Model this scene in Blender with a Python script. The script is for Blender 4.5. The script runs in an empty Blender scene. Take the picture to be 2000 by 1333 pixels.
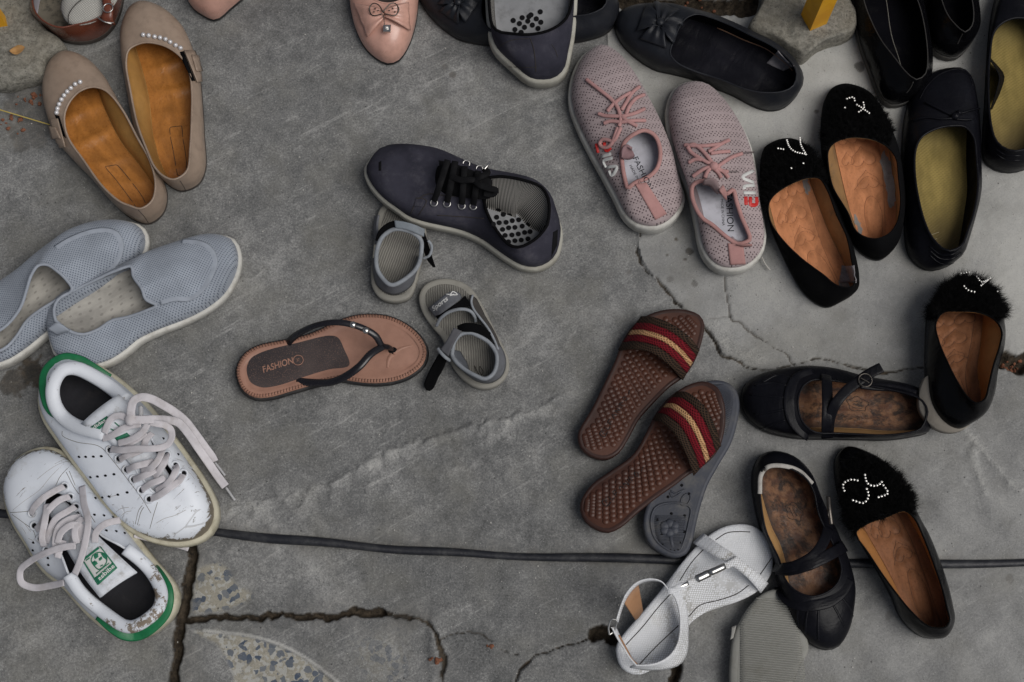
import bpy, math, random
import numpy as np
from mathutils import Vector, Matrix
from mathutils.bvhtree import BVHTree

random.seed(7); np.random.seed(7)
scene = bpy.context.scene
COL = scene.collection

# ------------------------------------------------------------------ camera, sky, sun, exposure
CAM_H, TILT, LENS = 1.70, math.radians(15.0), 50.0
FPX = LENS / 36.0 * 2000.0
cam_data = bpy.data.cameras.new('camera'); cam_data.lens = LENS; cam_data.sensor_width = 36.0
cam_data.clip_start = 0.02; cam_data.clip_end = 200.0
cam = bpy.data.objects.new('camera', cam_data); COL.objects.link(cam)
cam.location = (0, 0, CAM_H); cam.rotation_euler = (TILT, 0, 0)
scene.camera = cam
SUN_ELEV, SUN_AZ = math.radians(58), math.radians(112)      # high and veiled, from the right of the picture
world = bpy.data.worlds.new('World'); scene.world = world; world.use_nodes = True
wn = world.node_tree.nodes; wl = world.node_tree.links
sky = wn.new('ShaderNodeTexSky'); sky.sky_type = 'NISHITA'; sky.sun_disc = False
sky.sun_elevation = SUN_ELEV; sky.sun_rotation = SUN_AZ; sky.dust_density = 4.0; sky.air_density = 1.0; sky.ozone_density = 1.0
bw = wn.new('ShaderNodeRGBToBW'); mxw = wn.new('ShaderNodeMix'); mxw.data_type = 'RGBA'; mxw.inputs[0].default_value = .58   # overcast: most of the blue is veiled
wl.new(sky.outputs[0], bw.inputs[0]); wl.new(sky.outputs[0], mxw.inputs[6]); wl.new(bw.outputs[0], mxw.inputs[7]); wl.new(mxw.outputs[2], wn['Background'].inputs[0]); wn['Background'].inputs[1].default_value = 0.05
sun_data = bpy.data.lights.new('sun', 'SUN'); sun_data.energy = 1.5; sun_data.angle = math.radians(42); sun_data.color = (1.0, 0.975, 0.94)
sun = bpy.data.objects.new('sun', sun_data); COL.objects.link(sun)
sun_dir = Vector((math.sin(SUN_AZ) * math.cos(SUN_ELEV), math.cos(SUN_AZ) * math.cos(SUN_ELEV), math.sin(SUN_ELEV)))
sun.rotation_euler = sun_dir.to_track_quat('Z', 'Y').to_euler(); sun.location = sun_dir * 5
scene.view_settings.view_transform = 'Standard'; scene.view_settings.look = 'None'
scene.view_settings.exposure = 0.22; scene.view_settings.gamma = 1.0
scene.render.engine = 'CYCLES'
scene.cycles.max_bounces = 4

# ------------------------------------------------------------------ picture point -> place on a level z (centimetres)
CT, ST = math.cos(TILT), math.sin(TILT)
CAMP = np.array((0.0, 0.0, CAM_H))
def ray(px, py):
    dx = (np.asarray(px, float) - 1000.0) / FPX; dy = (666.5 - np.asarray(py, float)) / FPX
    return np.stack([dx, dy * CT + ST, dy * ST - CT], -1)
def un(px, py, z=0.0):
    d = ray(px, py); zz = np.asarray(z, float) / 100.0
    s = (CAM_H - zz) / (-d[..., 2])
    return CAMP + d * s[..., None]

# ------------------------------------------------------------------ curves
def crom(P, closed=False, per=14):
    P = np.asarray(P, float); n = len(P)
    if n < 3 and not closed:
        t = np.linspace(0, 1, per + 1)[:, None]; return P[0] * (1 - t) + P[1] * t
    out = []
    segs = n if closed else n - 1
    for i in range(segs):
        if closed: p0, p1, p2, p3 = P[(i - 1) % n], P[i], P[(i + 1) % n], P[(i + 2) % n]
        else:
            p1, p2 = P[i], P[i + 1]
            p0 = P[i - 1] if i > 0 else 2 * p1 - p2
            p3 = P[i + 2] if i + 2 < n else 2 * p2 - p1
        k = lambda a, b: max(np.linalg.norm(a - b), 1e-6) ** 0.5
        t0 = 0.0; t1 = t0 + k(p0, p1); t2 = t1 + k(p1, p2); t3 = t2 + k(p2, p3)
        t = np.linspace(t1, t2, per, endpoint=False)[:, None]
        A1 = (t1 - t) / (t1 - t0) * p0 + (t - t0) / (t1 - t0) * p1
        A2 = (t2 - t) / (t2 - t1) * p1 + (t - t1) / (t2 - t1) * p2
        A3 = (t3 - t) / (t3 - t2) * p2 + (t - t2) / (t3 - t2) * p3
        B1 = (t2 - t) / (t2 - t0) * A1 + (t - t0) / (t2 - t0) * A2
        B2 = (t3 - t) / (t3 - t1) * A2 + (t - t1) / (t3 - t1) * A3
        out.append((t2 - t) / (t2 - t1) * B1 + (t - t1) / (t2 - t1) * B2)
    out = np.concatenate(out)
    if not closed: out = np.vstack([out, P[-1]])
    return out
def arc(P):
    d = np.r_[0, np.cumsum(np.linalg.norm(np.diff(P, axis=0), axis=1))]
    return d
def at_frac(P, f):
    d = arc(P); d = d / d[-1]
    return np.stack([np.interp(f, d, P[:, k]) for k in range(P.shape[1])], 1)
def resample(P, n): return at_frac(np.asarray(P, float), np.linspace(0, 1, n))
def smooth01(x, a, b):
    t = np.clip((x - a) / (b - a), 0, 1); return t * t * (3 - 2 * t)
def prof(p):
    if np.isscalar(p): p = [(0, p), (1, p)]
    fs, zs = zip(*p); return lambda f: np.interp(f, fs, zs)
def normals2(P):
    T = np.roll(P, -1, 0) - np.roll(P, 1, 0); T = T[:, :2]
    nrm = np.stack([T[:, 1], -T[:, 0]], 1); nrm /= np.maximum(np.linalg.norm(nrm, axis=1), 1e-9)[:, None]
    a = np.sum(P[:, 0] * np.roll(P[:, 1], -1) - np.roll(P[:, 0], -1) * P[:, 1])
    return nrm if a > 0 else -nrm
def sides(P, k, per):
    D = crom(P, True, per); i = k * per
    return D[:i + 1], np.vstack([D[i:], D[:1]])

# ------------------------------------------------------------------ objects
def mesh_data(name, V, F, uv=None, smooth=True):
    me = bpy.data.meshes.new(name)
    me.from_pydata([tuple(v) for v in np.asarray(V, float)], [], [tuple(int(i) for i in f) for f in F])
    if smooth: me.polygons.foreach_set('use_smooth', np.ones(len(me.polygons), bool))
    if uv is not None:
        L = me.uv_layers.new(name='UVMap'); idx = np.empty(len(me.loops), np.int32); me.loops.foreach_get('vertex_index', idx)
        L.data.foreach_set('uv', np.asarray(uv, np.float32)[idx].ravel())
    me.update()
    return me
INV = {}
def inv_of(o):
    while o is not None and o.name not in INV: o = o.parent
    return INV[o.name] if o is not None else None
def mk(name, V, F, mat, parent=None, uv=None, smooth=True, kind=None, label=None):
    V = np.asarray(V, float)
    if parent is not None:
        M = inv_of(parent)
        if M is not None: V = V @ M[:3, :3].T + M[:3, 3]
    me = mesh_data(name, V, F, uv, smooth)
    if mat is not None: me.materials.append(mat)
    o = bpy.data.objects.new(name, me); COL.objects.link(o); o.parent = parent
    if kind: o['kind'] = kind
    if label: o['label'] = label
    return o
def thing(name, label, cat, heel, toe, group=None, z=0.0):
    a = un(*heel, z); b = un(*toe, z); ang = math.atan2(b[1] - a[1], b[0] - a[0])
    o = bpy.data.objects.new(name, None); COL.objects.link(o)
    o.location = a; o.rotation_euler = (0, 0, ang); o.empty_display_size = 0.05
    M = Matrix.Translation(Vector(a)) @ Matrix.Rotation(ang, 4, 'Z')
    INV[o.name] = np.array(M.inverted())
    o['label'] = label; o['category'] = cat
    if group: o['group'] = group
    return o
def tag(o, label, cat, group=None, kind=None):
    o['label'] = label
    if cat: o['category'] = cat
    if group: o['group'] = group
    if kind: o['kind'] = kind
    return o

# geometry pieces: (V, F) lists
def grid_faces(nr, nc, closed=False, flip=False):
    F = []
    for r in range(nr - 1):
        for c in range(nc if closed else nc - 1):
            a = r * nc + c; b = r * nc + (c + 1) % nc; q = (a, b, b + nc, a + nc)
            F.append(q[::-1] if flip else q)
    return F
def join(parts):
    V, F, o = [], [], 0
    for v, f in parts:
        V.append(np.asarray(v, float)); F += [tuple(i + o for i in q) for q in f]; o += len(v)
    return np.vstack(V), F
def frames(P, closed=False, up=(0, 0, 1)):
    if closed: T = np.roll(P, -1, 0) - np.roll(P, 1, 0)
    else: T = np.gradient(P, axis=0)
    T /= np.maximum(np.linalg.norm(T, axis=1), 1e-9)[:, None]
    U = np.asarray(up, float); U = np.broadcast_to(U, T.shape)
    Sd = np.cross(T, U); ln = np.linalg.norm(Sd, axis=1)
    for i in range(len(Sd)):
        if ln[i] < 0.15: Sd[i] = Sd[i - 1] if i else np.array((1.0, 0, 0))
    Sd /= np.maximum(np.linalg.norm(Sd, axis=1), 1e-9)[:, None]
    Nn = np.cross(Sd, T)
    return T, Sd, Nn
def tube(P, w, h=None, closed=False, k=8, up=(0, 0, 1), taper=None, boxy=1.0):
    """oval tube, w wide (sideways) and h high, in centimetres"""
    P = np.asarray(P, float); h = w if h is None else h
    T, Sd, Nn = frames(P, closed, up)
    a = np.arange(k) * 2 * math.pi / k
    ca = np.sign(np.cos(a)) * np.abs(np.cos(a)) ** boxy; sa = np.sign(np.sin(a)) * np.abs(np.sin(a)) ** boxy
    sc = np.ones(len(P)) if taper is None else np.asarray(taper)
    V = P[:, None] + (Sd[:, None] * (ca * w / 200)[None, :, None] + Nn[:, None] * (sa * h / 200)[None, :, None]) * sc[:, None, None]
    n = len(P); V = V.reshape(-1, 3); F = []
    for i in range(n if closed else n - 1):
        j = (i + 1) % n
        for c in range(k):
            d = (c + 1) % k; F.append((i * k + c, i * k + d, j * k + d, j * k + c))
    if not closed:
        F.append(tuple(range(k))[::-1]); F.append(tuple((n - 1) * k + c for c in range(k)))
    return V, F
def sheet(G, th):
    """a slab th centimetres thick hanging under the grid of points G (rows, cols, 3)"""
    G = np.asarray(G, float); nr, nc = G.shape[:2]
    du = np.gradient(G, axis=1); dv = np.gradient(G, axis=0)
    N = np.cross(du, dv); N /= np.maximum(np.linalg.norm(N, axis=2), 1e-9)[..., None]
    if N[..., 2].mean() < 0: N = -N
    B = G - N * th / 100
    V = np.vstack([G.reshape(-1, 3), B.reshape(-1, 3)]); o = nr * nc
    F = grid_faces(nr, nc); F += [tuple(i + o for i in q[::-1]) for q in grid_faces(nr, nc)]
    e = [r * nc for r in range(nr)]; border = [(0, c) for c in range(nc)] + [(r, nc - 1) for r in range(1, nr)] + [(nr - 1, c) for c in range(nc - 2, -1, -1)] + [(r, 0) for r in range(nr - 2, 0, -1)]
    ids = [r * nc + c for r, c in border]
    for a, b in zip(ids, ids[1:] + ids[:1]): F.append((b, a, a + o, b + o))
    return V, F
def sphere(c, r, nu=8, nv=5, sq=(1, 1, 1)):
    V, F = [], []
    for i in range(nv + 1):
        th = math.pi * i / nv
        for j in range(nu):
            ph = 2 * math.pi * j / nu
            V.append((c[0] + r * sq[0] * math.sin(th) * math.cos(ph), c[1] + r * sq[1] * math.sin(th) * math.sin(ph), c[2] + r * sq[2] * math.cos(th)))
    F = [q[::-1] for q in grid_faces(nv + 1, nu, True)]
    return np.array(V), F
def prism(poly, z0, z1, bevel=0.0):
    """closed block over a polygon of world points (n,2); heights in metres"""
    P = np.asarray(poly, float); n = len(P)
    C = P.mean(0); rows = [(0, z0), (0, z1 - bevel)]
    if bevel: rows += [(bevel, z1)]
    nr = normals2(P); V = []
    for ins, z in rows:
        Q = P - nr * ins; V += [(q[0], q[1], z) for q in Q]
    F = grid_faces(len(rows), n, True); F.append(tuple(range((len(rows) - 1) * n, len(rows) * n))); F.append(tuple(range(n))[::-1])
    return np.array(V), F

# ------------------------------------------------------------------ materials
class Mat:
    def __init__(s, name):
        s.m = bpy.data.materials.new(name); s.m.use_nodes = True; s.t = s.m.node_tree
        s.b = s.t.nodes['Principled BSDF']
    def n(s, typ, ins=None, **kw):
        q = s.t.nodes.new(typ)
        for k, v in kw.items(): setattr(q, k, v)
        for k, v in (ins or {}).items():
            if isinstance(v, bpy.types.NodeSocket): s.t.links.new(v, q.inputs[k])
            else: q.inputs[k].default_value = v
        return q
    def coord(s, kind='Object', scale=(1, 1, 1), rot=(0, 0, 0)):
        c = s.n('ShaderNodeTexCoord'); return s.n('ShaderNodeMapping', {0: c.outputs[kind], 'Scale': scale, 'Rotation': rot}).outputs[0]
    def turned(s, rot, scale):
        c = s.n('ShaderNodeTexCoord'); r = s.n('ShaderNodeMapping', {0: c.outputs['Object'], 'Rotation': (0, 0, rot)}).outputs[0]
        return s.n('ShaderNodeMapping', {0: r, 'Scale': scale}).outputs[0]
    def noise(s, scale, detail=4, rough=.55, vec=None, dist=0):
        ins = {'Scale': scale, 'Detail': detail, 'Roughness': rough, 'Distortion': dist}
        ins['Vector'] = vec if vec is not None else s.coord()
        return s.n('ShaderNodeTexNoise', ins).outputs[0]
    def ramp(s, fac, a, b, lo=0.0, hi=1.0):
        return s.n('ShaderNodeMapRange', {0: fac, 1: a, 2: b, 3: lo, 4: hi}, interpolation_type='SMOOTHSTEP').outputs[0]
    def mth(s, op, a, b=0.0, c=None):
        ins = {0: a, 1: b}
        if c is not None: ins[2] = c
        return s.n('ShaderNodeMath', ins, operation=op).outputs[0]
    def mix(s, fac, a, b, mode='MIX'):
        a4 = a if isinstance(a, bpy.types.NodeSocket) else (*a, 1); b4 = b if isinstance(b, bpy.types.NodeSocket) else (*b, 1)
        q = s.n('ShaderNodeMix', data_type='RGBA', blend_type=mode)
        for i, v in ((0, fac), (6, a4), (7, b4)):
            if isinstance(v, bpy.types.NodeSocket): s.t.links.new(v, q.inputs[i])
            else: q.inputs[i].default_value = v
        return q.outputs[2]
    def bump(s, h, strength=.3, dist=.001, prev=None):
        ins = {'Height': h, 'Strength': strength, 'Distance': dist}
        if prev is not None: ins['Normal'] = prev
        return s.n('ShaderNodeBump', ins).outputs[0]
    def done(s, col, rough=.5, normal=None, spec=.5, metal=0.0, sheen=0.0, coat=0.0):
        def st(k, v):
            if isinstance(v, bpy.types.NodeSocket): s.t.links.new(v, s.b.inputs[k])
            else: s.b.inputs[k].default_value = v
        st('Base Color', col if isinstance(col, bpy.types.NodeSocket) else (*col, 1)); st('Roughness', rough)
        st('Specular IOR Level', spec); st('Metallic', metal); st('Sheen Weight', sheen); st('Coat Weight', coat)
        if normal is not None: st('Normal', normal)
        return s.m
def dim(c, k): return tuple(x * k for x in c)
def leather(name, col, rough=.45, var=.25, dirt=None, dirt_amt=.0, grain=500, bump=.25, spec=.4, coat=0.0, wr=.0):
    m = Mat(name)
    n1 = m.noise(14, 4); n2 = m.noise(90, 5)
    c = m.mix(m.ramp(n1, .3, .7), dim(col, 1 - var), dim(col, 1 + var * .6))
    c = m.mix(m.ramp(n2, .35, .75, 0, .35), c, dim(col, .6))
    if dirt: c = m.mix(m.mth('MULTIPLY', m.ramp(m.noise(45, 8, .75), .5, .68), dirt_amt), c, dirt)
    nrm = m.bump(m.noise(grain, 3), bump, .0006)
    if wr: nrm = m.bump(m.noise(55, 3, vec=m.coord(scale=(1, .35, 1)), dist=.6), wr, .003, nrm)
    return m.done(c, m.ramp(m.noise(60, 4), .3, .7, rough * .8, min(1, rough * 1.25)), nrm, spec, coat=coat)
def knit(name, col, hole, pitch=.32, rot=45, r0=.16, r1=.26, squash=1.0, rough=.9, band=None):
    """fabric with a regular grid of small holes; pitch in centimetres"""
    m = Mat(name); k = 100.0 / pitch
    v = m.coord(scale=(k, k * squash, k * .35), rot=(0, 0, math.radians(rot)))
    v = m.n('ShaderNodeVectorMath', {0: v, 1: (1, 1, 0)}, operation='MULTIPLY').outputs[0]
    d = m.n('ShaderNodeTexVoronoi', {'Vector': v, 'Scale': 1.0, 'Randomness': .06}, voronoi_dimensions='2D').outputs['Distance']
    h = m.ramp(d, r0, r1, 1, 0)
    if band is not None:
        w = m.n('ShaderNodeTexWave', {'Vector': m.coord(), 'Scale': band, 'Distortion': 1.5, 'Detail': 1.0}, wave_type='BANDS', bands_direction='X').outputs[1]
        h = m.mth('MULTIPLY', h, m.ramp(w, .10, .22))
    c = m.mix(m.ramp(m.noise(25, 4), .3, .7), dim(col, .82), dim(col, 1.08))
    c = m.mix(m.ramp(m.noise(900, 2), .3, .7, 0, .25), c, dim(col, .7))
    c = m.mix(h, c, hole)
    nrm = m.bump(m.mth('SUBTRACT', m.mth('MULTIPLY', m.noise(1200, 2), .3), h), .6, .0008)
    return m.done(c, rough, nrm, .2, sheen=.15)
def weave(name, col, col2=None, scale=260, rough=.85, rot=0, kind='UV', s2=1.0, amt=.5):
    m = Mat(name); v = m.coord('Object', (1, 1, 1), (0, 0, math.radians(rot)))
    a = m.n('ShaderNodeTexWave', {'Vector': v, 'Scale': scale, 'Distortion': .6}, bands_direction='X').outputs[1]
    b = m.n('ShaderNodeTexWave', {'Vector': v, 'Scale': scale * s2, 'Distortion': .6}, bands_direction='Y').outputs[1]
    h = m.mth('MULTIPLY', a, b)
    c = m.mix(m.mth('MULTIPLY', h, amt), dim(col, .8), col2 or dim(col, 1.25)); c = m.mix(m.ramp(m.noise(22, 5), .35, .7, 0, .5), c, dim(col, .65))
    return m.done(c, rough, m.bump(h, .4, .0008), .25)
def rubber(name, col, rough=.65, dirt=(.10, .09, .075), amt=.55, bump=.2):
    m = Mat(name)
    c = m.mix(m.ramp(m.noise(10, 5), .3, .75), dim(col, .82), dim(col, 1.08))
    c = m.mix(m.mth('MULTIPLY', m.ramp(m.noise(38, 8, .7), .45, .72), amt), c, dirt)
    return m.done(c, rough, m.bump(m.noise(260, 4), bump, .0008), .35)
def plain(name, col, rough=.5, metal=0.0, spec=.5, var=.15):
    m = Mat(name); c = m.mix(m.noise(60, 4), dim(col, 1 - var), dim(col, 1 + var))
    return m.done(c, rough, m.bump(m.noise(400, 3), .15, .0005), spec, metal)

# ------------------------------------------------------------------ the ground: cast concrete slabs, joints, ridges, cracks
def vnoise(x, y, scale, seed):
    G = np.random.RandomState(seed).rand(256, 256)
    X = x / scale + 37.3; Y = y / scale + 11.7
    xi = np.floor(X).astype(int); yi = np.floor(Y).astype(int); fx = X - xi; fy = Y - yi
    fx = fx * fx * (3 - 2 * fx); fy = fy * fy * (3 - 2 * fy)
    g = lambda i, j: G[(xi + i) % 256, (yi + j) % 256]
    return (g(0, 0) * (1 - fx) + g(1, 0) * fx) * (1 - fy) + (g(0, 1) * (1 - fx) + g(1, 1) * fx) * fy
def fbm(x, y, scale, seed, octaves=4, gain=.5):
    s, a, t = 0, 1.0, 0
    for o in range(octaves):
        s = s + a * vnoise(x, y, scale / 2 ** o, seed + o); t += a; a *= gain
    return s / t
JAG = np.random.RandomState(3)
def pxw(pts, per=6, jag=0.0):
    P = crom(np.array(pts, float), False, per); W = un(P[:, 0], P[:, 1])[:, :2]
    if jag:
        W = resample(W, max(8, int(arc(W)[-1] / .004))); n = len(W)
        off = sum(np.interp(np.arange(n), np.arange(0, n + st, st), JAG.normal(0, a, len(np.arange(0, n + st, st)))) for st, a in ((9, jag), (4, jag * .6), (2, jag * .4), (1, jag * .25)))
        T = np.gradient(W, axis=0); T /= np.linalg.norm(T, axis=1)[:, None]; W = W + np.stack([-T[:, 1], T[:, 0]], 1) * off[:, None]
    return W
def dist_to(X, Y, W, pad=.12):
    """distance to a polyline and the signed side of it"""
    best = np.full(X.shape, 9.0); sg = np.ones(X.shape); par = np.zeros(X.shape)
    lens = arc(W)
    lo = W.min(0) - pad; hi = W.max(0) + pad
    m = (X > lo[0]) & (X < hi[0]) & (Y > lo[1]) & (Y < hi[1])
    x, y = X[m], Y[m]; b = np.full(x.shape, 9.0); s = np.ones(x.shape); q = np.zeros(x.shape)
    for i in range(len(W) - 1):
        a, c = W[i], W[i + 1]; d = c - a; L = d @ d
        if L < 1e-12: continue
        t = np.clip(((x - a[0]) * d[0] + (y - a[1]) * d[1]) / L, 0, 1)
        r = np.hypot(x - a[0] - t * d[0], y - a[1] - t * d[1]); u = r < b
        b[u] = r[u]; s[u] = np.sign(d[0] * (y - a[1]) - d[1] * (x - a[0]))[u]; q[u] = ((lens[i] + t * (lens[i + 1] - lens[i])) / lens[-1])[u]
    best[m] = b; sg[m] = s; par[m] = q
    return best, sg, par
def inside(X, Y, W):
    r = np.zeros(X.shape, bool); n = len(W)
    for i in range(n):
        x0, y0 = W[i]; x1, y1 = W[(i + 1) % n]
        if abs(y1 - y0) < 1e-12: continue
        c = ((y0 > Y) != (y1 > Y)) & (X < (x1 - x0) * (Y - y0) / (y1 - y0) + x0); r ^= c
    return r
STEP = .0019
bx0, bx1 = un(-40, 0)[0], un(2040, 0)[0]; by0, by1 = un(1000, 1370)[1], un(1000, -40)[1]
def axis(a, b):
    return np.r_[np.linspace(a - 1.2, a, 14, endpoint=False), np.arange(a, b, STEP), np.linspace(b, b + 1.2, 14)]
ax_, ay_ = axis(bx0, bx1), axis(by0, by1)
GX, GY = np.meshgrid(ax_, ay_)
HOSE = [(-900, 960), (-60, 990), (0, 999), (200, 1016), (400, 1035), (600, 1056), (800, 1070), (1000, 1081), (1300, 1092), (1700, 1099), (2060, 1092), (2900, 1080)]
JOINT_D = [(365, 1035), (369, 1090), (362, 1150), (357, 1215), (345, 1280), (338, 1340), (330, 1500)]
JOINT_F = [(358, 1216), (450, 1207), (550, 1204), (650, 1201), (745, 1197)]
CRACK_F = [(745, 1197), (765, 1205), (810, 1211), (840, 1226), (855, 1250), (858, 1300), (858, 1345), (860, 1500)]
CRACK_G = [(856, 1246), (887, 1237), (935, 1240), (955, 1250), (972, 1267), (992, 1277), (1012, 1279)]
CRACK_H = [(985, 1400), (1012, 1330), (1032, 1300), (1072, 1275), (1110, 1259), (1150, 1247), (1172, 1228)]
HOLE_H = [(1165, 1232), (1185, 1240), (1200, 1254)]
GAP_H = [(1240, 1262), (1290, 1280), (1316, 1300), (1322, 1335), (1320, 1500)]
CRACK_AB = [(1175, -400), (1175, -60), (1180, 0), (1190, 120), (1200, 250), (1225, 380), (1245, 455), (1252, 500), (1280, 545), (1300, 570), (1330, 600), (1385, 650), (1412, 690), (1480, 722), (1545, 714), (1600, 704), (1660, 714), (1722, 727), (1800, 720), (1900, 715), (1960, 708), (2060, 700), (2900, 690)]
CRACK_2 = [(1415, 540), (1421, 590), (1428, 622), (1455, 632), (1480, 655), (1515, 680), (1545, 700), (1556, 712)]
CRACK_3 = [(1385, 620), (1410, 620), (1428, 622)]
KERB_T = [(820, -30), (1000, -22), (1290, 6), (1340, 5), (1400, 13), (1465, 16), (1485, 0), (1500, -60)]
RIDGE = [(405, 1008), (470, 990), (560, 975), (640, 950), (720, 905), (800, 870), (870, 850), (960, 825), (1040, 803), (1090, 780), (1132, 770)]
MORTAR_R = [(1885, 838), (1912, 872), (1945, 908), (1982, 952), (2015, 962)]
MORTAR_R2 = [(1900, 880), (1912, 930), (1925, 960)]
HOLE_R = [(1958, 705), (1980, 712), (2020, 710)]
n1 = fbm(GX, GY, .25, 1, 4); n2 = fbm(GX, GY, .03, 11, 4); n3 = fbm(GX, GY, .006, 21, 3)
Z = (n1 - .5) * .003 + (n2 - .5) * .0022 + (n3 - .5) * .0007
tone = np.full(GX.shape, .40); dirt = np.zeros(GX.shape); rough = np.zeros(GX.shape); terr = np.zeros(GX.shape)
wob = (fbm(GX, GY, .02, 31, 3) - .5) * .006
dh, sh, _ = dist_to(GX, GY, pxw(HOSE, 4))
hy = np.interp(GX, pxw(HOSE, 4)[:, 0], pxw(HOSE, 4)[:, 1])
above = GY > hy
Z += np.where(above, -.0025, -.006)
hosed = np.abs(GY - hy)
Z -= np.exp(-((GY - hy - .001) / .006) ** 2) * .004
wAB = pxw(CRACK_AB)
LB = inside(GX, GY, np.vstack([wAB, [(4, -.2), (4, 4), (wAB[0][0], 4)]])) & above
dAB, sAB, pAB = dist_to(GX, GY, wAB)
tone += np.where(LB, .47, 0) * np.clip(.75 + (n1 - .5) * 1.4, 0, 1.2)
Z += np.where(LB, .002, 0)
def groove(pts, width, depth, soil=True, jag=1.0):
    d, s, p = dist_to(GX, GY, pxw(pts, 6, .0016 if jag < 1 else .003)); d = d + (wob + (n3 - .5) * .003) * jag
    g = np.exp(-(np.maximum(d, 0) / width) ** 4)
    return d, g * depth
soil = np.zeros(GX.shape)
for pts, w, dep, jag in ((JOINT_D, .0055, .013, .9), (JOINT_F, .0034, .011, 1.0), (CRACK_F, .0018, .006, .9), (CRACK_G, .0008, .003, .5), (CRACK_H, .0010, .005, .4),
                    (HOLE_H, .007, .018, 1.8), (GAP_H[2:], .006, .018, 1.3), (CRACK_AB[6:], .0011, .0042, .5), (CRACK_2, .0009, .003, .3), (CRACK_3, .0008, .0016, .3), (KERB_T, .010, .02, 1.2), (HOLE_R, .009, .018, 1.2)):
    d, g = groove(pts, w, dep, jag=jag); Z -= g
    soil = np.maximum(soil, g); dirt = np.maximum(dirt, np.clip(g / .004, 0, 1))
for pts, wd, amt in ((JOINT_D, .03, .35), (JOINT_F, .025, .3), (CRACK_F, .02, .35), (GAP_H, .02, .3), (HOSE, .018, .35)):
    d, s, p = dist_to(GX, GY, pxw(pts)); dirt = np.maximum(dirt, amt * np.exp(-(d / wd) ** 2) * smooth01(n2, .35, .6))
# ridge of smeared mortar across the middle with a rough apron under it
d, s, p = dist_to(GX, GY, pxw(RIDGE)); rn = fbm(GX, GY, .012, 41, 4)
fade = smooth01(p, 0, .08) * smooth01(1 - p, 0, .06)
Z += np.exp(-((d + wob) / .006) ** 2) * .0045 * smooth01(rn, .3, .6) * fade
ap = np.where(s < 0, np.exp(-(d / .055) ** 2), np.exp(-(d / .008) ** 2)) * fade * smooth01(n2 + (n1 - .5) * .6, .38, .58)
rough = np.maximum(rough, ap); tone += ap * .16 + np.exp(-(d / .008) ** 2) * .22 * fade * rn
Z += ap * (fbm(GX, GY, .009, 51, 3) - .5) * .0055
for pts, w, hgt in ((MORTAR_R, .006, .003), (MORTAR_R2, .005, .002), ([(905, 1190), (860, 1200), (850, 1230)], .01, .002), ([(620, 1120), (640, 1160), (680, 1180)], .02, .002), ([(1395, 640), (1440, 690), (1480, 700)], .012, .002), ([(852, 1235), (850, 1290), (848, 1350)], .008, .004)):
    d, s, p = dist_to(GX, GY, pxw(pts)); g = np.exp(-((d + wob) / w) ** 2); Z += g * hgt * (.4 + rn); tone += g * .15; rough = np.maximum(rough, g * .8)
def patch(pts, soft=.004):
    W = pxw(pts + pts[:1], 6); i = inside(GX, GY, W); d, _, _ = dist_to(GX, GY, W); sd = np.where(i, d, -d) + wob * .8
    return smooth01(sd, -soft, soft)
t1 = patch([(380, 1112), (420, 1100), (446, 1115), (456, 1136), (492, 1165), (450, 1184), (400, 1195), (378, 1194)])
t2 = patch([(378, 1234), (425, 1232), (500, 1246), (560, 1268), (604, 1293), (645, 1328), (690, 1380), (470, 1420), (452, 1310), (425, 1262)], .003)
t3 = patch([(700, 1260), (760, 1240), (790, 1280), (775, 1330), (720, 1330)], .02) * .35
terr = np.maximum(np.maximum(t1, t2), t3)
Z -= t1 * .001 + t2 * .002
d, s, p = dist_to(GX, GY, pxw([(395, 1232), (470, 1239), (540, 1257), (590, 1282), (640, 1318), (675, 1350), (710, 1400)])); g = np.exp(-(d / .0022) ** 4)
Z += g * .0015; tone += g * .5; terr *= 1 - g
# stains, drips and scuffs that belong to the concrete
for (x, y, r, a) in ((62, 722, 26, .9), (30, 742, 22, .7), (8, 755, 14, .7), (1321, 467, 6, .8), (1346, 490, 8, .7), (1338, 507, 4, .7), (1303, 498, 3, .6), (1228, 531, 7, .4), (1308, 546, 7, .4), (1357, 555, 6, .5), (1275, 455, 3, .5), (1595, 218, 5, .7), (885, 145, 8, .5), (870, 130, 7, .35), (140, 290, 40, .25), (60, 200, 60, .45), (55, 250, 40, .45), (1680, 130, 10, .7), (1975, 1130, 8, .4), (1740, 1200, 10, .35)):
    c = un(x, y); rr = r / 1450.0
    q = np.hypot(GX - c[0], GY - c[1]) / rr + (n2 - .5) * 1.6 + (n3 - .5) * .8
    dirt = np.maximum(dirt, a * smooth01(1.15 - q, 0, .35))
for (x, y, r, a) in ((1000, 640, 160, .12), (480, 560, 120, .08), (560, 150, 150, -.06), (620, 330, 170, -.08), (420, 220, 60, .12), (1215, 600, 40, .18), (740, 60, 60, .14), (110, 340, 60, .10), (1900, 1150, 170, .10), (1700, 1000, 150, .06), (1100, 1150, 220, .02), (850, 230, 120, .08), (1120, 300, 60, .10)):
    c = un(x, y); rr = r / 1450.0; q = np.hypot(GX - c[0], GY - c[1]) / rr
    tone += a * np.exp(-q ** 2) * smooth01(n2 + (n1 - .5), .3, .7)
tone += (n1 - .5) * .22 + (n2 - .5) * .20
Z = np.minimum(Z, .0035)
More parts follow.
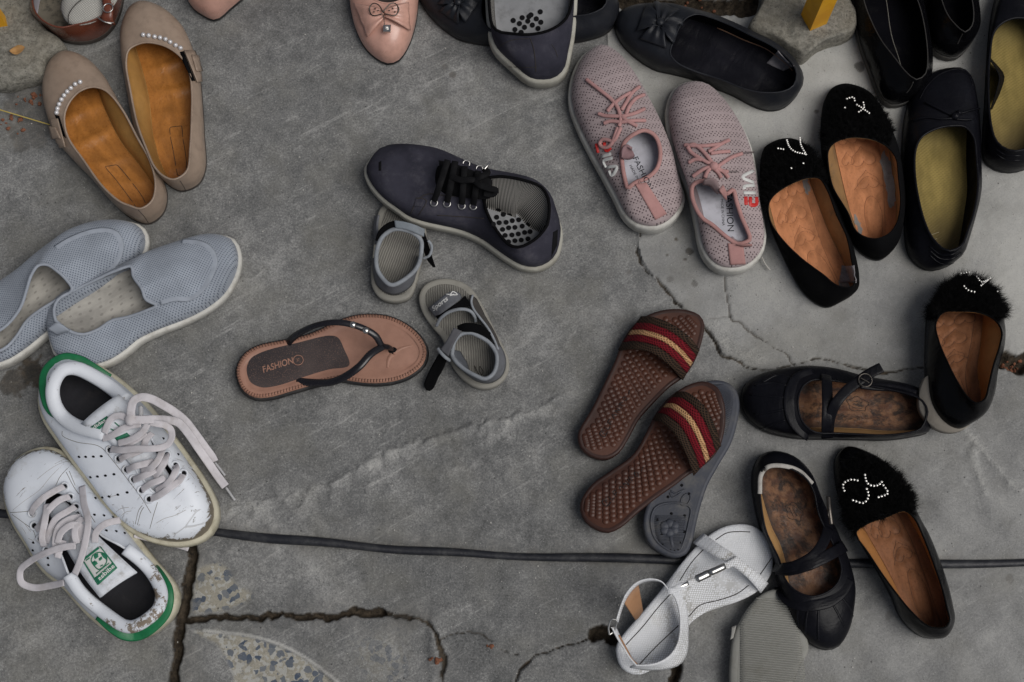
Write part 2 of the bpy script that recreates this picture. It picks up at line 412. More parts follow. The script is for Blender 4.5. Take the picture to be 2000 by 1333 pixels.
# scratches left by the trowel and by dragging
rs_ = np.random.RandomState(12); SCR = [[(385, 380), (420, 420), (445, 470)], [(530, 325), (600, 275), (625, 260)], [(640, 210), (720, 195), (790, 178)], [(690, 380), (600, 430), (540, 470)], [(475, 480), (560, 440), (660, 410)], [(1040, 300), (1080, 320), (1120, 335)], [(420, 630), (480, 590), (530, 560)], [(900, 470), (960, 480), (1020, 478)], [(945, 905), (960, 925), (978, 945)], [(1070, 1160), (1085, 1190), (1090, 1215)], [(1880, 940), (1900, 950)], [(560, 830), (700, 822), (760, 828)]]
for k in range(46):
    x, y = rs_.uniform(350, 1250), rs_.uniform(60, 760); L = rs_.uniform(20, 120); a = math.radians(rs_.normal(-32, 14)); SCR.append([(x, y), (x + L * .5 * math.cos(a) + rs_.normal(0, 3), y + L * .5 * math.sin(a) + rs_.normal(0, 3)), (x + L * math.cos(a), y + L * math.sin(a))])
for k, pts in enumerate(SCR):
    d, s, p = dist_to(GX, GY, pxw(pts, 4), .006); tone += np.exp(-(d / .0012) ** 2) * (.16 if k < 12 else rs_.uniform(.05, .16)) * np.sin(np.pi * np.clip(p, 0, 1)) ** .4 * smooth01(n3, .25, .6)
rx = np.interp(GX, [un(1120, 700)[0], un(1480, 700)[0]], [0, 1]); smoothm = np.clip(np.maximum(LB * 1.0, rx * .75) * (1 - rough), 0, 1)
tone += np.where(~LB, rx * .17, 0)
# sort the cells into slabs
cx = (GX[:-1, :-1] + GX[1:, 1:]) / 2; cy = (GY[:-1, :-1] + GY[1:, 1:]) / 2
f4 = lambda A: (A[:-1, :-1] + A[1:, 1:] + A[:-1, 1:] + A[1:, :-1]) / 4
abv = f4(above.astype(float)) > .5; lab = np.where(abv, 0, 2)
lab[(f4(LB.astype(float)) > .5)] = 1
wD, wF, wCF, wG, wH, wGap = (pxw(q) for q in (JOINT_D, JOINT_F, CRACK_F, CRACK_G, CRACK_H, GAP_H))
below = ~abv
lab[below & inside(cx, cy, np.vstack([wD, [(-4, wD[-1][1]), (-4, 2), (wD[0][0], 2)]]))] = 3
polyF = np.vstack([wF, wCF, [(wCF[-1][0], -4), (wD[-1][0], -4)], wD[::-1][:-12]])
lab[below & (lab == 2) & inside(cx, cy, polyF)] = 4
lab[below & (lab == 2) & inside(cx, cy, np.vstack([wG, wH[::-1][-20:], [(wH[0][0], -4), (wCF[-1][0], -4)], wCF[::-1][:14]]))] = 5
lab[below & (lab == 2) & inside(cx, cy, np.vstack([wH, wGap, [(wGap[-1][0], -4), (wH[0][0], -4)]]))] = 6
lab[f4(soil) > .006] = 9
nc = GX.shape[1]; I0 = (np.arange(GX.shape[0] - 1)[:, None] * nc + np.arange(nc - 1)[None])
quads = np.stack([I0, I0 + 1, I0 + nc + 1, I0 + nc], -1).reshape(-1, 4); labf = lab.ravel()
ALLV = np.stack([GX, GY, Z], -1).reshape(-1, 3); SMO = smoothm.ravel(); ATT = np.clip(np.stack([tone, terr, dirt, rough], -1).reshape(-1, 4), 0, 1)
# real light grey stone slabs: base colour about 0.1 to 0.3
m = Mat('worn_concrete'); vec = m.coord()
at = m.n('ShaderNodeAttribute', attribute_name='wear'); sp = m.n('ShaderNodeSeparateColor', {0: at.outputs['Color']})
keep = m.mth('SUBTRACT', 1.0, m.mth('MULTIPLY', m.n('ShaderNodeAttribute', attribute_name='trowelled').outputs['Fac'], .68))
T, TZ, DR, RG = sp.outputs[0], sp.outputs[1], sp.outputs[2], at.outputs['Alpha']
fine = m.noise(430, 3, .75, vec); mid = m.noise(60, 5, .7, vec, .4); big = m.noise(9, 3, .6, vec)
streak = m.noise(1, 5, .7, m.turned(math.radians(-30), (9, 120, 1)), 1.2)
tt = m.mth('ADD', T, m.mth('MULTIPLY', m.mth('MULTIPLY', m.mth('SUBTRACT', mid, .5), keep), .72)); tt = m.mth('ADD', tt, m.mth('MULTIPLY', m.mth('MULTIPLY', m.mth('SUBTRACT', fine, .5), keep), 1.12))
tt = m.mth('ADD', tt, m.mth('MULTIPLY', m.mth('SUBTRACT', big, .5), .45)); tt = m.mth('ADD', tt, m.mth('MULTIPLY', m.mth('MULTIPLY', m.ramp(streak, .55, .75), keep), .28))
cr = m.n('ShaderNodeValToRGB', {0: tt}); e = cr.color_ramp.elements
e[0].position = 0.0; e[0].color = (.055, .057, .058, 1); e[1].position = 1.0; e[1].color = (.44, .435, .41, 1)
q = e.new(.4); q.color = (.162, .163, .161, 1); q = e.new(.7); q.color = (.305, .304, .295, 1)
col = m.mix(m.ramp(m.noise(11, 3, .6, m.coord(rot=(.4, .2, 1.0))), .42, .75, 0, .45), cr.outputs[0], (.170, .164, .140))
# exposed terrazzo chips
vt = m.n('ShaderNodeTexVoronoi', {'Vector': m.n('ShaderNodeMix', {0: .012, 4: vec, 5: m.n('ShaderNodeTexNoise', {'Vector': vec, 'Scale': 90.0}).outputs[1]}, data_type='VECTOR').outputs[1], 'Scale': 105.0, 'Randomness': 1.0})
chip = m.mth('MULTIPLY', m.ramp(vt.outputs['Distance'], (.44), (.50), 1, 0), m.ramp(m.n('ShaderNodeSeparateColor', {0: vt.outputs['Color']}).outputs[0], .25, .28))
vt2 = m.n('ShaderNodeTexVoronoi', {'Vector': vec, 'Scale': 240.0})
tcol = m.mix(m.ramp(fine, .3, .7), (.24, .225, .185), (.35, .33, .275))
tcol = m.mix(m.ramp(m.n('ShaderNodeSeparateColor', {0: vt2.outputs['Color']}).outputs[1], .6, .64, 0, .7), tcol, (.40, .40, .38))
tcol = m.mix(chip, tcol, m.mix(m.n('ShaderNodeSeparateColor', {0: vt.outputs['Color']}).outputs[1], (.055, .075, .11), (.16, .17, .18)))
tmask = m.mth('MULTIPLY', TZ, m.ramp(mid, .28, .44))
col = m.mix(tmask, col, tcol)
col = m.mix(m.mth('MULTIPLY', m.ramp(m.noise(800, 1, .6, vec), .66, .74), .6), col, (.04, .04, .04))
col = m.mix(m.mth('MULTIPLY', m.ramp(m.noise(620, 1, .6, m.coord(rot=(1, .3, 2))), .68, .76), .6), col, (.45, .45, .43))
pit = m.n('ShaderNodeTexVoronoi', {'Vector': vec, 'Scale': 95.0, 'Randomness': 1.0}); pr_ = m.mth('MULTIPLY', m.n('ShaderNodeSeparateColor', {0: pit.outputs['Color']}).outputs[0], .16)
col = m.mix(m.mth('MULTIPLY', m.mth('LESS_THAN', pit.outputs['Distance'], m.mth('SUBTRACT', pr_, .055)), .75), col, (.035, .034, .033))
dcol = m.mix(m.ramp(mid, .35, .7), (.022, .019, .015), (.085, .066, .046))
col = m.mix(m.mth('MULTIPLY', DR, m.ramp(m.mth('ADD', fine, m.mth('MULTIPLY', DR, .5)), .45, .75)), col, dcol)
hgt = m.mth('ADD', m.mth('MULTIPLY', fine, .5), m.mth('MULTIPLY', mid, .9)); hgt = m.mth('ADD', hgt, m.mth('MULTIPLY', m.mth('MULTIPLY', RG, m.noise(240, 3, .7, vec)), 3.0))
CONCRETE = m.done(col, m.ramp(mid, .3, .7, .62, .9), m.bump(hgt, .55, .0016), .3)
m = Mat('joint_soil'); c = m.mix(m.ramp(m.noise(140, 6, .7), .3, .7), (.022, .018, .014), (.095, .074, .052))
SOIL = m.done(c, .95, m.bump(m.noise(220, 6, .7), .9, .004), .2)
gs = np.array([(-30, -30, -.03), (30, -30, -.03), (30, 30, -.03), (-30, 30, -.03)])
ground = mk('ground', gs, [(0, 1, 2, 3)], CONCRETE, smooth=False); ground['kind'] = 'structure'; ground['label'] = 'worn grey concrete paving with cracks and soil joints under the shoes'
a0 = ground.data.attributes.new('wear', 'FLOAT_COLOR', 'POINT'); a0.data.foreach_set('color', np.tile([.4, 0, 0, 0], 4).astype(np.float32))
SLABL = {0: 'large grey slab with a mortar ridge', 1: 'paler smooth slab behind a long crack', 2: 'long grey slab below the hose', 3: 'slab under the white trainers', 4: 'broken slab with exposed terrazzo arc', 5: 'small broken slab piece', 6: 'pale slab corner under white sandal'}
for k in (0, 1, 2, 3, 4, 5, 6, 9):
    Q = quads[labf == k]
    if not len(Q): continue
    u, inv = np.unique(Q.ravel(), return_inverse=True); nm = 'joint_soil' if k == 9 else 'paving_slab'
    me = bpy.data.meshes.new(nm); me.vertices.add(len(u)); me.vertices.foreach_set('co', ALLV[u].ravel())
    me.loops.add(len(Q) * 4); me.loops.foreach_set('vertex_index', inv.astype(np.int32))
    me.polygons.add(len(Q)); me.polygons.foreach_set('loop_start', np.arange(len(Q), dtype=np.int32) * 4)
    me.polygons.foreach_set('loop_total', np.full(len(Q), 4, np.int32)); me.polygons.foreach_set('use_smooth', np.ones(len(Q), bool))
    me.update(calc_edges=True)
    a = me.attributes.new('wear', 'FLOAT_COLOR', 'POINT'); a.data.foreach_set('color', ATT[u].astype(np.float32).ravel()); a = me.attributes.new('trowelled', 'FLOAT', 'POINT'); a.data.foreach_set('value', SMO[u].astype(np.float32))
    me.materials.append(SOIL if k == 9 else CONCRETE)
    o = bpy.data.objects.new(nm, me); COL.objects.link(o); o.parent = ground
    if k in SLABL: o['label'] = SLABL[k]
def ground_z(x, y):
    i = np.clip(np.searchsorted(ay_, y), 0, len(ay_) - 1); j = np.clip(np.searchsorted(ax_, x), 0, len(ax_) - 1); return float(Z[i, j])

# the flat black hose along the joint
P = crom(np.array([q for q in HOSE if -300 < q[0] < 2400], float), False, 14); W = un(P[:, 0], P[:, 1], 0.1)
W[:, 1] += -.0015 + .0010 * np.sin(np.arange(len(W)) * .35) + .0009 * np.sin(np.arange(len(W)) * .13 + 1)
W[:, 2] = [ground_z(x, y) for x, y in W[:, :2]]; W[:, 2] = np.convolve(np.pad(W[:, 2], 6, 'edge'), np.ones(13) / 13, 'valid') + .0045
v, f = tube(W, 1.0, .7, k=10, taper=1 + .16 * np.sin(np.arange(len(W)) * .21) * np.sin(np.arange(len(W)) * .09))
HOSEM = rubber('hose_rubber', (.016, .017, .022), .45, (.09, .09, .09), .45, .6)
tag(mk('hose', v, f, HOSEM), 'thin black hose lying along the joint between the concrete slabs', 'hose')

# ------------------------------------------------------------------ shoe builders
NADIR = np.array((1000.0, 666.5 + FPX * math.tan(TILT)))
def footprint(S, k, per, lo, hi, base):
    """picture outline of a shoe -> outline on its level; the far side of the outline is seen higher up the wall"""
    D = crom(np.array(S, float), True, per); i = k * per
    n = normals2(np.c_[D, np.zeros(len(D))]); d = D - NADIR; d /= np.linalg.norm(d, axis=1)[:, None]
    z = lo + (hi - lo) * smooth01((n * d).sum(1), -.1, .8)
    fr = np.empty(len(D)); fr[:i + 1] = np.linspace(0, 1, i + 1); fr[i:] = np.linspace(1, 0, len(D) - i + 1)[:-1]
    side = np.zeros(len(D), bool); side[i:] = True
    b = np.where(side, base[1](fr), base[0](fr))
    W = un(D[:, 0], D[:, 1], z + b); W[:, 2] = 0
    return W[:i + 1], np.vstack([W[i:], W[:1]])
class Shoe: pass
def two(p):
    return (prof(p[0]), prof(p[1])) if isinstance(p, tuple) else (prof(p), prof(p))
def closed_shoe(name, label, cat, group, S, si, R, ri, rz, mats, zs=.8, base=0.0, lo=.3, hi=1.8, b=.35, a=(.55, .75), c=.45, d=(.30, .06),
                out=.15, bind=.22, inset=.35, wide=(0.0, 0.0), wpeak=.5, heel_in=0.0, insole_z=.3, sag=.15, n=36, rows=14, K=12, crease=None, sole=True, parts=('upper', 'lining', 'insole', 'sole', 'topline_binding'), toe_drop=0.0, sole_h=None):
    q = Shoe(); base = two(base); rz = two(rz); zsp = two(zs)
    q.root = thing(name, label, cat, S[0], S[si], group)
    s1, s2 = footprint(S, si, 10, lo, hi, base); f = np.linspace(0, 1, n + 1)
    Rd = crom(np.array(R, float), True, 10); ir = ri * 10
    r1 = Rd[:ir + 1]; r2 = np.vstack([Rd[ir:], Rd[:1]])[::-1]
    def rim3(P, zf):
        fr = arc(P) / arc(P)[-1]; return un(P[:, 0], P[:, 1], zf(fr))
    R1, R2 = rim3(r1, rz[0]), rim3(r2, rz[1]); s2 = s2[::-1]
    def pair(s, r):
        L = arc(s)[-1] / arc(r)[-1]; aa = min(max(L, 1.0), 1.75); g = aa * f + (1 - aa) * f * f
        return at_frac(s, f), at_frac(r, g)
    A1, B1 = pair(s1, R1); A2, B2 = pair(s2, R2)
    cyc = lambda x, y: np.vstack([x, y[1:-1][::-1]])
    Sx = cyc(A1, A2); Rx = cyc(B1, B2); F1 = np.r_[f, f[1:-1][::-1]]
    sd = np.r_[np.zeros(n + 1, bool), np.ones(n - 1, bool)]
    Bz = np.where(sd, base[1](F1), base[0](F1)); Zs = np.where(sd, zsp[1](F1), zsp[0](F1))
    Sx[:, 2] = (Bz + Zs) / 100
    nrm = normals2(Sx); out3 = np.c_[nrm, np.zeros(len(nrm))]
    N = len(Sx); front = smooth01(F1, .55, 1.0)
    av = a[0] + (a[1] - a[0]) * front; dv = d[0] + (d[1] - d[0]) * front
    def wall(Sb, Rt, bul, ka=1.0, rws=rows):
        dz = (Rt[:, 2] - Sb[:, 2]); up = np.zeros((N, 3)); up[:, 2] = 1
        P1 = Sb + up * (av * ka * dz)[:, None] + out3 * bul / 100
        flat = (Sb - Rt); flat[:, 2] = 0
        P2 = Rt + flat * c + out3 * (bul * .5 / 100) * (1 - front)[:, None] - up * (dv * dz)[:, None]
        t = np.linspace(0, 1, rws + 1)[:, None, None]
        return (1 - t) ** 3 * Sb + 3 * t * (1 - t) ** 2 * P1 + 3 * t * t * (1 - t) * P2 + t ** 3 * Rt
    U = wall(Sx, Rx, b); q.U = U; q.F1 = F1; q.N = N; q.n = n
    per = arc(np.vstack([Sx, Sx[:1]]))[:N]
    vv = np.cumsum(np.r_[np.zeros((1, N)), np.linalg.norm(np.diff(U, axis=0), axis=2)], axis=0)
    uv = np.stack([np.broadcast_to(per, vv.shape), vv], -1).reshape(-1, 2) * 10
    flip = np.sum(Sx[:, 0] * np.roll(Sx[:, 1], -1) - np.roll(Sx[:, 0], -1) * Sx[:, 1]) < 0
    Vu = U.reshape(-1, 3); Fu = grid_faces(rows + 1, N, True, flip)
    q.upper = mk(parts[0], Vu, Fu, mats['upper'], q.root, uv)
    # lining
    wid = np.where(sd, wide[1], wide[0]) * np.sin(np.pi * np.clip(F1, 0, 1) ** (math.log(.5) / math.log(wpeak))) ** 1.3
    wid = wid + heel_in * (1 - smooth01(F1, .0, .28))
    I = Sx - out3 * ((inset + wid) / 100)[:, None]; I[:, 2] = (Bz + Zs + insole_z) / 100
    nr = normals2(Rx); Ri = Rx - np.c_[nr, np.zeros(N)] * .2 / 100; Ri[:, 2] -= .0005
    Ln = wall(I, Ri, b * .4, .9)
    for t in range(1, rows): Ln[t, :, 2] = np.minimum(Ln[t, :, 2], np.maximum(U[t, :, 2] - .0022, I[:, 2]))
    q.lining = mk(parts[1], Ln.reshape(-1, 3), grid_faces(rows + 1, N, True, not flip), mats['lining'], q.root, uv)
    # insole, a sheet of cross strips
    left = I[:n + 1]; right = np.vstack([I[:1], I[n:][::-1]])
    w = np.linspace(0, 1, K + 1)[None, :, None]; G = left[:, None] * (1 - w) + right[:, None] * w
    vq = np.linspace(0, 1, K + 1)[None, :]; uq = f[:, None]
    G[..., 2] += -sag / 100 * (1 - (2 * vq - 1) ** 2) * np.minimum(1, 8 * uq * (1 - uq)) + .0003
    if crease is not None: G[..., 2] += crease(uq, vq) / 100
    q.G = G; uvi = np.stack(np.broadcast_arrays(uq, vq), -1).reshape(-1, 2)
    q.insole = mk(parts[2], G.reshape(-1, 3), grid_faces(n + 1, K + 1), mats['insole'], q.root, uvi)
    allp = [(Vu, Fu), (Ln.reshape(-1, 3), grid_faces(rows + 1, N, True)), (G.reshape(-1, 3), grid_faces(n + 1, K + 1))]
    if sole:
        hh = Zs if sole_h is None else Zs + sole_h
        rowsS = [(-.25, 0), (-.02, .06), (1, .3), (1, .82), (.75, .97), (.0, 1.0), (-1.2, .96)]
        V = []
        for o_, zf in rowsS:
            X = Sx + out3 * (out * o_ if o_ >= 0 else o_ * .25) / 100; X[:, 2] = (Bz + zf * hh) / 100; V.append(X)
        V = np.vstack(V); Fs = grid_faces(len(rowsS), N, True, flip); cap = tuple(range(N)); Fs.append(cap if flip else cap[::-1])
        q.sole = mk(parts[3], V, Fs, mats['sole'], q.root); allp.append((V, Fs))
    if bind:
        v, fc = tube(Rx - np.c_[nr, np.zeros(N)] * .0008, bind, bind * .9, True, 8)
        q.bind = mk(parts[4], v, fc, mats.get('binding', mats['upper']), q.root); allp.append((v, fc))
    V, Fc = join(allp); q.bvh = BVHTree.FromPolygons([Vector(x) for x in V], Fc)
    q.Sx, q.Rx, q.out3 = Sx, Rx, out3
    return q
def flat_shoe(name, label, cat, group, S, si, top, th, mats, n=36, lo=None, crease=None, parts=('footbed', 'sole'), side_in=.12, lip=.0, K=12, edge=.25, zbase=0.0):
    """open sandal: a footbed seen from above, top(f) in cm over the ground, th thick"""
    q = Shoe(); q.root = thing(name, label, cat, S[0], S[si], group); top = two(top); th = two(th)
    D = crom(np.array(S, float), True, 10); i = si * 10; fr = np.empty(len(D)); fr[:i + 1] = np.linspace(0, 1, i + 1); fr[i:] = np.linspace(1, 0, len(D) - i + 1)[:-1]
    side = np.zeros(len(D), bool); side[i:] = True
    W = un(D[:, 0], D[:, 1], np.where(side, top[1](fr), top[0](fr)))
    s1 = W[:i + 1]; s2 = np.vstack([W[i:], W[:1]])[::-1]; f = np.linspace(0, 1, n + 1)
    A1, A2 = at_frac(s1, f), at_frac(s2, f); Sx = np.vstack([A1, A2[1:-1][::-1]]); F1 = np.r_[f, f[1:-1][::-1]]; N = len(Sx)
    sd = np.r_[np.zeros(n + 1, bool), np.ones(n - 1, bool)]; TH = np.where(sd, th[1](F1), th[0](F1))
    nrm = normals2(Sx); out3 = np.c_[nrm, np.zeros(N)]
    flip = np.sum(Sx[:, 0] * np.roll(Sx[:, 1], -1) - np.roll(Sx[:, 0], -1) * Sx[:, 1]) < 0
    I = Sx - out3 * edge / 100
    left = I[:n + 1]; right = np.vstack([I[:1], I[n:][::-1]]); w = np.linspace(0, 1, K + 1)[None, :, None]
    G = left[:, None] * (1 - w) + right[:, None] * w; vq = np.linspace(0, 1, K + 1)[None, :]; uq = f[:, None]
    G[..., 2] += lip / 100
    if crease is not None: G[..., 2] += crease(uq, vq) / 100
    uvi = np.stack(np.broadcast_arrays(uq, vq), -1).reshape(-1, 2)
    V1 = G.reshape(-1, 3); F1_ = grid_faces(n + 1, K + 1)
    q.insole = mk(parts[0], V1, F1_, mats['top'], q.root, uvi)
    V = []
    for o_, zf in ((-edge - .3, .05), (-edge * .9, 0), (-edge * .3, 0.02), (0, .12), (-side_in * .3, .5), (-side_in, .9), (-side_in - .3, 1.0)):
        X = Sx + out3 * o_ / 100; X[:, 2] = X[:, 2] - TH * zf / 100; V.append(X)
    V = np.vstack(V); Fs = grid_faces(7, N, True, not flip); cap = tuple(range(6 * N, 7 * N)); Fs.append(cap[::-1] if not flip else cap)
    q.sole = mk(parts[1], V, Fs, mats['side'], q.root)
    q.G, q.Sx, q.out3, q.N, q.n, q.F1 = G, Sx, out3, N, n, F1
    Vj, Fj = join([(V1, F1_), (V, Fs)]); q.bvh = BVHTree.FromPolygons([Vector(x) for x in Vj], Fj)
    return q
def hit(bvh, px, py):
    d = ray(px, py); d = d / np.linalg.norm(d)
    h = bvh.ray_cast(Vector(CAMP), Vector(d)); return h[0], h[1]
def on(q, px, py, lift=0.0, zf=None):
    """point of the shoe's surface at that place of the picture, lifted along the normal (cm)"""
    p, n = hit(q.bvh, px, py)
    if p is None:
        if zf is None: return None
        return un(px, py, zf)
    d = ray(px, py)
    if n.dot(Vector(d)) > 0: n = -n
    return np.array(p) + np.array(n) * lift / 100
def path_on(q, pts, lift=.05, per=8, smooth=2, zf=None):
    D = crom(np.array(pts, float), False, per) if len(pts) > 1 else np.array(pts, float)
    P = []
    for x, y in D:
        p = on(q, x, y, lift, zf)
        if p is not None: P.append(p)
    P = np.array(P)
    for _ in range(smooth):
        if len(P) > 4: P[1:-1] = (P[:-2] + 2 * P[1:-1] + P[2:]) / 4
    return P
def path_z(pts, per=10):
    """open curve through picture points with given heights (px, py, z cm)"""
    D = crom(np.array(pts, float) * np.array((1, 1, 20.0)), False, per); D[:, 2] /= 20.0
    return un(D[:, 0], D[:, 1], D[:, 2])
def lines_on(q, name, polys, w, mat, lift=.02, h=None, parent=None, kind=None, per=8, smooth=1):
    parts = []
    for pts in polys:
        P = path_on(q, pts, lift, per, smooth)
        if len(P) > 1: parts.append(tube(P, w, h or w, k=6))
    if not parts: return None
    v, f = join(parts); return mk(name, v, f, mat, parent or q.root, kind=kind)
def ipt(q, u, v, lift=0.0):
    n, K = q.G.shape[0] - 1, q.G.shape[1] - 1
    x, y = np.clip(u, 0, 1) * n, np.clip(v, 0, 1) * K; i, j = int(min(x, n - 1)), int(min(y, K - 1)); a, b = x - i, y - j
    p = (q.G[i, j] * (1 - a) + q.G[i + 1, j] * a) * (1 - b) + (q.G[i, j + 1] * (1 - a) + q.G[i + 1, j + 1] * a) * b
    return p + np.array((0, 0, lift / 100))
def insole_lines(q, name, polys, w, mat, lift=.02, parent=None, straight=False):
    cv = (lambda p: resample(p, 40)) if straight else (lambda p: crom(np.array(p, float), False, 8))
    parts = [tube(np.array([ipt(q, u, v, lift) for u, v in cv(p)]), w, w * .7, k=5) for p in polys]
    v, f = join(parts); return mk(name, v, f, mat, parent or q.insole)
def ring(c, r, w, up=(0, 0, 1), n=14):
    up = Vector(up).normalized(); t = up.orthogonal().normalized(); s = up.cross(t)
    P = np.array([np.array(Vector(c) + (t * math.cos(2 * math.pi * i / n) + s * math.sin(2 * math.pi * i / n)) * r / 100) for i in range(n)])
    return tube(P, w, w, True, 6, up=tuple(up))
def text_geo(body, bold=0.0):
    cu = bpy.data.curves.new('lettering', 'FONT'); cu.body = body; cu.offset = bold; cu.align_x = 'LEFT'
    o = bpy.data.objects.new('lettering', cu); COL.objects.link(o); bpy.context.view_layer.update()
    me = bpy.data.meshes.new_from_object(o.evaluated_get(bpy.context.evaluated_depsgraph_get()))
    V = np.array([v.co[:] for v in me.vertices]); F = [tuple(p.vertices) for p in me.polygons]
    bpy.data.objects.remove(o); bpy.data.meshes.remove(me); bpy.data.curves.remove(cu)
    return V, F
def text_on(q, name, body, org, along, up, mat, lift=.04, width=None, bold=0.0, parent=None):
    """flat print: org picture point of the baseline start, along = baseline vector of the whole text, up = cap-height vector"""
    V, F = text_geo(body, bold); W = V[:, 0].max(); Hh = .70
    out = []
    for v in V:
        px = org[0] + along[0] * v[0] / W + up[0] * v[1] / Hh; py = org[1] + along[1] * v[0] / W + up[1] * v[1] / Hh
        p = on(q, px, py, lift)
        out.append(p if p is not None else None)
    ok = [i for i, p in enumerate(out) if p is not None]
    if not ok: return None
    F = [f for f in F if all(out[i] is not None for i in f)]
    if not F: return None
    fallback = out[ok[0]]
    return mk(name, [p if p is not None else fallback for p in out], F, mat, parent or q.root, smooth=False)
def fan(c, pts): return c
def poly_on(q, name, poly, mat, lift=.03, th=.05, parent=None, nx=8, ny=8, kind=None, smooth=True):
    """a thin patch over the surface: four-sided area given by its corner points in the picture (a,b,c,d)"""
    a, b, c, d = [np.array(p, float) for p in poly]; G = np.zeros((ny, nx, 3))
    for i, v in enumerate(np.linspace(0, 1, ny)):
        for j, u in enumerate(np.linspace(0, 1, nx)):
            p2 = (a * (1 - u) + b * u) * (1 - v) + (d * (1 - u) + c * u) * v; p = on(q, p2[0], p2[1], lift)
            G[i, j] = p if p is not None else np.nan
    ok = ~np.isnan(G[..., 0])
    if not ok.any(): return None
    oi = np.argwhere(ok)
    for i, j in np.argwhere(~ok): k = oi[np.argmin(((oi - (i, j)) ** 2).sum(1))]; G[i, j] = G[k[0], k[1]]
    v, f = sheet(G, th); return mk(name, v, f, mat, parent or q.root, smooth=smooth, kind=kind)
def strip(edge1, edge2, n=20, rows=5, crown=0.0):
    """grid between two edges given as (px,py,z) curves"""
    E1, E2 = resample(path_z(edge1), n), resample(path_z(edge2), n)
    t = np.linspace(0, 1, rows)[:, None, None]; G = E1[None] * (1 - t) + E2[None] * t
    G[..., 2] += crown / 100 * (1 - (2 * t[..., 0] - 1) ** 2)
    return G
def fur(q, f0, r0, count, length, mat, seed=1, spread=.42, name='fur_trim', flow=(0, 0)):
    rs = np.random.RandomState(seed); U = q.U; rows = U.shape[0] - 1; N = q.N
    cols = np.where(q.F1 > f0)[0]; cols = np.sort(cols)
    V, F = [], []
    du = np.roll(U, -1, 1) - np.roll(U, 1, 1); dr = np.gradient(U, axis=0); NN = np.cross(du, dr)
    NN /= np.maximum(np.linalg.norm(NN, axis=2), 1e-9)[..., None]
    if NN[rows // 2, cols, 2].mean() < 0: NN = -NN
    lo, hi = cols.min(), cols.max(); cl = {}
    area = np.linalg.norm(np.cross(du, dr), axis=2)[:rows, lo:hi]; rr = np.arange(rows)[:, None]; area = np.where(rr < r0 * rows, 0, area)
    pr = (area / area.sum()).ravel(); pick = rs.choice(len(pr), count, p=pr)
    for s in pick:
        r, c = divmod(s, hi - lo); c += lo; a, b2 = rs.rand(2)
        p = U[r, c] * (1 - a) * (1 - b2) + U[r, (c + 1) % N] * a * (1 - b2) + U[r + 1, c] * (1 - a) * b2 + U[r + 1, (c + 1) % N] * a * b2
        nrm = NN[r, c]; key = tuple((p * 230).astype(int)); h = cl.setdefault(key, rs.normal(0, 1, 3))
        dirv = nrm + h * spread + rs.normal(0, .18, 3) + np.array((flow[0], flow[1], 0)); dirv /= np.linalg.norm(dirv)
        if dirv @ nrm < .15: dirv = dirv + nrm * .5; dirv /= np.linalg.norm(dirv)
        L = length / 100 * rs.uniform(.45, 1.1); sdv = np.cross(dirv, rs.normal(0, 1, 3)); sdv /= np.linalg.norm(sdv); w = .0002
        bend = rs.normal(0, .25, 3) * L; p = p - nrm * .0005
        o = len(V); m1 = p + dirv * L * .55; tip = p + dirv * L + bend
        V += [p - sdv * w, p + sdv * w, m1 + sdv * w * .8, m1 - sdv * w * .8, tip]; F += [(o, o + 1, o + 2, o + 3), (o + 3, o + 2, o + 4)]
    return mk(name, V, F, mat, q.root, smooth=False, kind='stuff')
def gems(q, polys, mat, r=.11, lift=.85, step=.30, name='rhinestone_letters', parent=None):
    parts = []
    for pts in polys:
        P = path_on(q, pts, lift, 10, 4) if len(pts) > 1 else np.array([p for p in [on(q, *pts[0], lift)] if p is not None])
        if not len(P): continue
        k = max(1, int(arc(P)[-1] * 100 / step)) if len(P) > 1 else 0
        for p in (resample(P, k + 1) if k else P[:1]): parts.append(sphere(p, r / 100, 6, 4, (1, 1, .7)))
    v, f = join(parts); return mk(name, v, f, mat, parent or q.root, smooth=False)

def insole_patch(q, name, pts, mat, lift=.03, jag=.02, seed=0):
    """a worn-through area of the insole; pts in (u, v)"""
    rs = np.random.RandomState(seed); D = resample(np.vstack([np.array(pts, float), pts[:1]]), 41)[:-1]; D = D + rs.normal(0, jag, D.shape) * (.5, 1); C = D.mean(0); N = len(D); V = []
    for t in (0, .5): V += [ipt(q, *(d + (C - d) * t), lift) for d in D]
    V.append(ipt(q, *C, lift)); F = grid_faces(2, N, True) + [(N + i, N + (i + 1) % N, 2 * N) for i in range(N)]
    return mk(name, V, F, mat, q.insole, smooth=False)

def quilted(curves, depth=.16, width=.16, L=24.0, W=6.5):
    """soft padding pressed down along stitched curves given in (u, v)"""
    segs = [crom(np.array(c, float), False, 4) * (L, W) for c in curves]
    def f(u, v):
        U, V = np.broadcast_arrays(u * L, v * W); d = np.full(U.shape, 9.0)
        for c in segs:
            for a, b in zip(c[:-1], c[1:]):
                e = b - a; t = np.clip(((U - a[0]) * e[0] + (V - a[1]) * e[1]) / max(e @ e, 1e-9), 0, 1); d = np.minimum(d, np.hypot(U - a[0] - t * e[0], V - a[1] - t * e[1]))
        return -depth * np.exp(-(d / width) ** 2) + .06 * np.minimum(d, 1.0)
    return f

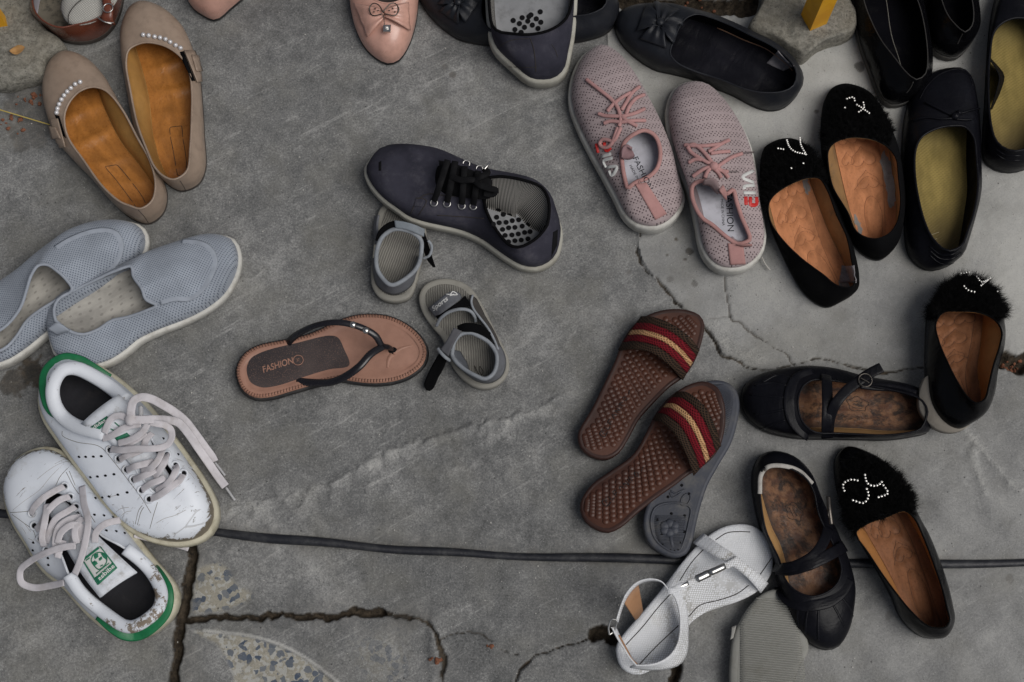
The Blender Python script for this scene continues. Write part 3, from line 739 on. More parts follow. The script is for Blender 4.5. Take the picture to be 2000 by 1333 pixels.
# ------------------------------------------------------------------ shared materials
WHITE_RUB = rubber('off_white_rubber', (.58, .57, .53), .6, (.24, .22, .18), .6)
CREAM_RUB = rubber('cream_rubber', (.52, .49, .38), .6, (.22, .19, .12), .7)
BLACK_RUB = rubber('black_rubber', (.014, .014, .015), .6, (.07, .065, .06), .5)
BLACK_LEA = leather('black_leather', (.0056, .0057, .0080), .33, .3, (.02, .021, .028), .25, 420, .25, .11, wr=.4)
BLACK_PAT = leather('black_patent', (.003, .003, .0038), .22, .3, (.010, .010, .010), .15, 260, .25, .14, wr=.5)
BLACK_CLOTH = leather('black_suede', (.005, .005, .0056), .85, .3, (.012, .012, .012), .3, 900, .3, .04)
FUR = plain('black_fur', (.004, .004, .0043), .8, 0, .12)
GEM = plain('rhinestone', (.80, .78, .74), .15, .35, .9, .2)
STEEL = plain('worn_steel', (.55, .54, .52), .28, 1.0)
DARKMETAL = plain('dark_metal', (.10, .09, .08), .35, .9)
STITCH_D = plain('dark_thread', (.03, .025, .022), .9)
BLACKINK = plain('black_ink', (.018, .018, .022), .7, 0, .3)
VOID = plain('dark_hole', (.008, .008, .009), .95, 0, .1)
PEARL = plain('pearl', (.62, .61, .62), .22, .25, .6, .1)

# ------------------------------------------------------------------ beige ballet flats with pearls
def insole_leather(name, col, dark, rough=.35, sp=.15, scale=(26, 6), patches=None, edge_dark=.5, coat=.1):
    """worn leather insole; u runs heel to toe"""
    m = Mat(name); uv = m.coord('UV'); s = m.n('ShaderNodeSeparateXYZ', {0: uv})
    c = m.mix(m.ramp(m.noise(1, 5, .6, m.coord('UV', (7, 4, 1)), .5), .3, .7), dim(col, .75), dim(col, 1.15))
    c = m.mix(m.mth('MULTIPLY', m.ramp(s.outputs[0], .28, .02), edge_dark), c, dark)  # heel and toe ends painted darker: shading inside the shoe put into the colour
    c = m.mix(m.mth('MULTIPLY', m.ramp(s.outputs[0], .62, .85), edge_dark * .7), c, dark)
    if patches: 
        pm = m.ramp(m.noise(1, 7, .7, m.coord('UV', (14, 7, 1)), .4), patches[1], patches[1] + .03); c = m.mix(pm, c, patches[0])
    c = m.mix(m.ramp(m.noise(330, 5), .5, .75, 0, .35), c, dark)
    return m.done(c, m.ramp(m.noise(40, 4), .3, .7, rough * .7, rough * 1.5), m.bump(m.noise(1, 4, .6, m.coord('UV', (scale[0], scale[1], 1)), .8), .4, .002), sp, coat=0)
BEIGE = leather('beige_leather', (.315, .238, .182), .42, .10, (.17, .125, .095), .25, 700, .10, .4)
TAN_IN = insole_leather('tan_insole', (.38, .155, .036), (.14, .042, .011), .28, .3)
TAN_LIN = leather('tan_lining', (.36, .19, .055), .5, .25)
BROWN_RUB = rubber('brown_rubber', (.05, .04, .035))
def beige_creases(ph):
    def f(u, v):
        z = 0
        for k, (p, a) in enumerate(((.12, .34), (.27, .24), (.40, .32), (.52, .46), (.64, .38))):
            z = z + a * np.exp(-((u - p - .02 * np.sin(3 * v + ph + k)) / .022) ** 2) * np.sin(np.pi * np.clip(v, 0, 1)) ** .7
        return z
    return f
def beige(label, S, si, R, ri, pearls, rect, tab, ph, wide):
    q = closed_shoe('ballet_flat', label, 'shoe', 'beige ballet flats with pearls', S, si, R, ri, [(0, 5.2), (.25, 4.5), (.6, 3.9), (.85, 4.2), (1, 4.6)],
                    dict(upper=BEIGE, lining=TAN_LIN, insole=TAN_IN, sole=BROWN_RUB, binding=BEIGE), zs=.6, hi=2.0, out=.04, crease=beige_creases(ph), bind=.28, wide=wide, n=72, K=16)
    for x, y in pearls:
        p = on(q, x, y, .18)
        if p is not None: v, f = sphere(p, .0031, 10, 7); mk('pearl', v, f, PEARL, q.root)
    insole_lines(q, 'stitched_rectangle', [rect + rect[:1]], .08, STITCH_D, .02, straight=True)
    o = poly_on(q, 'side_bow', tab[0], BEIGE, .35, .12, nx=9, ny=7); poly_on(q, 'bow_loop', tab[1], BEIGE, .55, .15, parent=o, nx=6, ny=5)
    poly_on(q, 'bow_ribbon', tab[2], BLACK_CLOTH, .12, .06, nx=6, ny=4)
    lines_on(q, 'heel_seam', [tab[3]], .07, STITCH_D, .01)
    return q
z1 = 2.962
def Z1(*p): return [(x / z1, y / z1) for x, y in p]
beige('beige flat with pearls tucked behind its mate, bow on its right side', [(354, 374), (324, 358), (297, 324), (283, 297), (268, 262), (252, 180), (240, 101), (239, 44), (252, 10), (273, -2), (297, 3), (324, 20), (358, 57), (381, 111), (392, 160), (396, 203), (400, 270), (402, 331), (388, 361)], 9,
      [(340, 352), (318, 345), (300, 326), (287, 297), (267, 243), (253, 176), (245, 125), (250, 98), (268, 86), (290, 82), (327, 91), (358, 115), (372, 145), (376, 180), (376, 219), (373, 287), (366, 335)], 9,
      Z1((831, 207), (861, 211), (895, 218), (926, 224), (957, 233), (984, 249), (1015, 268), (1042, 284)), [(.10, .35), (.10, .62), (.34, .62), (.34, .36)],
      (Z1((1060, 300), (1125, 300), (1185, 470), (1130, 480)), Z1((1095, 330), (1140, 330), (1175, 420), (1120, 420)), Z1((1040, 305), (1060, 300), (1125, 470), (1108, 470)), Z1((1040, 1045), (1060, 1075), (1075, 1105))), 0, (2.0, .1))
beige('beige flat with pearls nearer the grey slip-ons, bow on its left side', [(290, 438), (258, 428), (233, 408), (189, 358), (148, 317), (111, 273), (96, 233), (84, 190), (82, 150), (97, 112), (121, 96), (162, 111), (203, 152), (233, 206), (267, 267), (290, 300), (311, 338), (327, 381), (319, 418)], 10,
      [(275, 409), (252, 403), (233, 395), (199, 365), (162, 314), (133, 272), (125, 245), (125, 223), (133, 202), (146, 185), (160, 175), (182, 169), (205, 175), (222, 190), (243, 219), (270, 270), (294, 314), (305, 360), (298, 393)], 10,
      Z1((465, 480), (438, 492), (414, 514), (393, 534), (375, 556), (360, 580), (347, 607), (338, 632), (334, 655)), [(.10, .32), (.10, .62), (.36, .60), (.36, .34)],
      (Z1((300, 690), (345, 690), (390, 850), (345, 850)), Z1((302, 730), (340, 740), (370, 800), (320, 800)), Z1((322, 668), (345, 672), (385, 800), (362, 780)), Z1((800, 1215), (835, 1255), (858, 1290))), 1.4, (.1, 1.7))

# ------------------------------------------------------------------ pink flats
PINK = leather('pink_leather', (.60, .345, .275), .33, .08, (.42, .24, .19), .25, 700, .08, .5, coat=.15)
pm = dict(upper=PINK, lining=leather('dark_lining', (.05, .04, .04)), insole=leather('dark_insole', (.06, .045, .04)), sole=BLACK_RUB, binding=PINK)
q = closed_shoe('ballet_flat', 'pink flat cut by the top edge, only its heel showing', 'shoe', 'pink leather flats', [(418, 41), (397, 32), (377, 17), (367, -5), (366, -60), (375, -120), (395, -190), (430, -250), (480, -285), (530, -265), (550, -200), (545, -130), (520, -70), (492, -20), (467, 5), (447, 22), (432, 36)], 8,
                [(412, -12), (385, -22), (372, -60), (382, -120), (402, -185), (440, -215), (478, -225), (508, -205), (515, -165), (495, -110), (468, -50), (440, -18)], 6, [(0, 5.2), (.4, 3.9), (1, 4.6)], pm, zs=.6, hi=1.6, out=.03)
q = closed_shoe('ballet_flat', 'pink flat with a leather bow and hanging jewel on its toe', 'shoe', 'pink leather flats', [(752, -225), (715, -205), (695, -150), (689, -80), (685, 0), (688, 25), (695, 57), (710, 90), (730, 112), (757, 126), (777, 121), (791, 105), (805, 75), (814, 37), (817, 0), (814, -80), (806, -150), (788, -205)], 9,
                [(752, -240), (718, -220), (702, -165), (698, -95), (701, -40), (715, -10), (735, 3), (757, 8), (780, 3), (798, -10), (806, -40), (800, -95), (797, -165), (785, -220)], 7, [(0, 5.2), (.5, 3.9), (1, 4.8)], pm, zs=.6, hi=1.2, out=.04)
z6 = 4.0
def Z6(*p): return [(360 + x / z6, y / z6) for x, y in p]
def bow_lobe(q, name, c, tipa, tipb, mat, lift=(.5, .9, .35), pleats=2.5, th=.12, parent=None, n=14, m_=11, curl=.0, amp=.25):
    """one loop of a bow: gathered at c, spread between tipa and tipb"""
    c, tipa, tipb = [np.array(p, float) for p in (c, tipa, tipb)]; G = np.zeros((n, m_, 3))
    for i, t in enumerate(np.linspace(0, 1, n)):
        for j, s in enumerate(np.linspace(0, 1, m_)):
            e = tipa * (1 - s) + tipb * s; w = .16 + .84 * t ** .8
            mid = (tipa + tipb) / 2; p2 = c + (mid - c) * t + (e - mid) * w * (1 - .12 * (2 * s - 1) ** 2 * 0)
            lf = lift[0] + (lift[1] - lift[0]) * math.sin(math.pi * min(1, t * 1.05)) + (lift[2] - lift[0]) * t
            lf += amp * math.cos(2 * math.pi * pleats * (s - .5)) * (1 - .75 * t)
            p = on(q, p2[0], p2[1], lf)
            G[i, j] = p if p is not None else (G[i - 1, j] if i else un(p2[0], p2[1], 4))
    v, f = sheet(G, th); return mk(name, v, f, mat, parent or q.root)
bc = Z6((1567, 120))[0]
b1 = bow_lobe(q, 'bow', bc, *Z6((1335, 30), (1440, 290)), PINK); bow_lobe(q, 'bow', bc, *Z6((1745, 20), (1750, 240)), PINK)
P1 = [Z6(*s) for s in ([(1567, 120), (1530, 60), (1490, 50), (1468, 90), (1490, 140), (1560, 130)], [(1567, 120), (1600, 60), (1640, 50), (1668, 90), (1640, 140), (1575, 130)])]
pr = [tube(path_on(q, s, 1.0, 8, 3), .16, .16, k=6) for s in P1] + [sphere(on(q, *Z6(g)[0], 1.05), .0012, 6, 4) for g in ((1510, 90), (1530, 105), (1600, 105), (1625, 90), (1500, 115), (1640, 115))]
pr += [tube(path_on(q, Z6((1568, 130), (1570, 165), (1575, 205)), .85, 6, 2), .10, k=6)]
v, f = join(pr); brooch = mk('metal_brooch', v, f, DARKMETAL, q.root)
c0 = on(q, *Z6((1582, 230))[0], .75); v, f = prism(np.array([(c0[0] + .0048 * dx, c0[1] + .0048 * dy) for dx, dy in ((-1, -1), (1, -1.05), (1.05, 1), (-1, 1))]), c0[2] - .002, c0[2] + .001, .0006)
mk('jewel_setting', v, f, STEEL, brooch, smooth=False); v, f = sphere((c0[0], c0[1], c0[2] + .001), .0027, 10, 6); mk('jewel', v, f, GEM, brooch)

# ------------------------------------------------------------------ brown leather shoe, upper left corner
BROWN = leather('brown_leather', (.135, .036, .018), .3, .2, (.05, .02, .012), .4, 500, .2, .5, coat=.2)
LILAC = leather('lilac_lining', (.40, .38, .42), .7, .2, (.15, .13, .14), .4)
q = closed_shoe('strap_shoe', 'brown leather buckled shoe with pale lining in the upper corner', 'shoe', None, [(66, 4), (68, 30), (82, 50), (103, 66), (120, 79), (147, 86), (179, 84), (204, 73), (224, 52), (238, 18), (246, -50), (235, -125), (205, -150), (165, -130), (125, -100), (95, -70), (75, -35)], 11,
                [(62, -5), (68, 25), (90, 46), (118, 55), (147, 50), (179, 42), (205, 28), (224, 5), (230, -30), (218, -60), (190, -75), (160, -80), (125, -75), (92, -58), (70, -30)], 9, [(0, 6.2), (.4, 5.2), (1, 5)],
                dict(upper=BROWN, lining=LILAC, insole=leather('dirty_insole', (.12, .105, .08), .8, .4, (.03, .03, .025), .8), sole=BROWN_RUB, binding=BROWN), zs=1.0, hi=2.6, out=.06)
GAUZE = weave('white_gauze', (.38, .37, .34), (.60, .59, .55), 130, .9, amt=1.0)
lay = strip([(118, 20, 4.2), (132, 46, 4.6), (150, 50, 5.0), (178, 44, 5.2), (205, 26, 5.0), (228, 5, 5.0), (245, -30, 4.6)], [(122, 0, 4.4), (140, -25, 4.8), (160, -40, 5.4), (180, -45, 5.4), (200, -48, 5.0), (215, -50, 4.8), (225, -60, 4.4)], 24, 10, .25)
lay[..., 2] += .003 * np.sin(np.linspace(0, 9, 24))[None, :]
v, f = sheet(lay, .15); gz = mk('gauze_tongue', v, f, GAUZE, q.root)
mk('tongue_seam', *tube(path_z([(134, 48, 5.3), (134, 30, 5.5), (145, 12, 5.8), (165, -5, 6)]), .12, k=6), STITCH_D, gz)
st = strip([(196, -20, 6.2), (199, 0, 6.0), (201, 20, 5.9), (197, 36, 5.6), (204, 50, 4.6)], [(212, -20, 6.2), (216, 0, 6.0), (221, 20, 5.9), (220, 38, 5.5), (226, 50, 4.4)], 12, 4, .1)
v, f = sheet(st, .2); sp_ = mk('buckle_strap', v, f, BROWN, q.root)
v, f = join([ring(un(211, 16, 6.2), .62, .16), tube(path_z([(190, 34, 5.8), (202, 42, 5.9), (218, 47, 5.6)]), .2, k=6), tube(path_z([(201, 42, 5.7), (210, 44, 5.7), (222, 45, 5.3)]), .16, k=6)]); mk('buckle', v, f, STEEL, sp_)

# ------------------------------------------------------------------ black flats with leather rosettes
def rosette(q, c, rad, rot, mat, k=4):
    made = None; c = np.array(c, float)
    for i in range(k):
        a = rot + i * 2 * math.pi / k; h = .62
        ta = c + rad * np.array((math.cos(a - h), math.sin(a - h))); tb = c + rad * np.array((math.cos(a + h), math.sin(a + h)))
        o = bow_lobe(q, 'rosette', c, ta, tb, mat, (.45, .85, .3), 2.0 + .5 * (i % 2), .1, parent=made, n=12, m_=13, amp=.22)
        if made is None: made = o
    p = on(q, c[0], c[1], .75)
    if p is not None: v, f = sphere(p, .0055, 10, 6, (1, 1, .6)); mk('rosette_knot', v, f, mat, made)
def wavy(u, v): return .2 * np.sin(26 * u + 3 * np.sin(5 * v)) * np.sin(9 * v + 8 * u) 
BIN = leather('black_insole', (.010, .010, .0135), .32, .4, (.02, .02, .025), .3, 700, .6, .06, wr=.7)
SLATE = leather('slate_black_leather', (.014, .0155, .020), .42, .25, (.035, .036, .04), .3, 420, .25, .25, wr=.3)
bm = dict(upper=SLATE, lining=leather('black_lining', (.005, .005, .006), .7, spec=.05), insole=BIN, sole=BLACK_RUB, binding=SLATE)
q = closed_shoe('ballet_flat', 'black flat with a leather rosette lying under the upper canvas sneaker', 'shoe', 'black flats with rosettes', [(1208, 15), (1204, 42), (1186, 65), (1152, 78), (1117, 84), (1040, 92), (963, 90), (923, 85), (892, 76), (859, 52), (833, 24), (818, -5), (815, -40), (835, -78), (900, -95), (1000, -90), (1100, -68), (1165, -40), (1198, -10)], 11,
                [(1187, -5), (1181, 14), (1152, 29), (1119, 34), (1040, 56), (985, 64), (958, 60), (943, 42), (938, 20), (945, -15), (985, -50), (1040, -62), (1100, -58), (1150, -42), (1178, -22)], 8, [(0, 4.6), (.3, 4.0), (.6, 3.6), (1, 4.2)], bm, zs=.5, hi=1.6, out=.03, crease=wavy)
rosette(q, (897, 8), 40, .6, SLATE)
q = closed_shoe('ballet_flat', 'black flat with a gathered leather rosette and peeling heel lining', 'shoe', 'black flats with rosettes', [(1557, 186), (1530, 212), (1500, 217), (1470, 208), (1430, 187), (1390, 171), (1350, 155), (1310, 145), (1280, 138), (1240, 113), (1212, 84), (1200, 54), (1203, 36), (1214, 17), (1236, 8), (1270, 5), (1302, 6), (1330, 13), (1360, 20), (1390, 27), (1430, 43), (1470, 62), (1510, 82), (1542, 107), (1564, 138), (1566, 164)], 11,
                [(1551, 168), (1530, 180), (1486, 182), (1450, 174), (1410, 158), (1350, 138), (1322, 124), (1308, 106), (1314, 80), (1325, 55), (1338, 36), (1360, 27), (1390, 34), (1430, 50), (1470, 70), (1510, 90), (1542, 116), (1557, 142)], 8, [(0, 4.5), (.3, 4.1), (.6, 3.6), (1, 4.3)], bm, zs=.5, hi=1.7, out=.03, crease=wavy, wide=(.2, .8))
rosette(q, (1289, 50), 48, .35, SLATE)
LIN_PATCH = leather('grey_suede_patch', (.30, .28, .29), .9, .2, (.1, .09, .09), .5)
poly_on(q, 'heel_patch', [(1497, 124), (1520, 99), (1550, 130), (1530, 140)], LIN_PATCH, .15, .1)
insole_lines(q, 'lifting_edge', [[(.12, .97), (.3, .98), (.5, .99)], [(.12, .03), (.28, .02), (.42, .015)]], .16, plain('raw_leather_edge', (.36, .20, .12)), .12)

# ------------------------------------------------------------------ black ballet flats with gold insoles
m = Mat('gold_insole'); uv = m.coord('UV'); s = m.n('ShaderNodeSeparateXYZ', {0: uv})
c = m.mix(m.ramp(m.noise(1, 4, .6, m.coord('UV', (5, 3, 1))), .3, .7), (.19, .14, .038), (.33, .245, .072))
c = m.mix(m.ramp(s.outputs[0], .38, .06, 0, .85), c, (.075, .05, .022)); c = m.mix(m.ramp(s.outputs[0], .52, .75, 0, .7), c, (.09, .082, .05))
w1 = m.n('ShaderNodeTexWave', {'Vector': m.coord(), 'Scale': 130.0}, bands_direction='DIAGONAL').outputs[1]
w2 = m.n('ShaderNodeTexWave', {'Vector': m.coord(), 'Scale': 130.0}, bands_direction='X').outputs[1]
c = m.mix(m.mth('MULTIPLY', m.mth('MULTIPLY', w1, w2), .45), c, (.12, .09, .03))
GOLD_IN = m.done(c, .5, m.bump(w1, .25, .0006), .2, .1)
gm = dict(upper=BLACK_LEA, lining=leather('black_lining_b', (.005, .005, .006), .6, spec=.06), insole=GOLD_IN, sole=BLACK_RUB, binding=BLACK_LEA)
q = closed_shoe('ballet_flat', 'black ballet flat with gold insole and thin knotted bow', 'shoe', 'black flats with gold insoles', [(1850, 521), (1814, 529), (1787, 516), (1771, 491), (1766, 432), (1764, 368), (1761, 303), (1765, 239), (1780, 181), (1799, 152), (1827, 137), (1863, 129), (1883, 131), (1898, 146), (1906, 184), (1912, 239), (1914, 303), (1914, 368), (1902, 420), (1886, 474), (1875, 501)], 11,
                [(1855, 492), (1843, 489), (1821, 468), (1805, 436), (1792, 387), (1785, 336), (1787, 291), (1798, 268), (1824, 252), (1855, 245), (1885, 247), (1903, 268), (1908, 303), (1911, 362), (1905, 407), (1892, 449), (1879, 481)], 9, [(0, 5), (.3, 4.2), (.6, 3.8), (1, 4.3)], gm, zs=.5, hi=1.6, out=.03, bind=.34, wide=(.1, 1.2))
za = 3.1
def ZA(*p): return [(1740 + x / za, 110 + y / za) for x, y in p]
ties = [ZA((375, 365), (330, 345), (270, 315), (210, 285)), ZA((380, 360), (440, 345), (500, 325), (545, 318)), ZA((370, 380), (300, 385), (220, 375), (130, 395)), ZA((390, 385), (440, 390), (490, 385))]
v, f = join([tube(path_on(q, t, .22, 8, 2), .26, .18, k=6) for t in ties] + [sphere(on(q, *ZA((385, 370))[0], .3), .006, 9, 6, (1.0, .8, .7)), sphere(on(q, *ZA((405, 352))[0], .3), .004, 8, 5)])
mk('knotted_bow', v, f, BLACK_LEA, q.root)
lines_on(q, 'toe_seam', [ZA((175, 260), (220, 180), (300, 110), (400, 80), (460, 100), (495, 180))], .12, BLACK_LEA, .03)
for k, (y0, w_) in enumerate(((1195, 1), (1220, 1.1), (1250, .8))): lines_on(q, 'heel_fold', [ZA((235, y0 - 45), (300, y0 + 5), (370, y0 + 5), (425, y0 - 30))], .28 * w_, BLACK_LEA, .0, .16)
STAMP = plain('worn_stamp', (.42, .36, .22), .6)
insole_lines(q, 'worn_stamp', [[(.16, .30), (.16, .55)], [(.185, .28), (.185, .52)], [(.21, .32), (.21, .56)]], .08, STAMP, .02)
q = closed_shoe('ballet_flat', 'black ballet flat with gold insole cut by the right edge', 'shoe', 'black flats with gold insoles', [(1972, 338), (1940, 331), (1920, 312), (1919, 270), (1923, 200), (1927, 120), (1933, 50), (1943, 0), (1965, -55), (2005, -90), (2045, -70), (2065, 0), (2075, 80), (2072, 160), (2062, 240), (2040, 300), (2010, 328)], 9,
                [(1985, 297), (1960, 291), (1944, 276), (1935, 250), (1929, 184), (1931, 113), (1940, 62), (1960, 42), (1985, 34), (2020, 40), (2045, 65), (2056, 110), (2060, 170), (2052, 230), (2030, 278)], 8, [(0, 5), (.3, 4.2), (.6, 3.8), (1, 4.3)], gm, zs=.5, hi=1.4, out=.03, bind=.36)
wv = strip([(1931, 113, 3.7), (1943, 130, 3.2), (1952, 150, 3.0), (1946, 180, 3.1), (1935, 215, 3.4)], [(1933, 112, 1.6), (1950, 130, 1.2), (1962, 148, 1.0), (1954, 180, 1.0), (1938, 214, 1.4)], 14, 6)
v, f = sheet(wv, .1); mk('buckled_lining', v, f, gm['lining'], q.root)
for k, y0 in enumerate((303, 312)): lines_on(q, 'heel_fold', [[(1945, y0 - 12), (1965, y0), (1995, y0 + 1)]], .3, BLACK_LEA, .0, .16)

# ------------------------------------------------------------------ black loafers, upper right corner
lm_ = dict(upper=BLACK_PAT, lining=leather('black_lining_c', (.003, .003, .0036), .6, spec=.06), insole=leather('black_insole_c', (.004, .004, .0055), .3, .3, (.02, .02, .02), .3, 500, .3, .02), sole=rubber('grey_black_rubber', (.06, .058, .055)), binding=leather('worn_edge', (.03, .028, .026), .6))
q = closed_shoe('loafer', 'scuffed black patent loafer beside the rough stone', 'shoe', 'black patent loafers', [(1765, 206), (1735, 210), (1716, 192), (1698, 147), (1678, 92), (1666, 40), (1657, -20), (1648, -100), (1652, -170), (1685, -205), (1725, -190), (1760, -130), (1785, -60), (1800, 0), (1811, 60), (1817, 110), (1812, 155), (1793, 186)], 9,
                [(1790, 157), (1770, 143), (1745, 112), (1720, 79), (1700, 40), (1686, 0), (1684, -40), (1702, -62), (1735, -60), (1770, -40), (1793, 0), (1807, 53), (1813, 118), (1808, 146)], 7, [(0, 6), (.3, 5), (.6, 4.6), (1, 5.2)], lm_, zs=1.2, hi=2.0, out=.12, bind=.16)
ins = [[(.08, .45), (.2, .5), (.35, .47), (.5, .5), (.62, .47), (.75, .5)]]
insole_lines(q, 'cracked_insole_edge', ins, .13, plain('pale_crack', (.16, .15, .13)), .05)
lines_on(q, 'heel_seam', [[(1784, 160), (1778, 172), (1770, 182)]], .16, lm_['binding'], .02)
q = closed_shoe('loafer', 'black patent loafer behind its mate, only the heel showing', 'shoe', 'black patent loafers', [(1875, 110), (1858, 119), (1834, 114), (1818, 100), (1808, 60), (1800, 0), (1790, -80), (1782, -160), (1785, -230), (1815, -275), (1855, -255), (1880, -180), (1897, -90), (1908, 0), (1910, 45), (1901, 75)], 9,
                [(1885, 64), (1868, 52), (1850, 30), (1838, 0), (1825, -60), (1820, -110), (1838, -135), (1865, -120), (1885, -70), (1898, -10), (1903, 30), (1899, 52)], 6, [(0, 6), (.3, 5), (.6, 4.6), (1, 5.2)], lm_, zs=1.2, hi=2.0, out=.12, bind=.16)
lines_on(q, 'heel_seam', [[(1880, 66), (1875, 76), (1870, 86)]], .16, lm_['binding'], .02)

# ------------------------------------------------------------------ fur topped flats with rhinestones
PEACH = insole_leather('peach_insole', (.53, .225, .105), (.22, .095, .05), .55, .08, (20, 8), None, .25, .0)
PEACH_D = insole_leather('brown_peach_insole', (.235, .105, .052), (.036, .021, .014), .5, .08, (20, 8), None, .85, .0)
OCHRE = leather('ochre_lining', (.30, .17, .07), .6, .4, (.10, .09, .075), .6)
OCHRE2 = leather('orange_lining', (.38, .17, .055), .5, .15)
def heart(cu, cv, su, sv, flip=1):
    return [(cu + flip * su * (13 * math.cos(t) - 5 * math.cos(2 * t) - 2 * math.cos(3 * t) - math.cos(4 * t)) / 17, cv + sv * math.sin(t) ** 3) for t in np.linspace(0, 2 * math.pi, 18)]
def oval(cu, cv, su, sv): return [(cu + su * math.cos(t), cv + sv * math.sin(t)) for t in np.linspace(0, 2 * math.pi, 16)]
WORN = leather('worn_grey_backing', (.30, .285, .27), .9, .2, (.14, .12, .10), .5, 600, .5, .1)
def fur_flat(label, S, si, R, ri, gem, seed, insole, lining, rz=None, zs=.5, base=0.0, sole=None, toe=.66, count=13000, hi=1.8, flow=(0, 0), lift=.9, up=BLACK_CLOTH, out=.03, length=.9, patch_=None, r0=.34, wide=(.2, .9), worn=(), gr=.135, th=(.30, .125, .058)):
    CURV = [heart(.44, .5, .055, .22, -1), heart(.56, .5, .06, .24, -1), heart(.68, .28, .055, .2, -1), heart(.68, .68, .055, .2, -1), heart(.56, .2, .04, .12, -1), oval(.23, .5, .13, .2), [(.02, .74), (.3, .76), (.55, .84), (.8, .86)], [(.4, .2), (.46, .5), (.4, .8)]]
    q = closed_shoe('fur_flat', label, 'shoe', 'black flats with fur and rhinestones', S, si, R, ri, rz or [(0, 5), (.3, 4.2), (.65, 3.8), (1, 4.3)], dict(upper=up, lining=lining, insole=insole, sole=sole or BLACK_RUB, binding=BLACK_CLOTH), zs=zs, base=base, hi=hi, out=out, bind=.2, inset=.3, wide=wide, n=96, K=30, crease=quilted(CURV))
    fur(q, toe, r0, count, length, FUR, seed, flow=flow)
    gems(q, gem, GEM, r=gr, step=gr * 2.3, lift=lift)
    insole_lines(q, 'quilting', CURV, .07, plain('quilt_thread', th, .9), .0)
    for k, (pp, sd) in enumerate(worn): insole_patch(q, 'worn_patch', pp, WORN, .04, .012, sd)
    if patch_: poly_on(q, 'heel_patch', patch_, LIN_PATCH, .12, .08)
    return q
zb = 2.722
def ZB(*p): return [(1460 + x / zb, 130 + y / zb) for x, y in p]
fur_flat('fur topped black flat with rhinestone initials, farther of the upper pair', [(1715, 509), (1690, 501), (1668, 480), (1648, 442), (1630, 402), (1614, 350), (1604, 290), (1604, 235), (1610, 198), (1626, 172), (1647, 160), (1672, 163), (1698, 175), (1720, 203), (1738, 240), (1752, 280), (1761, 325), (1766, 370), (1764, 417), (1754, 468), (1736, 497)], 10,
         [(1713, 468), (1688, 464), (1669, 450), (1655, 417), (1625, 365), (1616, 321), (1616, 295), (1626, 280), (1647, 270), (1673, 267), (1710, 273), (1736, 288), (1752, 310), (1757, 350), (1761, 395), (1754, 435), (1739, 457)], 9,
         [ZB((525, 195), (553, 187), (560, 205)), ZB((570, 225), (600, 245), (632, 268)), ZB((602, 215), (606, 240), (580, 262)), ZB((516, 240))], 11, PEACH, OCHRE, wide=(1.5, .7), worn=(([(.28, .86), (.40, .84), (.52, .80), (.58, .90), (.50, .99), (.30, .99)], 1), ([(.80, .48), (.84, .55), (.80, .64), (.76, .56)], 2), ([(.16, .06), (.24, .02), (.28, .08), (.2, .16)], 3)))
fur_flat('fur topped black flat with rhinestone initials beside the pink sneaker', [(1642, 590), (1614, 601), (1587, 589), (1565, 567), (1543, 530), (1524, 490), (1510, 457), (1497, 409), (1488, 365), (1485, 325), (1493, 290), (1521, 270), (1553, 269), (1588, 293), (1610, 345), (1628, 383), (1646, 431), (1664, 483), (1676, 541), (1670, 570)], 11,
         [(1664, 562), (1636, 560), (1607, 538), (1563, 505), (1526, 468), (1504, 435), (1499, 402), (1508, 383), (1544, 358), (1581, 346), (1602, 348), (1618, 372), (1636, 420), (1655, 461), (1666, 512), (1672, 545)], 8,
         [ZB((205, 420), (215, 450), (240, 475), (290, 487)), ZB((265, 410), (270, 440), (285, 470), (297, 490)), ZB((165, 460), (190, 465)), ZB((225, 560)), ZB((285, 535))], 12, PEACH, OCHRE, wide=(.1, 1.7), worn=(([(.62, .86), (.70, .84), (.74, .94), (.64, .98)], 4), ([(.06, .6), (.16, .72), (.2, .9), (.1, .95), (.05, .8)], 5), ([(.82, .5), (.86, .6), (.82, .7)], 6)), patch_=ZB((500, 1060), (565, 1060), (575, 1150), (490, 1150)))
zc = 3.4175
def ZC(*p): return [(1430 + x / zc, 490 + y / zc) for x, y in p]
TAUPE_RUB = rubber('taupe_rubber', (.26, .235, .20), .7, (.12, .10, .08), .4)
q = fur_flat('fur topped black flat standing askew with its pale heel on the buckled shoe', [(1898, 826), (1869, 840), (1840, 828), (1815, 795), (1806, 739), (1807, 666), (1810, 622), (1820, 588), (1842, 558), (1878, 540), (1915, 548), (1945, 580), (1958, 630), (1956, 680), (1944, 724), (1938, 768), (1927, 797), (1914, 814)], 9,
         [(1908, 789), (1892, 780), (1869, 747), (1846, 701), (1832, 666), (1826, 633), (1840, 610), (1869, 607), (1913, 610), (1945, 625), (1958, 648), (1954, 677), (1942, 715), (1933, 753), (1925, 780)], 7,
         [ZC((1525, 195), (1545, 190), (1570, 185)), ZC((1535, 265), (1560, 290), (1600, 300)), ZC((1615, 210), (1640, 240), (1680, 230)), ZC((1640, 262), (1690, 220)), ZC((1735, 300))], 13, PEACH_D, OCHRE2, th=(.09, .04, .022), wide=(0, 2.2), rz=[(0, 8.6), (.3, 7.4), (.65, 6.0), (1, 5.6)], zs=.6, base=[(0, 3.4), (.5, 2.0), (1, .3)], up=BLACK_PAT, flow=(.45, -.05), count=20000, length=1.35, hi=1.6)
hl = np.array([(1806, 738), (1796, 755), (1790, 780), (1792, 803), (1803, 822), (1825, 841), (1852, 848), (1878, 842), (1890, 830), (1870, 810), (1840, 780), (1820, 745)], float)
hw = crom(hl, True, 5); top_ = un(hw[:, 0] + 6, hw[:, 1] - 4, 4.2); bot_ = un(hw[:, 0], hw[:, 1], 2.4)
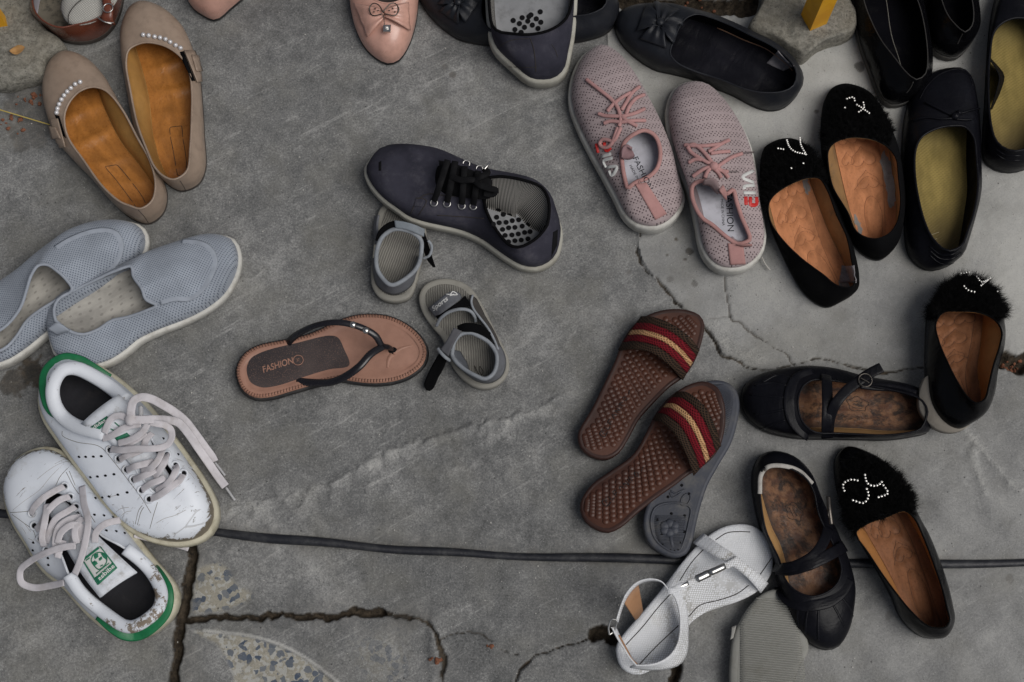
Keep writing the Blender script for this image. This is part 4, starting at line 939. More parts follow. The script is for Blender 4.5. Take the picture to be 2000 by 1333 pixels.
V = np.vstack([bot_, top_]); nH = len(bot_); mk('heel_block', V, grid_faces(2, nH, True) + [tuple(range(nH))[::-1], tuple(range(nH, 2 * nH))], TAUPE_RUB, q.root)
zd = 2.963
def ZD(*p): return [(1450 + x / zd, 850 + y / zd) for x, y in p]
fur_flat('fur topped black flat with large rhinestone initials in the lower corner', [(1840, 1245), (1803, 1245), (1776, 1228), (1756, 1204), (1739, 1164), (1715, 1120), (1688, 1073), (1662, 1025), (1641, 980), (1630, 930), (1632, 893), (1656, 872), (1698, 884), (1737, 910), (1768, 958), (1790, 1007), (1810, 1042), (1830, 1090), (1847, 1140), (1857, 1185), (1860, 1216)], 11,
         [(1848, 1226), (1814, 1225), (1781, 1198), (1747, 1157), (1720, 1120), (1693, 1079), (1674, 1052), (1671, 1038), (1693, 1022), (1730, 1009), (1767, 997), (1787, 1012), (1804, 1046), (1825, 1100), (1841, 1147), (1852, 1191), (1856, 1212)], 9,
         [ZD((668, 275), (632, 268), (605, 290), (610, 328)), ZD((705, 245), (715, 285), (735, 302), (770, 305), (790, 288)), ZD((715, 322), (727, 360), (702, 402), (650, 385)), ZD((800, 305), (826, 350), (780, 370))], 14, PEACH_D, OCHRE2, th=(.10, .046, .025), gr=.155, wide=(.8, .6), up=BLACK_PAT, flow=(.12, -.1), count=20000, length=1.2, hi=1.2)

# ------------------------------------------------------------------ black buckled strap shoes
m = Mat('old_brown_insole'); uv = m.coord('UV'); s_ = m.n('ShaderNodeSeparateXYZ', {0: uv})
c = m.mix(m.ramp(m.noise(1, 5, .65, m.coord('UV', (15, 4.5, 1)), .3), .35, .65), (.085, .034, .017), (.21, .105, .052))
c = m.mix(m.ramp(m.noise(1, 7, .7, m.coord('UV', (11, 3.4, 1)), .3), .45, .60, 0, .9), c, (.016, .010, .008))
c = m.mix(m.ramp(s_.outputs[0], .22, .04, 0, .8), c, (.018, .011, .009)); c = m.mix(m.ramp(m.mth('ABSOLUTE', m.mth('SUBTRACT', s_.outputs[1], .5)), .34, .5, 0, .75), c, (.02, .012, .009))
c = m.mix(m.ramp(m.noise(1, 5, .7, m.coord('UV', (22, 12, 1))), .60, .72, 0, .5), c, (.20, .15, .13))
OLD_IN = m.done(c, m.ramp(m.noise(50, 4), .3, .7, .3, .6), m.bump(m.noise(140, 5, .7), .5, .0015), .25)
MJ_LIN = leather('ochre_side_lining', (.38, .22, .09), .5, .2)
def strap_shoe(label, S, si, R, ri, pleats, band, base=0.0, rz=None, edge=None):
    q = closed_shoe('strap_shoe', label, 'shoe', 'black buckled strap shoes', S, si, R, ri, rz or [(0, 4.4), (.3, 3.9), (.6, 3.6), (1, 4.3)], dict(upper=BLACK_LEA, lining=MJ_LIN, insole=OLD_IN, sole=BLACK_RUB, binding=BLACK_LEA), zs=.9, base=base, hi=1.7, out=.12, bind=.26, wide=(.9, .1))
    lines_on(q, 'pleat', [p for p in pleats], .34, BLACK_LEA, -.03, .22)
    P = path_on(q, band, .03, 8, 2); v, f = tube(P, 1.35, .16, k=10, boxy=.6); mk('collar_band', v, f, BLACK_LEA, q.root)
    return q
q = strap_shoe('black strap shoe lying crosswise with its strap unbuckled', [(1822, 810), (1812, 843), (1781, 853), (1723, 860), (1679, 859), (1606, 858), (1562, 857), (1532, 853), (1489, 841), (1462, 821), (1450, 800), (1447, 775), (1452, 757), (1465, 745), (1489, 730), (1532, 720), (1576, 715), (1620, 718), (1649, 724), (1679, 733), (1723, 742), (1766, 750), (1800, 763), (1818, 785)], 11,
               [(1812, 805), (1800, 838), (1780, 846), (1723, 852), (1680, 850), (1635, 848), (1590, 845), (1566, 824), (1557, 783), (1566, 756), (1585, 742), (1620, 742), (1660, 747), (1723, 757), (1790, 774), (1806, 787)], 8,
               [ZC((395, 850), (300, 830), (200, 880)), ZC((365, 900), (260, 880), (150, 900)), ZC((350, 980), (240, 970), (120, 960)), ZC((345, 1060), (240, 1080), (150, 1090)), ZC((355, 1130), (260, 1160), (190, 1190))], ZC((540, 815), (440, 850), (390, 930), (380, 1030), (400, 1120), (450, 1190), (510, 1235)))
def strap(q, name, pts, w, th, mat, taper=None, parent=None, up=(0, 0, 1)):
    P = path_z(pts); v, f = tube(P, w, th, k=10, boxy=.55, taper=taper, up=up); return mk(name, v, f, mat, parent or q.root)
strap(q, 'instep_strap', [(1614, 733, 3.4), (1615, 750, 4.8), (1616, 785, 5.4), (1615, 825, 4.8), (1614, 856, 2.6)], 1.3, .14, BLACK_LEA)
s2_ = strap(q, 'loose_strap', [(1722, 718, 6.3), (1700, 729, 6.1), (1682, 741, 5.8), (1655, 762, 6.0), (1634, 786, 6.0), (1622, 815, 5.0), (1618, 856, 2.8)], 1.25, .14, BLACK_LEA)
v, f = join([ring(un(1690, 743, 6.1), .8, .16), tube(path_z([(1680, 738, 6.2), (1698, 748, 6.2)]), .14)]); mk('buckle', v, f, DARKMETAL, s2_)
strap(q, 'side_panel', [(1680, 752, 3.6), (1710, 756, 3.4), (1745, 758, 3.4), (1790, 770, 3.6)], 1.0, .3, BLACK_LEA)
insole_lines(q, 'stamped_mark', [[(.40 + .045 * math.cos(t) * (1 + .14 * math.sin(5 * t)), .5 + .14 * math.sin(t) * (1 + .14 * math.sin(5 * t + 1))) for t in np.linspace(0, 6.3, 26)], [(.38, .42), (.42, .42)], [(.38, .48), (.42, .49)], [(.38, .54), (.42, .55)]], .07, STITCH_D, .02)
q = strap_shoe('black strap shoe with crossed straps, pleated toe towards the picture bottom', [(1511, 882), (1486, 891), (1471, 917), (1469, 951), (1475, 992), (1487, 1039), (1501, 1069), (1511, 1100), (1517, 1130), (1531, 1177), (1551, 1221), (1578, 1255), (1612, 1269), (1640, 1260), (1659, 1231), (1669, 1181), (1670, 1147), (1659, 1100), (1646, 1066), (1632, 1032), (1615, 998), (1598, 961), (1582, 924), (1558, 897), (1534, 885)], 12,
               [(1511, 908), (1490, 915), (1482, 935), (1484, 978), (1494, 1036), (1507, 1066), (1520, 1093), (1531, 1130), (1551, 1154), (1585, 1167), (1619, 1157), (1639, 1137), (1645, 1113), (1640, 1090), (1625, 1055), (1609, 1025), (1599, 1000), (1591, 961), (1575, 934), (1548, 916)], 9,
               [ZD((325, 985), (318, 1050), (330, 1120)), ZD((380, 1005), (368, 1070), (365, 1150)), ZD((440, 1010), (438, 1100), (440, 1190)), ZD((525, 985), (555, 1040), (590, 1110)), ZD((580, 945), (620, 1000), (640, 1050))], ZD((215, 880), (260, 950), (340, 985), (420, 985), (510, 960), (580, 900), (615, 830)))
strap(q, 'instep_strap', [(1512, 1108, 2.6), (1530, 1110, 4.6), (1555, 1105, 5.4), (1590, 1085, 5.8), (1610, 1056, 5.0), (1618, 1030, 3.6)], 1.25, .14, BLACK_LEA)
s2_ = strap(q, 'crossed_strap', [(1516, 1112, 3.0), (1545, 1113, 5.0), (1585, 1101, 5.8), (1620, 1084, 5.4), (1650, 1067, 3.2)], 1.35, .14, BLACK_LEA)
v, f = join([tube(path_z([(1618, 970, 4.4), (1620, 995, 4.6), (1624, 1025, 4.4)]), .5, .25, k=8), ring(un(1620, 1005, 4.8), .55, .13, (1, 0, .5))]); mk('buckle', v, f, DARKMETAL, s2_)
WLIN = leather('white_heel_lining', (.42, .40, .37), .8, .2, (.2, .18, .15), .5)
P = path_on(q, [(1586, 945), (1560, 920), (1525, 910), (1500, 912), (1486, 928), (1484, 965)], .03, 8, 2); mk('padded_heel_lining', *tube(P, .55, .3, k=8), WLIN, q.root)
insole_lines(q, 'stamped_mark', [[(.34 + .04 * math.cos(t) * (1 + .14 * math.sin(5 * t)), .5 + .14 * math.sin(t) * (1 + .14 * math.sin(5 * t + 1))) for t in np.linspace(0, 6.3, 26)], [(.32, .44), (.36, .46)], [(.32, .5), (.36, .52)]], .07, STITCH_D, .02)

# ------------------------------------------------------------------ grey blue knitted slip-ons
SLIP = knit('grey_blue_knit', (.325, .36, .415), (.10, .12, .16), .28, 45, .17, .30)
SLIP_RIB = leather('grey_blue_ribbing', (.315, .345, .395), .9, .1, None, 0, 1200, .3, .2)
m = Mat('pale_perforated_insole'); uv = m.coord('UV'); d_ = m.n('ShaderNodeTexVoronoi', {'Vector': m.coord('UV', (22, 9, 1)), 'Scale': 1.0, 'Randomness': .0}, voronoi_dimensions='2D').outputs['Distance']
c = m.mix(m.ramp(m.noise(1, 5, .6, m.coord('UV', (5, 3, 1))), .3, .7), (.24, .23, .21), (.44, .42, .38)); c = m.mix(m.ramp(d_, .12, .2, .45, 0), c, (.14, .13, .12)); c = m.mix(m.ramp(m.n('ShaderNodeSeparateXYZ', {0: uv}).outputs[0], .55, .85, 0, .8), c, (.10, .10, .10))
SLIP_IN = m.done(c, .8, m.bump(m.noise(200, 4), .3, .001), .3)
slm = dict(upper=SLIP, lining=SLIP_RIB, insole=SLIP_IN, sole=WHITE_RUB, binding=SLIP_RIB)
ze = 3.808
def ZE(*p): return [(x / ze, 400 + y / ze) for x, y in p]
def slipon(label, S, si, R, ri, rz, toe_line, zs, **kw):
    q = closed_shoe('slip_on_shoe', label, 'shoe', 'grey blue knitted slip-ons', S, si, R, ri, rz, slm, zs=zs, hi=2.6, out=.4, lo=.9, bind=.4, a=(.6, .85), inset=.6, insole_z=.9, **kw)
    for t in toe_line:
        P = path_on(q, t, .01, 8, 3); mk('vamp_band', *tube(P, 1.0, .10, k=8), SLIP_RIB, q.root)
    return q
q = slipon('grey blue knitted slip-on cut by the left edge', [(-85, 690), (-60, 722), (0, 717), (26, 708), (60, 685), (95, 655), (150, 610), (220, 562), (265, 522), (284, 490), (285, 464), (274, 446), (252, 434), (223, 430), (189, 434), (147, 448), (110, 472), (74, 498), (34, 530), (0, 553), (-40, 585), (-75, 630)], 10,
           [(-60, 690), (-20, 692), (10, 682), (34, 657), (53, 628), (79, 607), (110, 588), (142, 566), (130, 545), (113, 529), (92, 516), (74, 518), (60, 537), (50, 568), (39, 600), (13, 634), (-20, 655), (-50, 668)], 9,
           ([(0, 6), (.4, 4.6), (.8, 5.6), (1, 6.8)], [(0, 6), (.4, 6.2), (.75, 7.0), (1, 6.8)]), [ZE((420, 330), (520, 270), (660, 215), (780, 200), (860, 225), (890, 300), (870, 400), (800, 490), (700, 560))], [(0, 3.0), (.5, 2.0), (1, 1.4)])
q = slipon('grey blue knitted slip-on beside the white sneaker, heel tab showing', [(100, 650), (108, 680), (118, 698), (150, 713), (184, 719), (218, 710), (249, 690), (276, 667), (315, 648), (368, 627), (407, 606), (441, 577), (462, 538), (467, 507), (461, 482), (445, 464), (415, 457), (381, 464), (341, 477), (302, 493), (263, 514), (210, 540), (158, 564), (126, 580), (108, 600), (101, 622)], 13,
           [(108, 628), (123, 640), (139, 650), (163, 655), (194, 644), (218, 628), (249, 621), (289, 607), (308, 597), (286, 584), (278, 563), (262, 540), (257, 520), (223, 529), (184, 547), (131, 573), (113, 584), (104, 604)], 10,
           ([(0, 6), (.3, 4.4), (.6, 4.6), (.85, 5.6), (1, 6.8)], [(0, 6), (.4, 5.4), (.75, 6.2), (1, 6.8)]), [ZE((1190, 720), (1300, 690), (1400, 690), (1480, 640), (1560, 520), (1590, 420), (1550, 330), (1460, 290), (1350, 285))], [(0, 3.0), (.5, 2.0), (1, 1.4)])
v, f = sheet(strip([(93, 643, 6.2), (110, 630, 6.6), (122, 634, 6.4)], [(112, 656, 5.2), (124, 651, 5.8), (136, 647, 6.0)], 10, 5, .2), .2); mk('heel_tab', v, f, SLIP_RIB, q.root)

# ------------------------------------------------------------------ pink knitted sneakers
KPINK = knit('pink_knit', (.405, .328, .330), (.075, .052, .056), .36, 40, .17, .29, 1.0, .9, band=26)
PLACE = leather('pink_cord', (.46, .255, .245), .85, .12, None, 0, 900, .35, .2)
PAD = leather('pink_rim_fabric', (.44, .24, .225), .9, .12, None, 0, 900, .35, .2)
PIN = leather('pale_lilac_insole', (.52, .52, .57), .8, .12, (.28, .27, .29), .4)
REDT = plain('red_print', (.55, .022, .018), .5); WHT = plain('white_print', (.62, .62, .60), .55)
pkm = dict(upper=KPINK, lining=leather('pink_grey_lining', (.30, .24, .25), .9), insole=PIN, sole=WHITE_RUB, binding=PAD)
zf_ = 4.76; zg = 4.937
def ZF(*p): return [(1130 + x / zf_, 120 + y / zf_) for x, y in p]
def ZG(*p): return [(1310 + x / zg, 260 + y / zg) for x, y in p]
def cords(q, lists, w=.5, lift=.22, mat=PLACE, name='lace'):
    for t in lists:
        P = path_on(q, t, lift, 8, 3)
        if len(P) > 2: mk(name, *tube(P, w, w * .8, k=8), mat, q.root)
def ink(q, name, polys, w, mat, lift=.05):
    parts = [tube(path_on(q, t, lift, 4, 0), w, .08, k=6, boxy=.5) for t in polys]; v, f = join(parts); return mk(name, v, f, mat, q.root)
q = closed_shoe('knit_sneaker', 'pink knitted sneaker with trodden heel, leaning against its mate', 'shoe', 'pink knitted sneakers', [(1280, 451), (1258, 450), (1240, 444), (1222, 427), (1204, 391), (1179, 344), (1150, 290), (1130, 247), (1117, 206), (1118, 168), (1131, 126), (1150, 97), (1174, 84), (1208, 102), (1240, 145), (1266, 192), (1287, 235), (1309, 292), (1321, 343), (1331, 384), (1326, 411), (1306, 437)], 11,
                [(1246, 356), (1238, 360), (1226, 369), (1218, 345), (1214, 320), (1213, 300), (1219, 278), (1237, 262), (1258, 254), (1276, 261), (1286, 275), (1291, 303), (1283, 332), (1262, 350)], 7,
                ([(0, 5.4), (.3, 5.0), (.6, 5.4), (1, 6.4)], [(0, 5.4), (.3, 5.0), (.6, 5.4), (1, 6.4)]), pkm, zs=[(0, 2.8), (.5, 2.0), (1, 1.5)], hi=2.8, out=.42, lo=1.0, bind=.55, a=(.6, .85), inset=.5, insole_z=1.3, heel_in=3.2)
text_on(q, 'insole_print', 'FASHION', *[ZF((500, 900))[0]], (150 / zf_, 300 / zf_), (48 / zf_, -22 / zf_), BLACKINK, .03, bold=.0)
text_on(q, 'insole_print', 'MADE IN CHINA', ZF((468, 970))[0], (140 / zf_, 250 / zf_), (22 / zf_, -10 / zf_), BLACKINK, .03)
cords(q, [ZF((80, 175), (140, 225), (190, 265), (290, 345), (350, 410), (385, 490), (395, 560), (380, 610)), ZF((270, 470), (330, 400), (400, 345), (475, 300)), ZF((400, 460), (440, 390), (490, 300), (555, 245)), ZF((440, 500), (470, 420), (530, 350), (600, 320)), ZF((190, 490), (250, 510), (330, 515), (420, 515), (520, 490), (605, 450)), ZF((240, 580), (300, 560), (400, 570), (500, 560), (615, 560)), ZF((410, 520), (450, 560), (500, 590), (540, 610)),
          ZF((370, 620), (345, 690), (320, 760), (280, 800), (230, 800), (205, 765), (230, 730), (280, 735), (330, 745), (370, 680), (395, 620))])
cords(q, [ZF((80, 172), (110, 198), (140, 225), (180, 255))], .26, .24, plain('brown_lace_tip', (.10, .06, .06)), 'lace_tip')
ink(q, 'red_letter', [ZF((172, 765), (192, 850)), ZF((245, 755), (262, 830), (300, 800))], .55, REDT)
ink(q, 'white_letter', [ZF((212, 886), (305, 860)), ZF((318, 897), (238, 926), (262, 985)), ZF((262, 985), (362, 980), (312, 1062), (290, 1015))], .45, WHT)
v, f = sheet(strip([(1231, 292, 7.2), (1221, 285, 7.4), (1215, 295, 7.2), (1214, 308, 6.6)], [(1238, 300, 5.4), (1240, 306, 5.2), (1232, 312, 5.2), (1216, 312, 5.8)], 10, 6, .3), .3); mk('tongue', v, f, leather('pink_mesh_tongue', (.36, .22, .23), .9, .3), q.root)
tabp = [(1240, 360), (1262, 357), (1302, 418), (1280, 430)]
poly_on(q, 'heel_pull_tab', tabp, PAD, .10, .12, nx=8, ny=14)
q = closed_shoe('knit_sneaker', 'pink knitted sneaker with heel loop standing next to the fur flats', 'shoe', 'pink knitted sneakers', [(1424, 532), (1400, 527), (1383, 512), (1370, 485), (1362, 440), (1350, 390), (1331, 340), (1316, 300), (1306, 250), (1306, 215), (1318, 180), (1336, 160), (1358, 155), (1383, 162), (1410, 186), (1435, 220), (1454, 255), (1466, 290), (1474, 335), (1482, 390), (1489, 435), (1490, 465), (1480, 500), (1455, 525)], 12,
                [(1440, 478), (1426, 470), (1407, 455), (1390, 440), (1372, 428), (1357, 405), (1350, 380), (1352, 362), (1368, 353), (1388, 356), (1405, 372), (1418, 378), (1432, 370), (1440, 395), (1450, 425), (1463, 455), (1466, 468), (1456, 475)], 9,
                ([(0, 4.6), (.3, 4.8), (.6, 5.2), (1, 6.4)], [(0, 4.6), (.3, 4.8), (.6, 5.4), (1, 6.4)]), pkm, zs=[(0, 2.8), (.5, 2.0), (1, 1.5)], hi=2.8, out=.42, lo=1.0, bind=.55, a=(.6, .85), inset=.5, insole_z=1.3, heel_in=3.2)
text_on(q, 'insole_print', 'FASHION', ZG((528, 575))[0], (22 / zg, 375 / zg), (62 / zg, -3 / zg), BLACKINK, .03)
text_on(q, 'insole_print', 'MADE IN CHINA', ZG((480, 640))[0], (18 / zg, 255 / zg), (26 / zg, -1 / zg), BLACKINK, .03)
cords(q, [ZG((140, 120), (240, 130), (340, 130), (470, 115)), ZG((360, 190), (420, 150), (500, 100), (555, 75)), ZG((170, 140), (200, 190), (270, 240), (350, 290), (395, 310)), ZG((395, 300), (350, 230), (290, 160), (220, 115), (170, 140)), ZG((180, 290), (240, 260), (300, 265)), ZG((380, 205), (470, 190), (560, 185)), ZG((420, 350), (500, 290), (580, 240), (680, 205)), ZG((215, 430), (280, 380), (340, 345), (400, 335)), ZG((330, 440), (350, 390), (375, 350)), ZG((420, 340), (480, 370), (545, 380)), ZG((400, 340), (450, 390), (480, 440)), ZG((440, 340), (510, 390), (550, 440))])
cords(q, [ZG((680, 205), (740, 198), (808, 192))], .2, .3, plain('grey_lace_tip', (.14, .11, .11)), 'lace_tip'); cords(q, [ZG((545, 378), (640, 380))], .2, .2, plain('grey_lace_tip_b', (.14, .11, .11)), 'lace_tip')
p_ = on(q, *ZG((405, 330))[0], .35); mk('lace_knot', *sphere(p_, .006, 9, 6, (1, 1, .7)), PLACE, q.root)
ink(q, 'white_letter', [ZG((795, 365), (690, 428), (800, 480)), ZG((808, 505), (705, 520), (708, 545)), ZG((700, 578), (815, 578))], .45, WHT)
ink(q, 'red_letter', [ZG((718, 615), (722, 695)), ZG((762, 618), (768, 692), (818, 690), (820, 618))], .55, REDT)
poly_on(q, 'heel_pull_tab', ZG((548, 1065), (695, 1065), (720, 1262), (572, 1270)), PAD, .12, .12, nx=8, ny=12)
v, f = sheet(strip([(1438, 477, 4.9), (1455, 478, 5.2), (1468, 479, 5.0)], [(1435, 481, 4.4), (1452, 483, 4.8), (1469, 482, 4.6)], 8, 4, .3), .2); mk('heel_loop', v, f, PAD, q.root)
v, f = sheet(strip([(1378, 352, 7.6), (1390, 347, 7.8), (1402, 355, 7.4), (1406, 375, 6.8)], [(1372, 362, 6.6), (1385, 364, 6.6), (1396, 376, 6.2), (1402, 380, 6.0)], 10, 6, .3), .3); tg = mk('tongue', v, f, leather('pink_mesh_tongue_b', (.33, .24, .24), .9, .3), q.root)
v, f = sheet(strip([(1404, 372, 7.2), (1412, 362, 7.4), (1418, 372, 7.0)], [(1412, 385, 6.4), (1416, 390, 6.2), (1420, 392, 6.0)], 8, 5, .2), .2); mk('tongue_label', v, f, PAD, tg)

# ------------------------------------------------------------------ navy canvas sneakers
m = Mat('navy_canvas'); c = m.mix(m.ramp(m.noise(16, 5, .6), .3, .72), (.022, .022, .032), (.052, .051, .070)); wv_ = m.n('ShaderNodeTexWave', {'Vector': m.coord(), 'Scale': 420.0}, bands_direction='X').outputs[1]
c = m.mix(m.ramp(m.noise(30, 7, .75), .48, .72, 0, .6), c, (.105, .10, .115)); NAVY = m.done(c, .9, m.bump(m.mth('ADD', wv_, m.mth('MULTIPLY', m.noise(28, 4), 2)), .35, .001), .15)
m = Mat('striped_lining'); w_ = m.n('ShaderNodeTexWave', {'Vector': m.coord('UV'), 'Scale': 13.0}, bands_direction='X').outputs[1]; STRIPE = m.done(m.mix(m.ramp(w_, .42, .58), (.012, .012, .014), (.27, .26, .24)), .9, None, .2)
CIN = leather('grey_foam_insole', (.27, .275, .285), .85, .15, (.10, .10, .10), .4)
BLACK_LACE = leather('black_lace', (.007, .007, .008), .9, .2, None, 0, 900, .3, .15)
CSOLE = rubber('dirty_cream_rubber', (.41, .40, .35), .65, (.20, .18, .14), .6)
cvm = dict(upper=NAVY, lining=STRIPE, insole=CIN, sole=CSOLE, binding=BLACK_CLOTH)
def holes(q, pts, r, mat=VOID, name='ventilation_hole', lift=.03):
    parts = []
    for x, y in pts:
        p = on(q, x, y, lift)
        if p is None: continue
        _, nv = hit(q.bvh, x, y); nv = np.array(nv); nv = nv if nv[2] > 0 else -nv; tv_ = np.cross(nv, (0, 1, 0)); tv_ /= np.linalg.norm(tv_); sv_ = np.cross(nv, tv_)
        a = np.linspace(0, 2 * math.pi, 11)[:-1]; parts.append((p + nv * .0006 + r / 100 * (np.cos(a)[:, None] * tv_ + np.sin(a)[:, None] * sv_), [tuple(range(10))]))
    if parts: v, f = join(parts); return mk(name, v, f, mat, q.insole, smooth=False, kind='stuff')
q = closed_shoe('canvas_sneaker', 'navy canvas sneaker with crushed heel at the top edge', 'shoe', 'navy canvas sneakers', [(1062, 164), (1036, 159), (1016, 143), (992, 118), (972, 92), (960, 60), (955, 10), (955, -60), (965, -140), (1000, -215), (1040, -240), (1085, -215), (1115, -140), (1122, -60), (1121, 10), (1117, 60), (1109, 105), (1102, 138), (1085, 157)], 10,
                [(1033, 69), (1000, 67), (974, 63), (961, 52), (955, 20), (955, -30), (970, -80), (1000, -112), (1035, -118), (1075, -110), (1105, -80), (1119, -30), (1117, 10), (1106, 38), (1075, 60)], 8,
                [(0, 7.4), (.3, 7.2), (.7, 8.2), (1, 9.4)], cvm, zs=[(0, 2.4), (1, 2.2)], base=[(0, 0), (.25, 1.0), (.5, 3.6), (1, 4.2)], hi=2.0, lo=1.2, out=.45, bind=.4, b=.05, inset=.7, d=(.55, .06), insole_z=1.0)
zh = 4.545
def ZH(*p): return [(800 + x / zh, y / zh) for x, y in p]
holes(q, ZH((920, 185), (1000, 160), (1060, 150), (975, 212), (1050, 190), (1125, 170), (1020, 245), (1090, 225), (1165, 200), (935, 265), (1140, 255), (990, 290), (1078, 135), (1160, 108)), .34)
lines_on(q, 'heel_seam', [ZH((1070, 340), (1100, 430), (1115, 540), (1120, 640))], .12, STITCH_D, .02); lines_on(q, 'heel_panel_edge', [ZH((780, 430), (850, 380), (950, 350), (1060, 345)), ZH((1260, 395), (1290, 440), (1315, 510)), ZH((880, 595), (1000, 600), (1130, 600))], .08, STITCH_D, .01)
zi = 3.9214
def ZI(*p): return [(690 + x / zi, 260 + y / zi) for x, y in p]
q = closed_shoe('canvas_sneaker', 'navy canvas sneaker with black laces lying over a child sandal', 'shoe', 'navy canvas sneakers', [(1090, 487), (1083, 505), (1067, 519), (1047, 526), (1021, 523), (996, 510), (970, 492), (945, 474), (919, 461), (894, 452), (856, 444), (830, 438), (800, 428), (779, 413), (754, 395), (731, 370), (719, 347), (717, 328), (724, 310), (738, 294), (758, 287), (790, 286), (823, 289), (853, 295), (894, 312), (932, 329), (970, 340), (1009, 348), (1050, 361), (1072, 385), (1084, 420), (1093, 455)], 17,
                [(1070, 440), (1060, 455), (1047, 468), (1016, 484), (996, 481), (976, 461), (958, 433), (947, 408), (942, 388), (905, 382), (872, 378), (856, 366), (852, 345), (858, 325), (880, 325), (910, 335), (945, 346), (980, 344), (1022, 351), (1058, 365), (1072, 388), (1074, 413)], 12,
                ([(0, 6.8), (.3, 5.6), (.55, 7.2), (1, 6.4)], [(0, 6.8), (.3, 7.4), (.6, 7.8), (1, 6.4)]), cvm, zs=1.8, base=([(0, 0), (.5, .6), (.75, 1.6), (1, 1.2)], [(0, 0), (.5, .3), (1, 1.2)]), hi=2.6, lo=.9, out=.4, bind=.4, a=(.6, .95), inset=.7, d=(.4, .03), wide=(0, 4.6), wpeak=.3, insole_z=1.2)
zj = 6.0607
def ZJ(*p): return [(820 + x / zj, 280 + y / zj) for x, y in p]
holes(q, ZJ((935, 785), (990, 845), (1065, 845), (910, 880), (940, 945), (1022, 940), (1095, 920), (1170, 910), (870, 960), (980, 1025), (1052, 1005), (1125, 1000), (1212, 985), (1285, 960), (1010, 1095), (1090, 1090), (1165, 1078), (1240, 1060), (1050, 1170), (1125, 1158), (1200, 1150), (1305, 1050), (1280, 1135)), .33)
TONG = plain('black_tongue_cloth', (.008, .008, .009), .95, 0, .1)
tongue_e1 = [(848, 312, 6.0), (880, 318, 7.6), (915, 330, 8.0), (945, 343, 8.4), (962, 352, 8.4)]; tongue_e2 = [(848, 372, 5.4), (880, 382, 6.6), (915, 388, 7.2), (945, 390, 7.6), (958, 388, 7.6)]
v, f = sheet(strip(tongue_e1, tongue_e2, 16, 8, .4), .3); mk('tongue', v, f, TONG, q.root)
eye = ZJ((168, 705), (322, 715), (496, 740), (634, 745)); eye2 = ZJ((548, 248), (705, 310))
for e_ in eye + eye2:
    p = on(q, *e_, .05)
    if p is not None: mk('eyelet', *ring(p, .42, .17, (0, -.2, 1)), STEEL, q.root)
far = ZJ((330, 200), (420, 215), (530, 275), (690, 330))
for k_, (a_, b_) in enumerate(zip(eye, far)):
    P = path_z([(a_[0], a_[1] - 3, 6.6), ((a_[0] * .6 + b_[0] * .4), (a_[1] * .6 + b_[1] * .4), 8.4), (b_[0], b_[1], 8.6)]); mk('lace', *tube(P, .8, .25, k=8, boxy=.6), BLACK_LACE, q.root)
for pts in ([(925, 352, 9.0), (940, 345, 9.6), (952, 338, 9.2), (946, 330, 8.8)], [(925, 352, 9.0), (938, 362, 9.6), (955, 368, 9.4), (968, 372, 8.8), (962, 380, 8.4), (945, 378, 8.6)], [(880, 345, 8.6), (900, 352, 9.0), (922, 352, 9.2), (940, 358, 9.0)]):
    mk('lace', *tube(path_z(pts), .8, .3, k=8, boxy=.6), BLACK_LACE, q.root)
mk('lace_tip', *tube(path_z([(946, 331, 9.2), (952, 324, 9.2), (957, 317, 9.0)]), .3, k=6), STEEL, q.root)
poly_on(q, 'eyestay_fold', [(812, 388), (828, 390), (822, 404), (808, 404)], NAVY, .06, .06)
lines_on(q, 'panel_seam', [ZI((440, 620), (480, 530), (560, 470), (700, 480), (860, 490), (1000, 500)), ZI((640, 630), (800, 640), (1000, 655)), ZI((480, 500), (520, 500), (560, 520), (500, 630))], .12, STITCH_D, .01)
poly_on(q, 'torn_toe', ZI((195, 225), (215, 215), (215, 290), (195, 290)), TONG, .03, .03, nx=4, ny=6)
poly_on(q, 'heel_wear', ZI((1530, 760), (1565, 740), (1560, 860), (1515, 950)), TONG, .04, .03, nx=4, ny=6)

# ------------------------------------------------------------------ white leather sneakers
m = Mat('cracked_white_leather'); v0 = m.coord(); sx = m.n('ShaderNodeSeparateXYZ', {0: v0})
c = m.mix(m.ramp(m.noise(12, 4), .3, .7), (.63, .665, .725), (.75, .785, .84))
toe = m.ramp(sx.outputs[0], .17, .275); cr_ = m.noise(1, 6, .75, m.coord(scale=(150, 42, 60)), 1.2)
low = m.ramp(sx.outputs[2], .052, .030); wear = m.ramp(m.mth('ADD', m.mth('ADD', cr_, m.mth('MULTIPLY', toe, .04)), m.mth('MULTIPLY', m.mth('MULTIPLY', toe, low), .30)), .64, .69)
crk = m.n('ShaderNodeTexVoronoi', {'Vector': m.coord(scale=(60, 24, 30)), 'Scale': 1.0}, feature='DISTANCE_TO_EDGE').outputs['Distance']
crk = m.mth('MULTIPLY', m.ramp(crk, .02, .05, 1, 0), m.mth('MULTIPLY', m.ramp(m.noise(30, 3), .57, .64), m.ramp(sx.outputs[0], .12, .2)))
c = m.mix(wear, c, (.17, .145, .11)); c = m.mix(m.mth('MULTIPLY', crk, .4), c, (.25, .23, .20)); c = m.mix(m.mth('MULTIPLY', m.ramp(m.noise(34, 6, .7), .55, .75), .35), c, (.34, .32, .28))
WHITE_LEA = m.done(c, .45, m.bump(m.mth('SUBTRACT', m.mth('MULTIPLY', m.noise(40, 4), .6), m.mth('ADD', crk, wear)), .4, .0012), .4)
WHITE_PAD = leather('white_padding', (.68, .71, .76), .5, .06, (.30, .26, .20), .5, 600, .15, .3)
m = Mat('worn_collar_padding'); sx = m.n('ShaderNodeSeparateXYZ', {0: m.coord()}); c = m.mix(m.ramp(m.noise(14, 4), .3, .7), (.63, .66, .71), (.74, .77, .82))
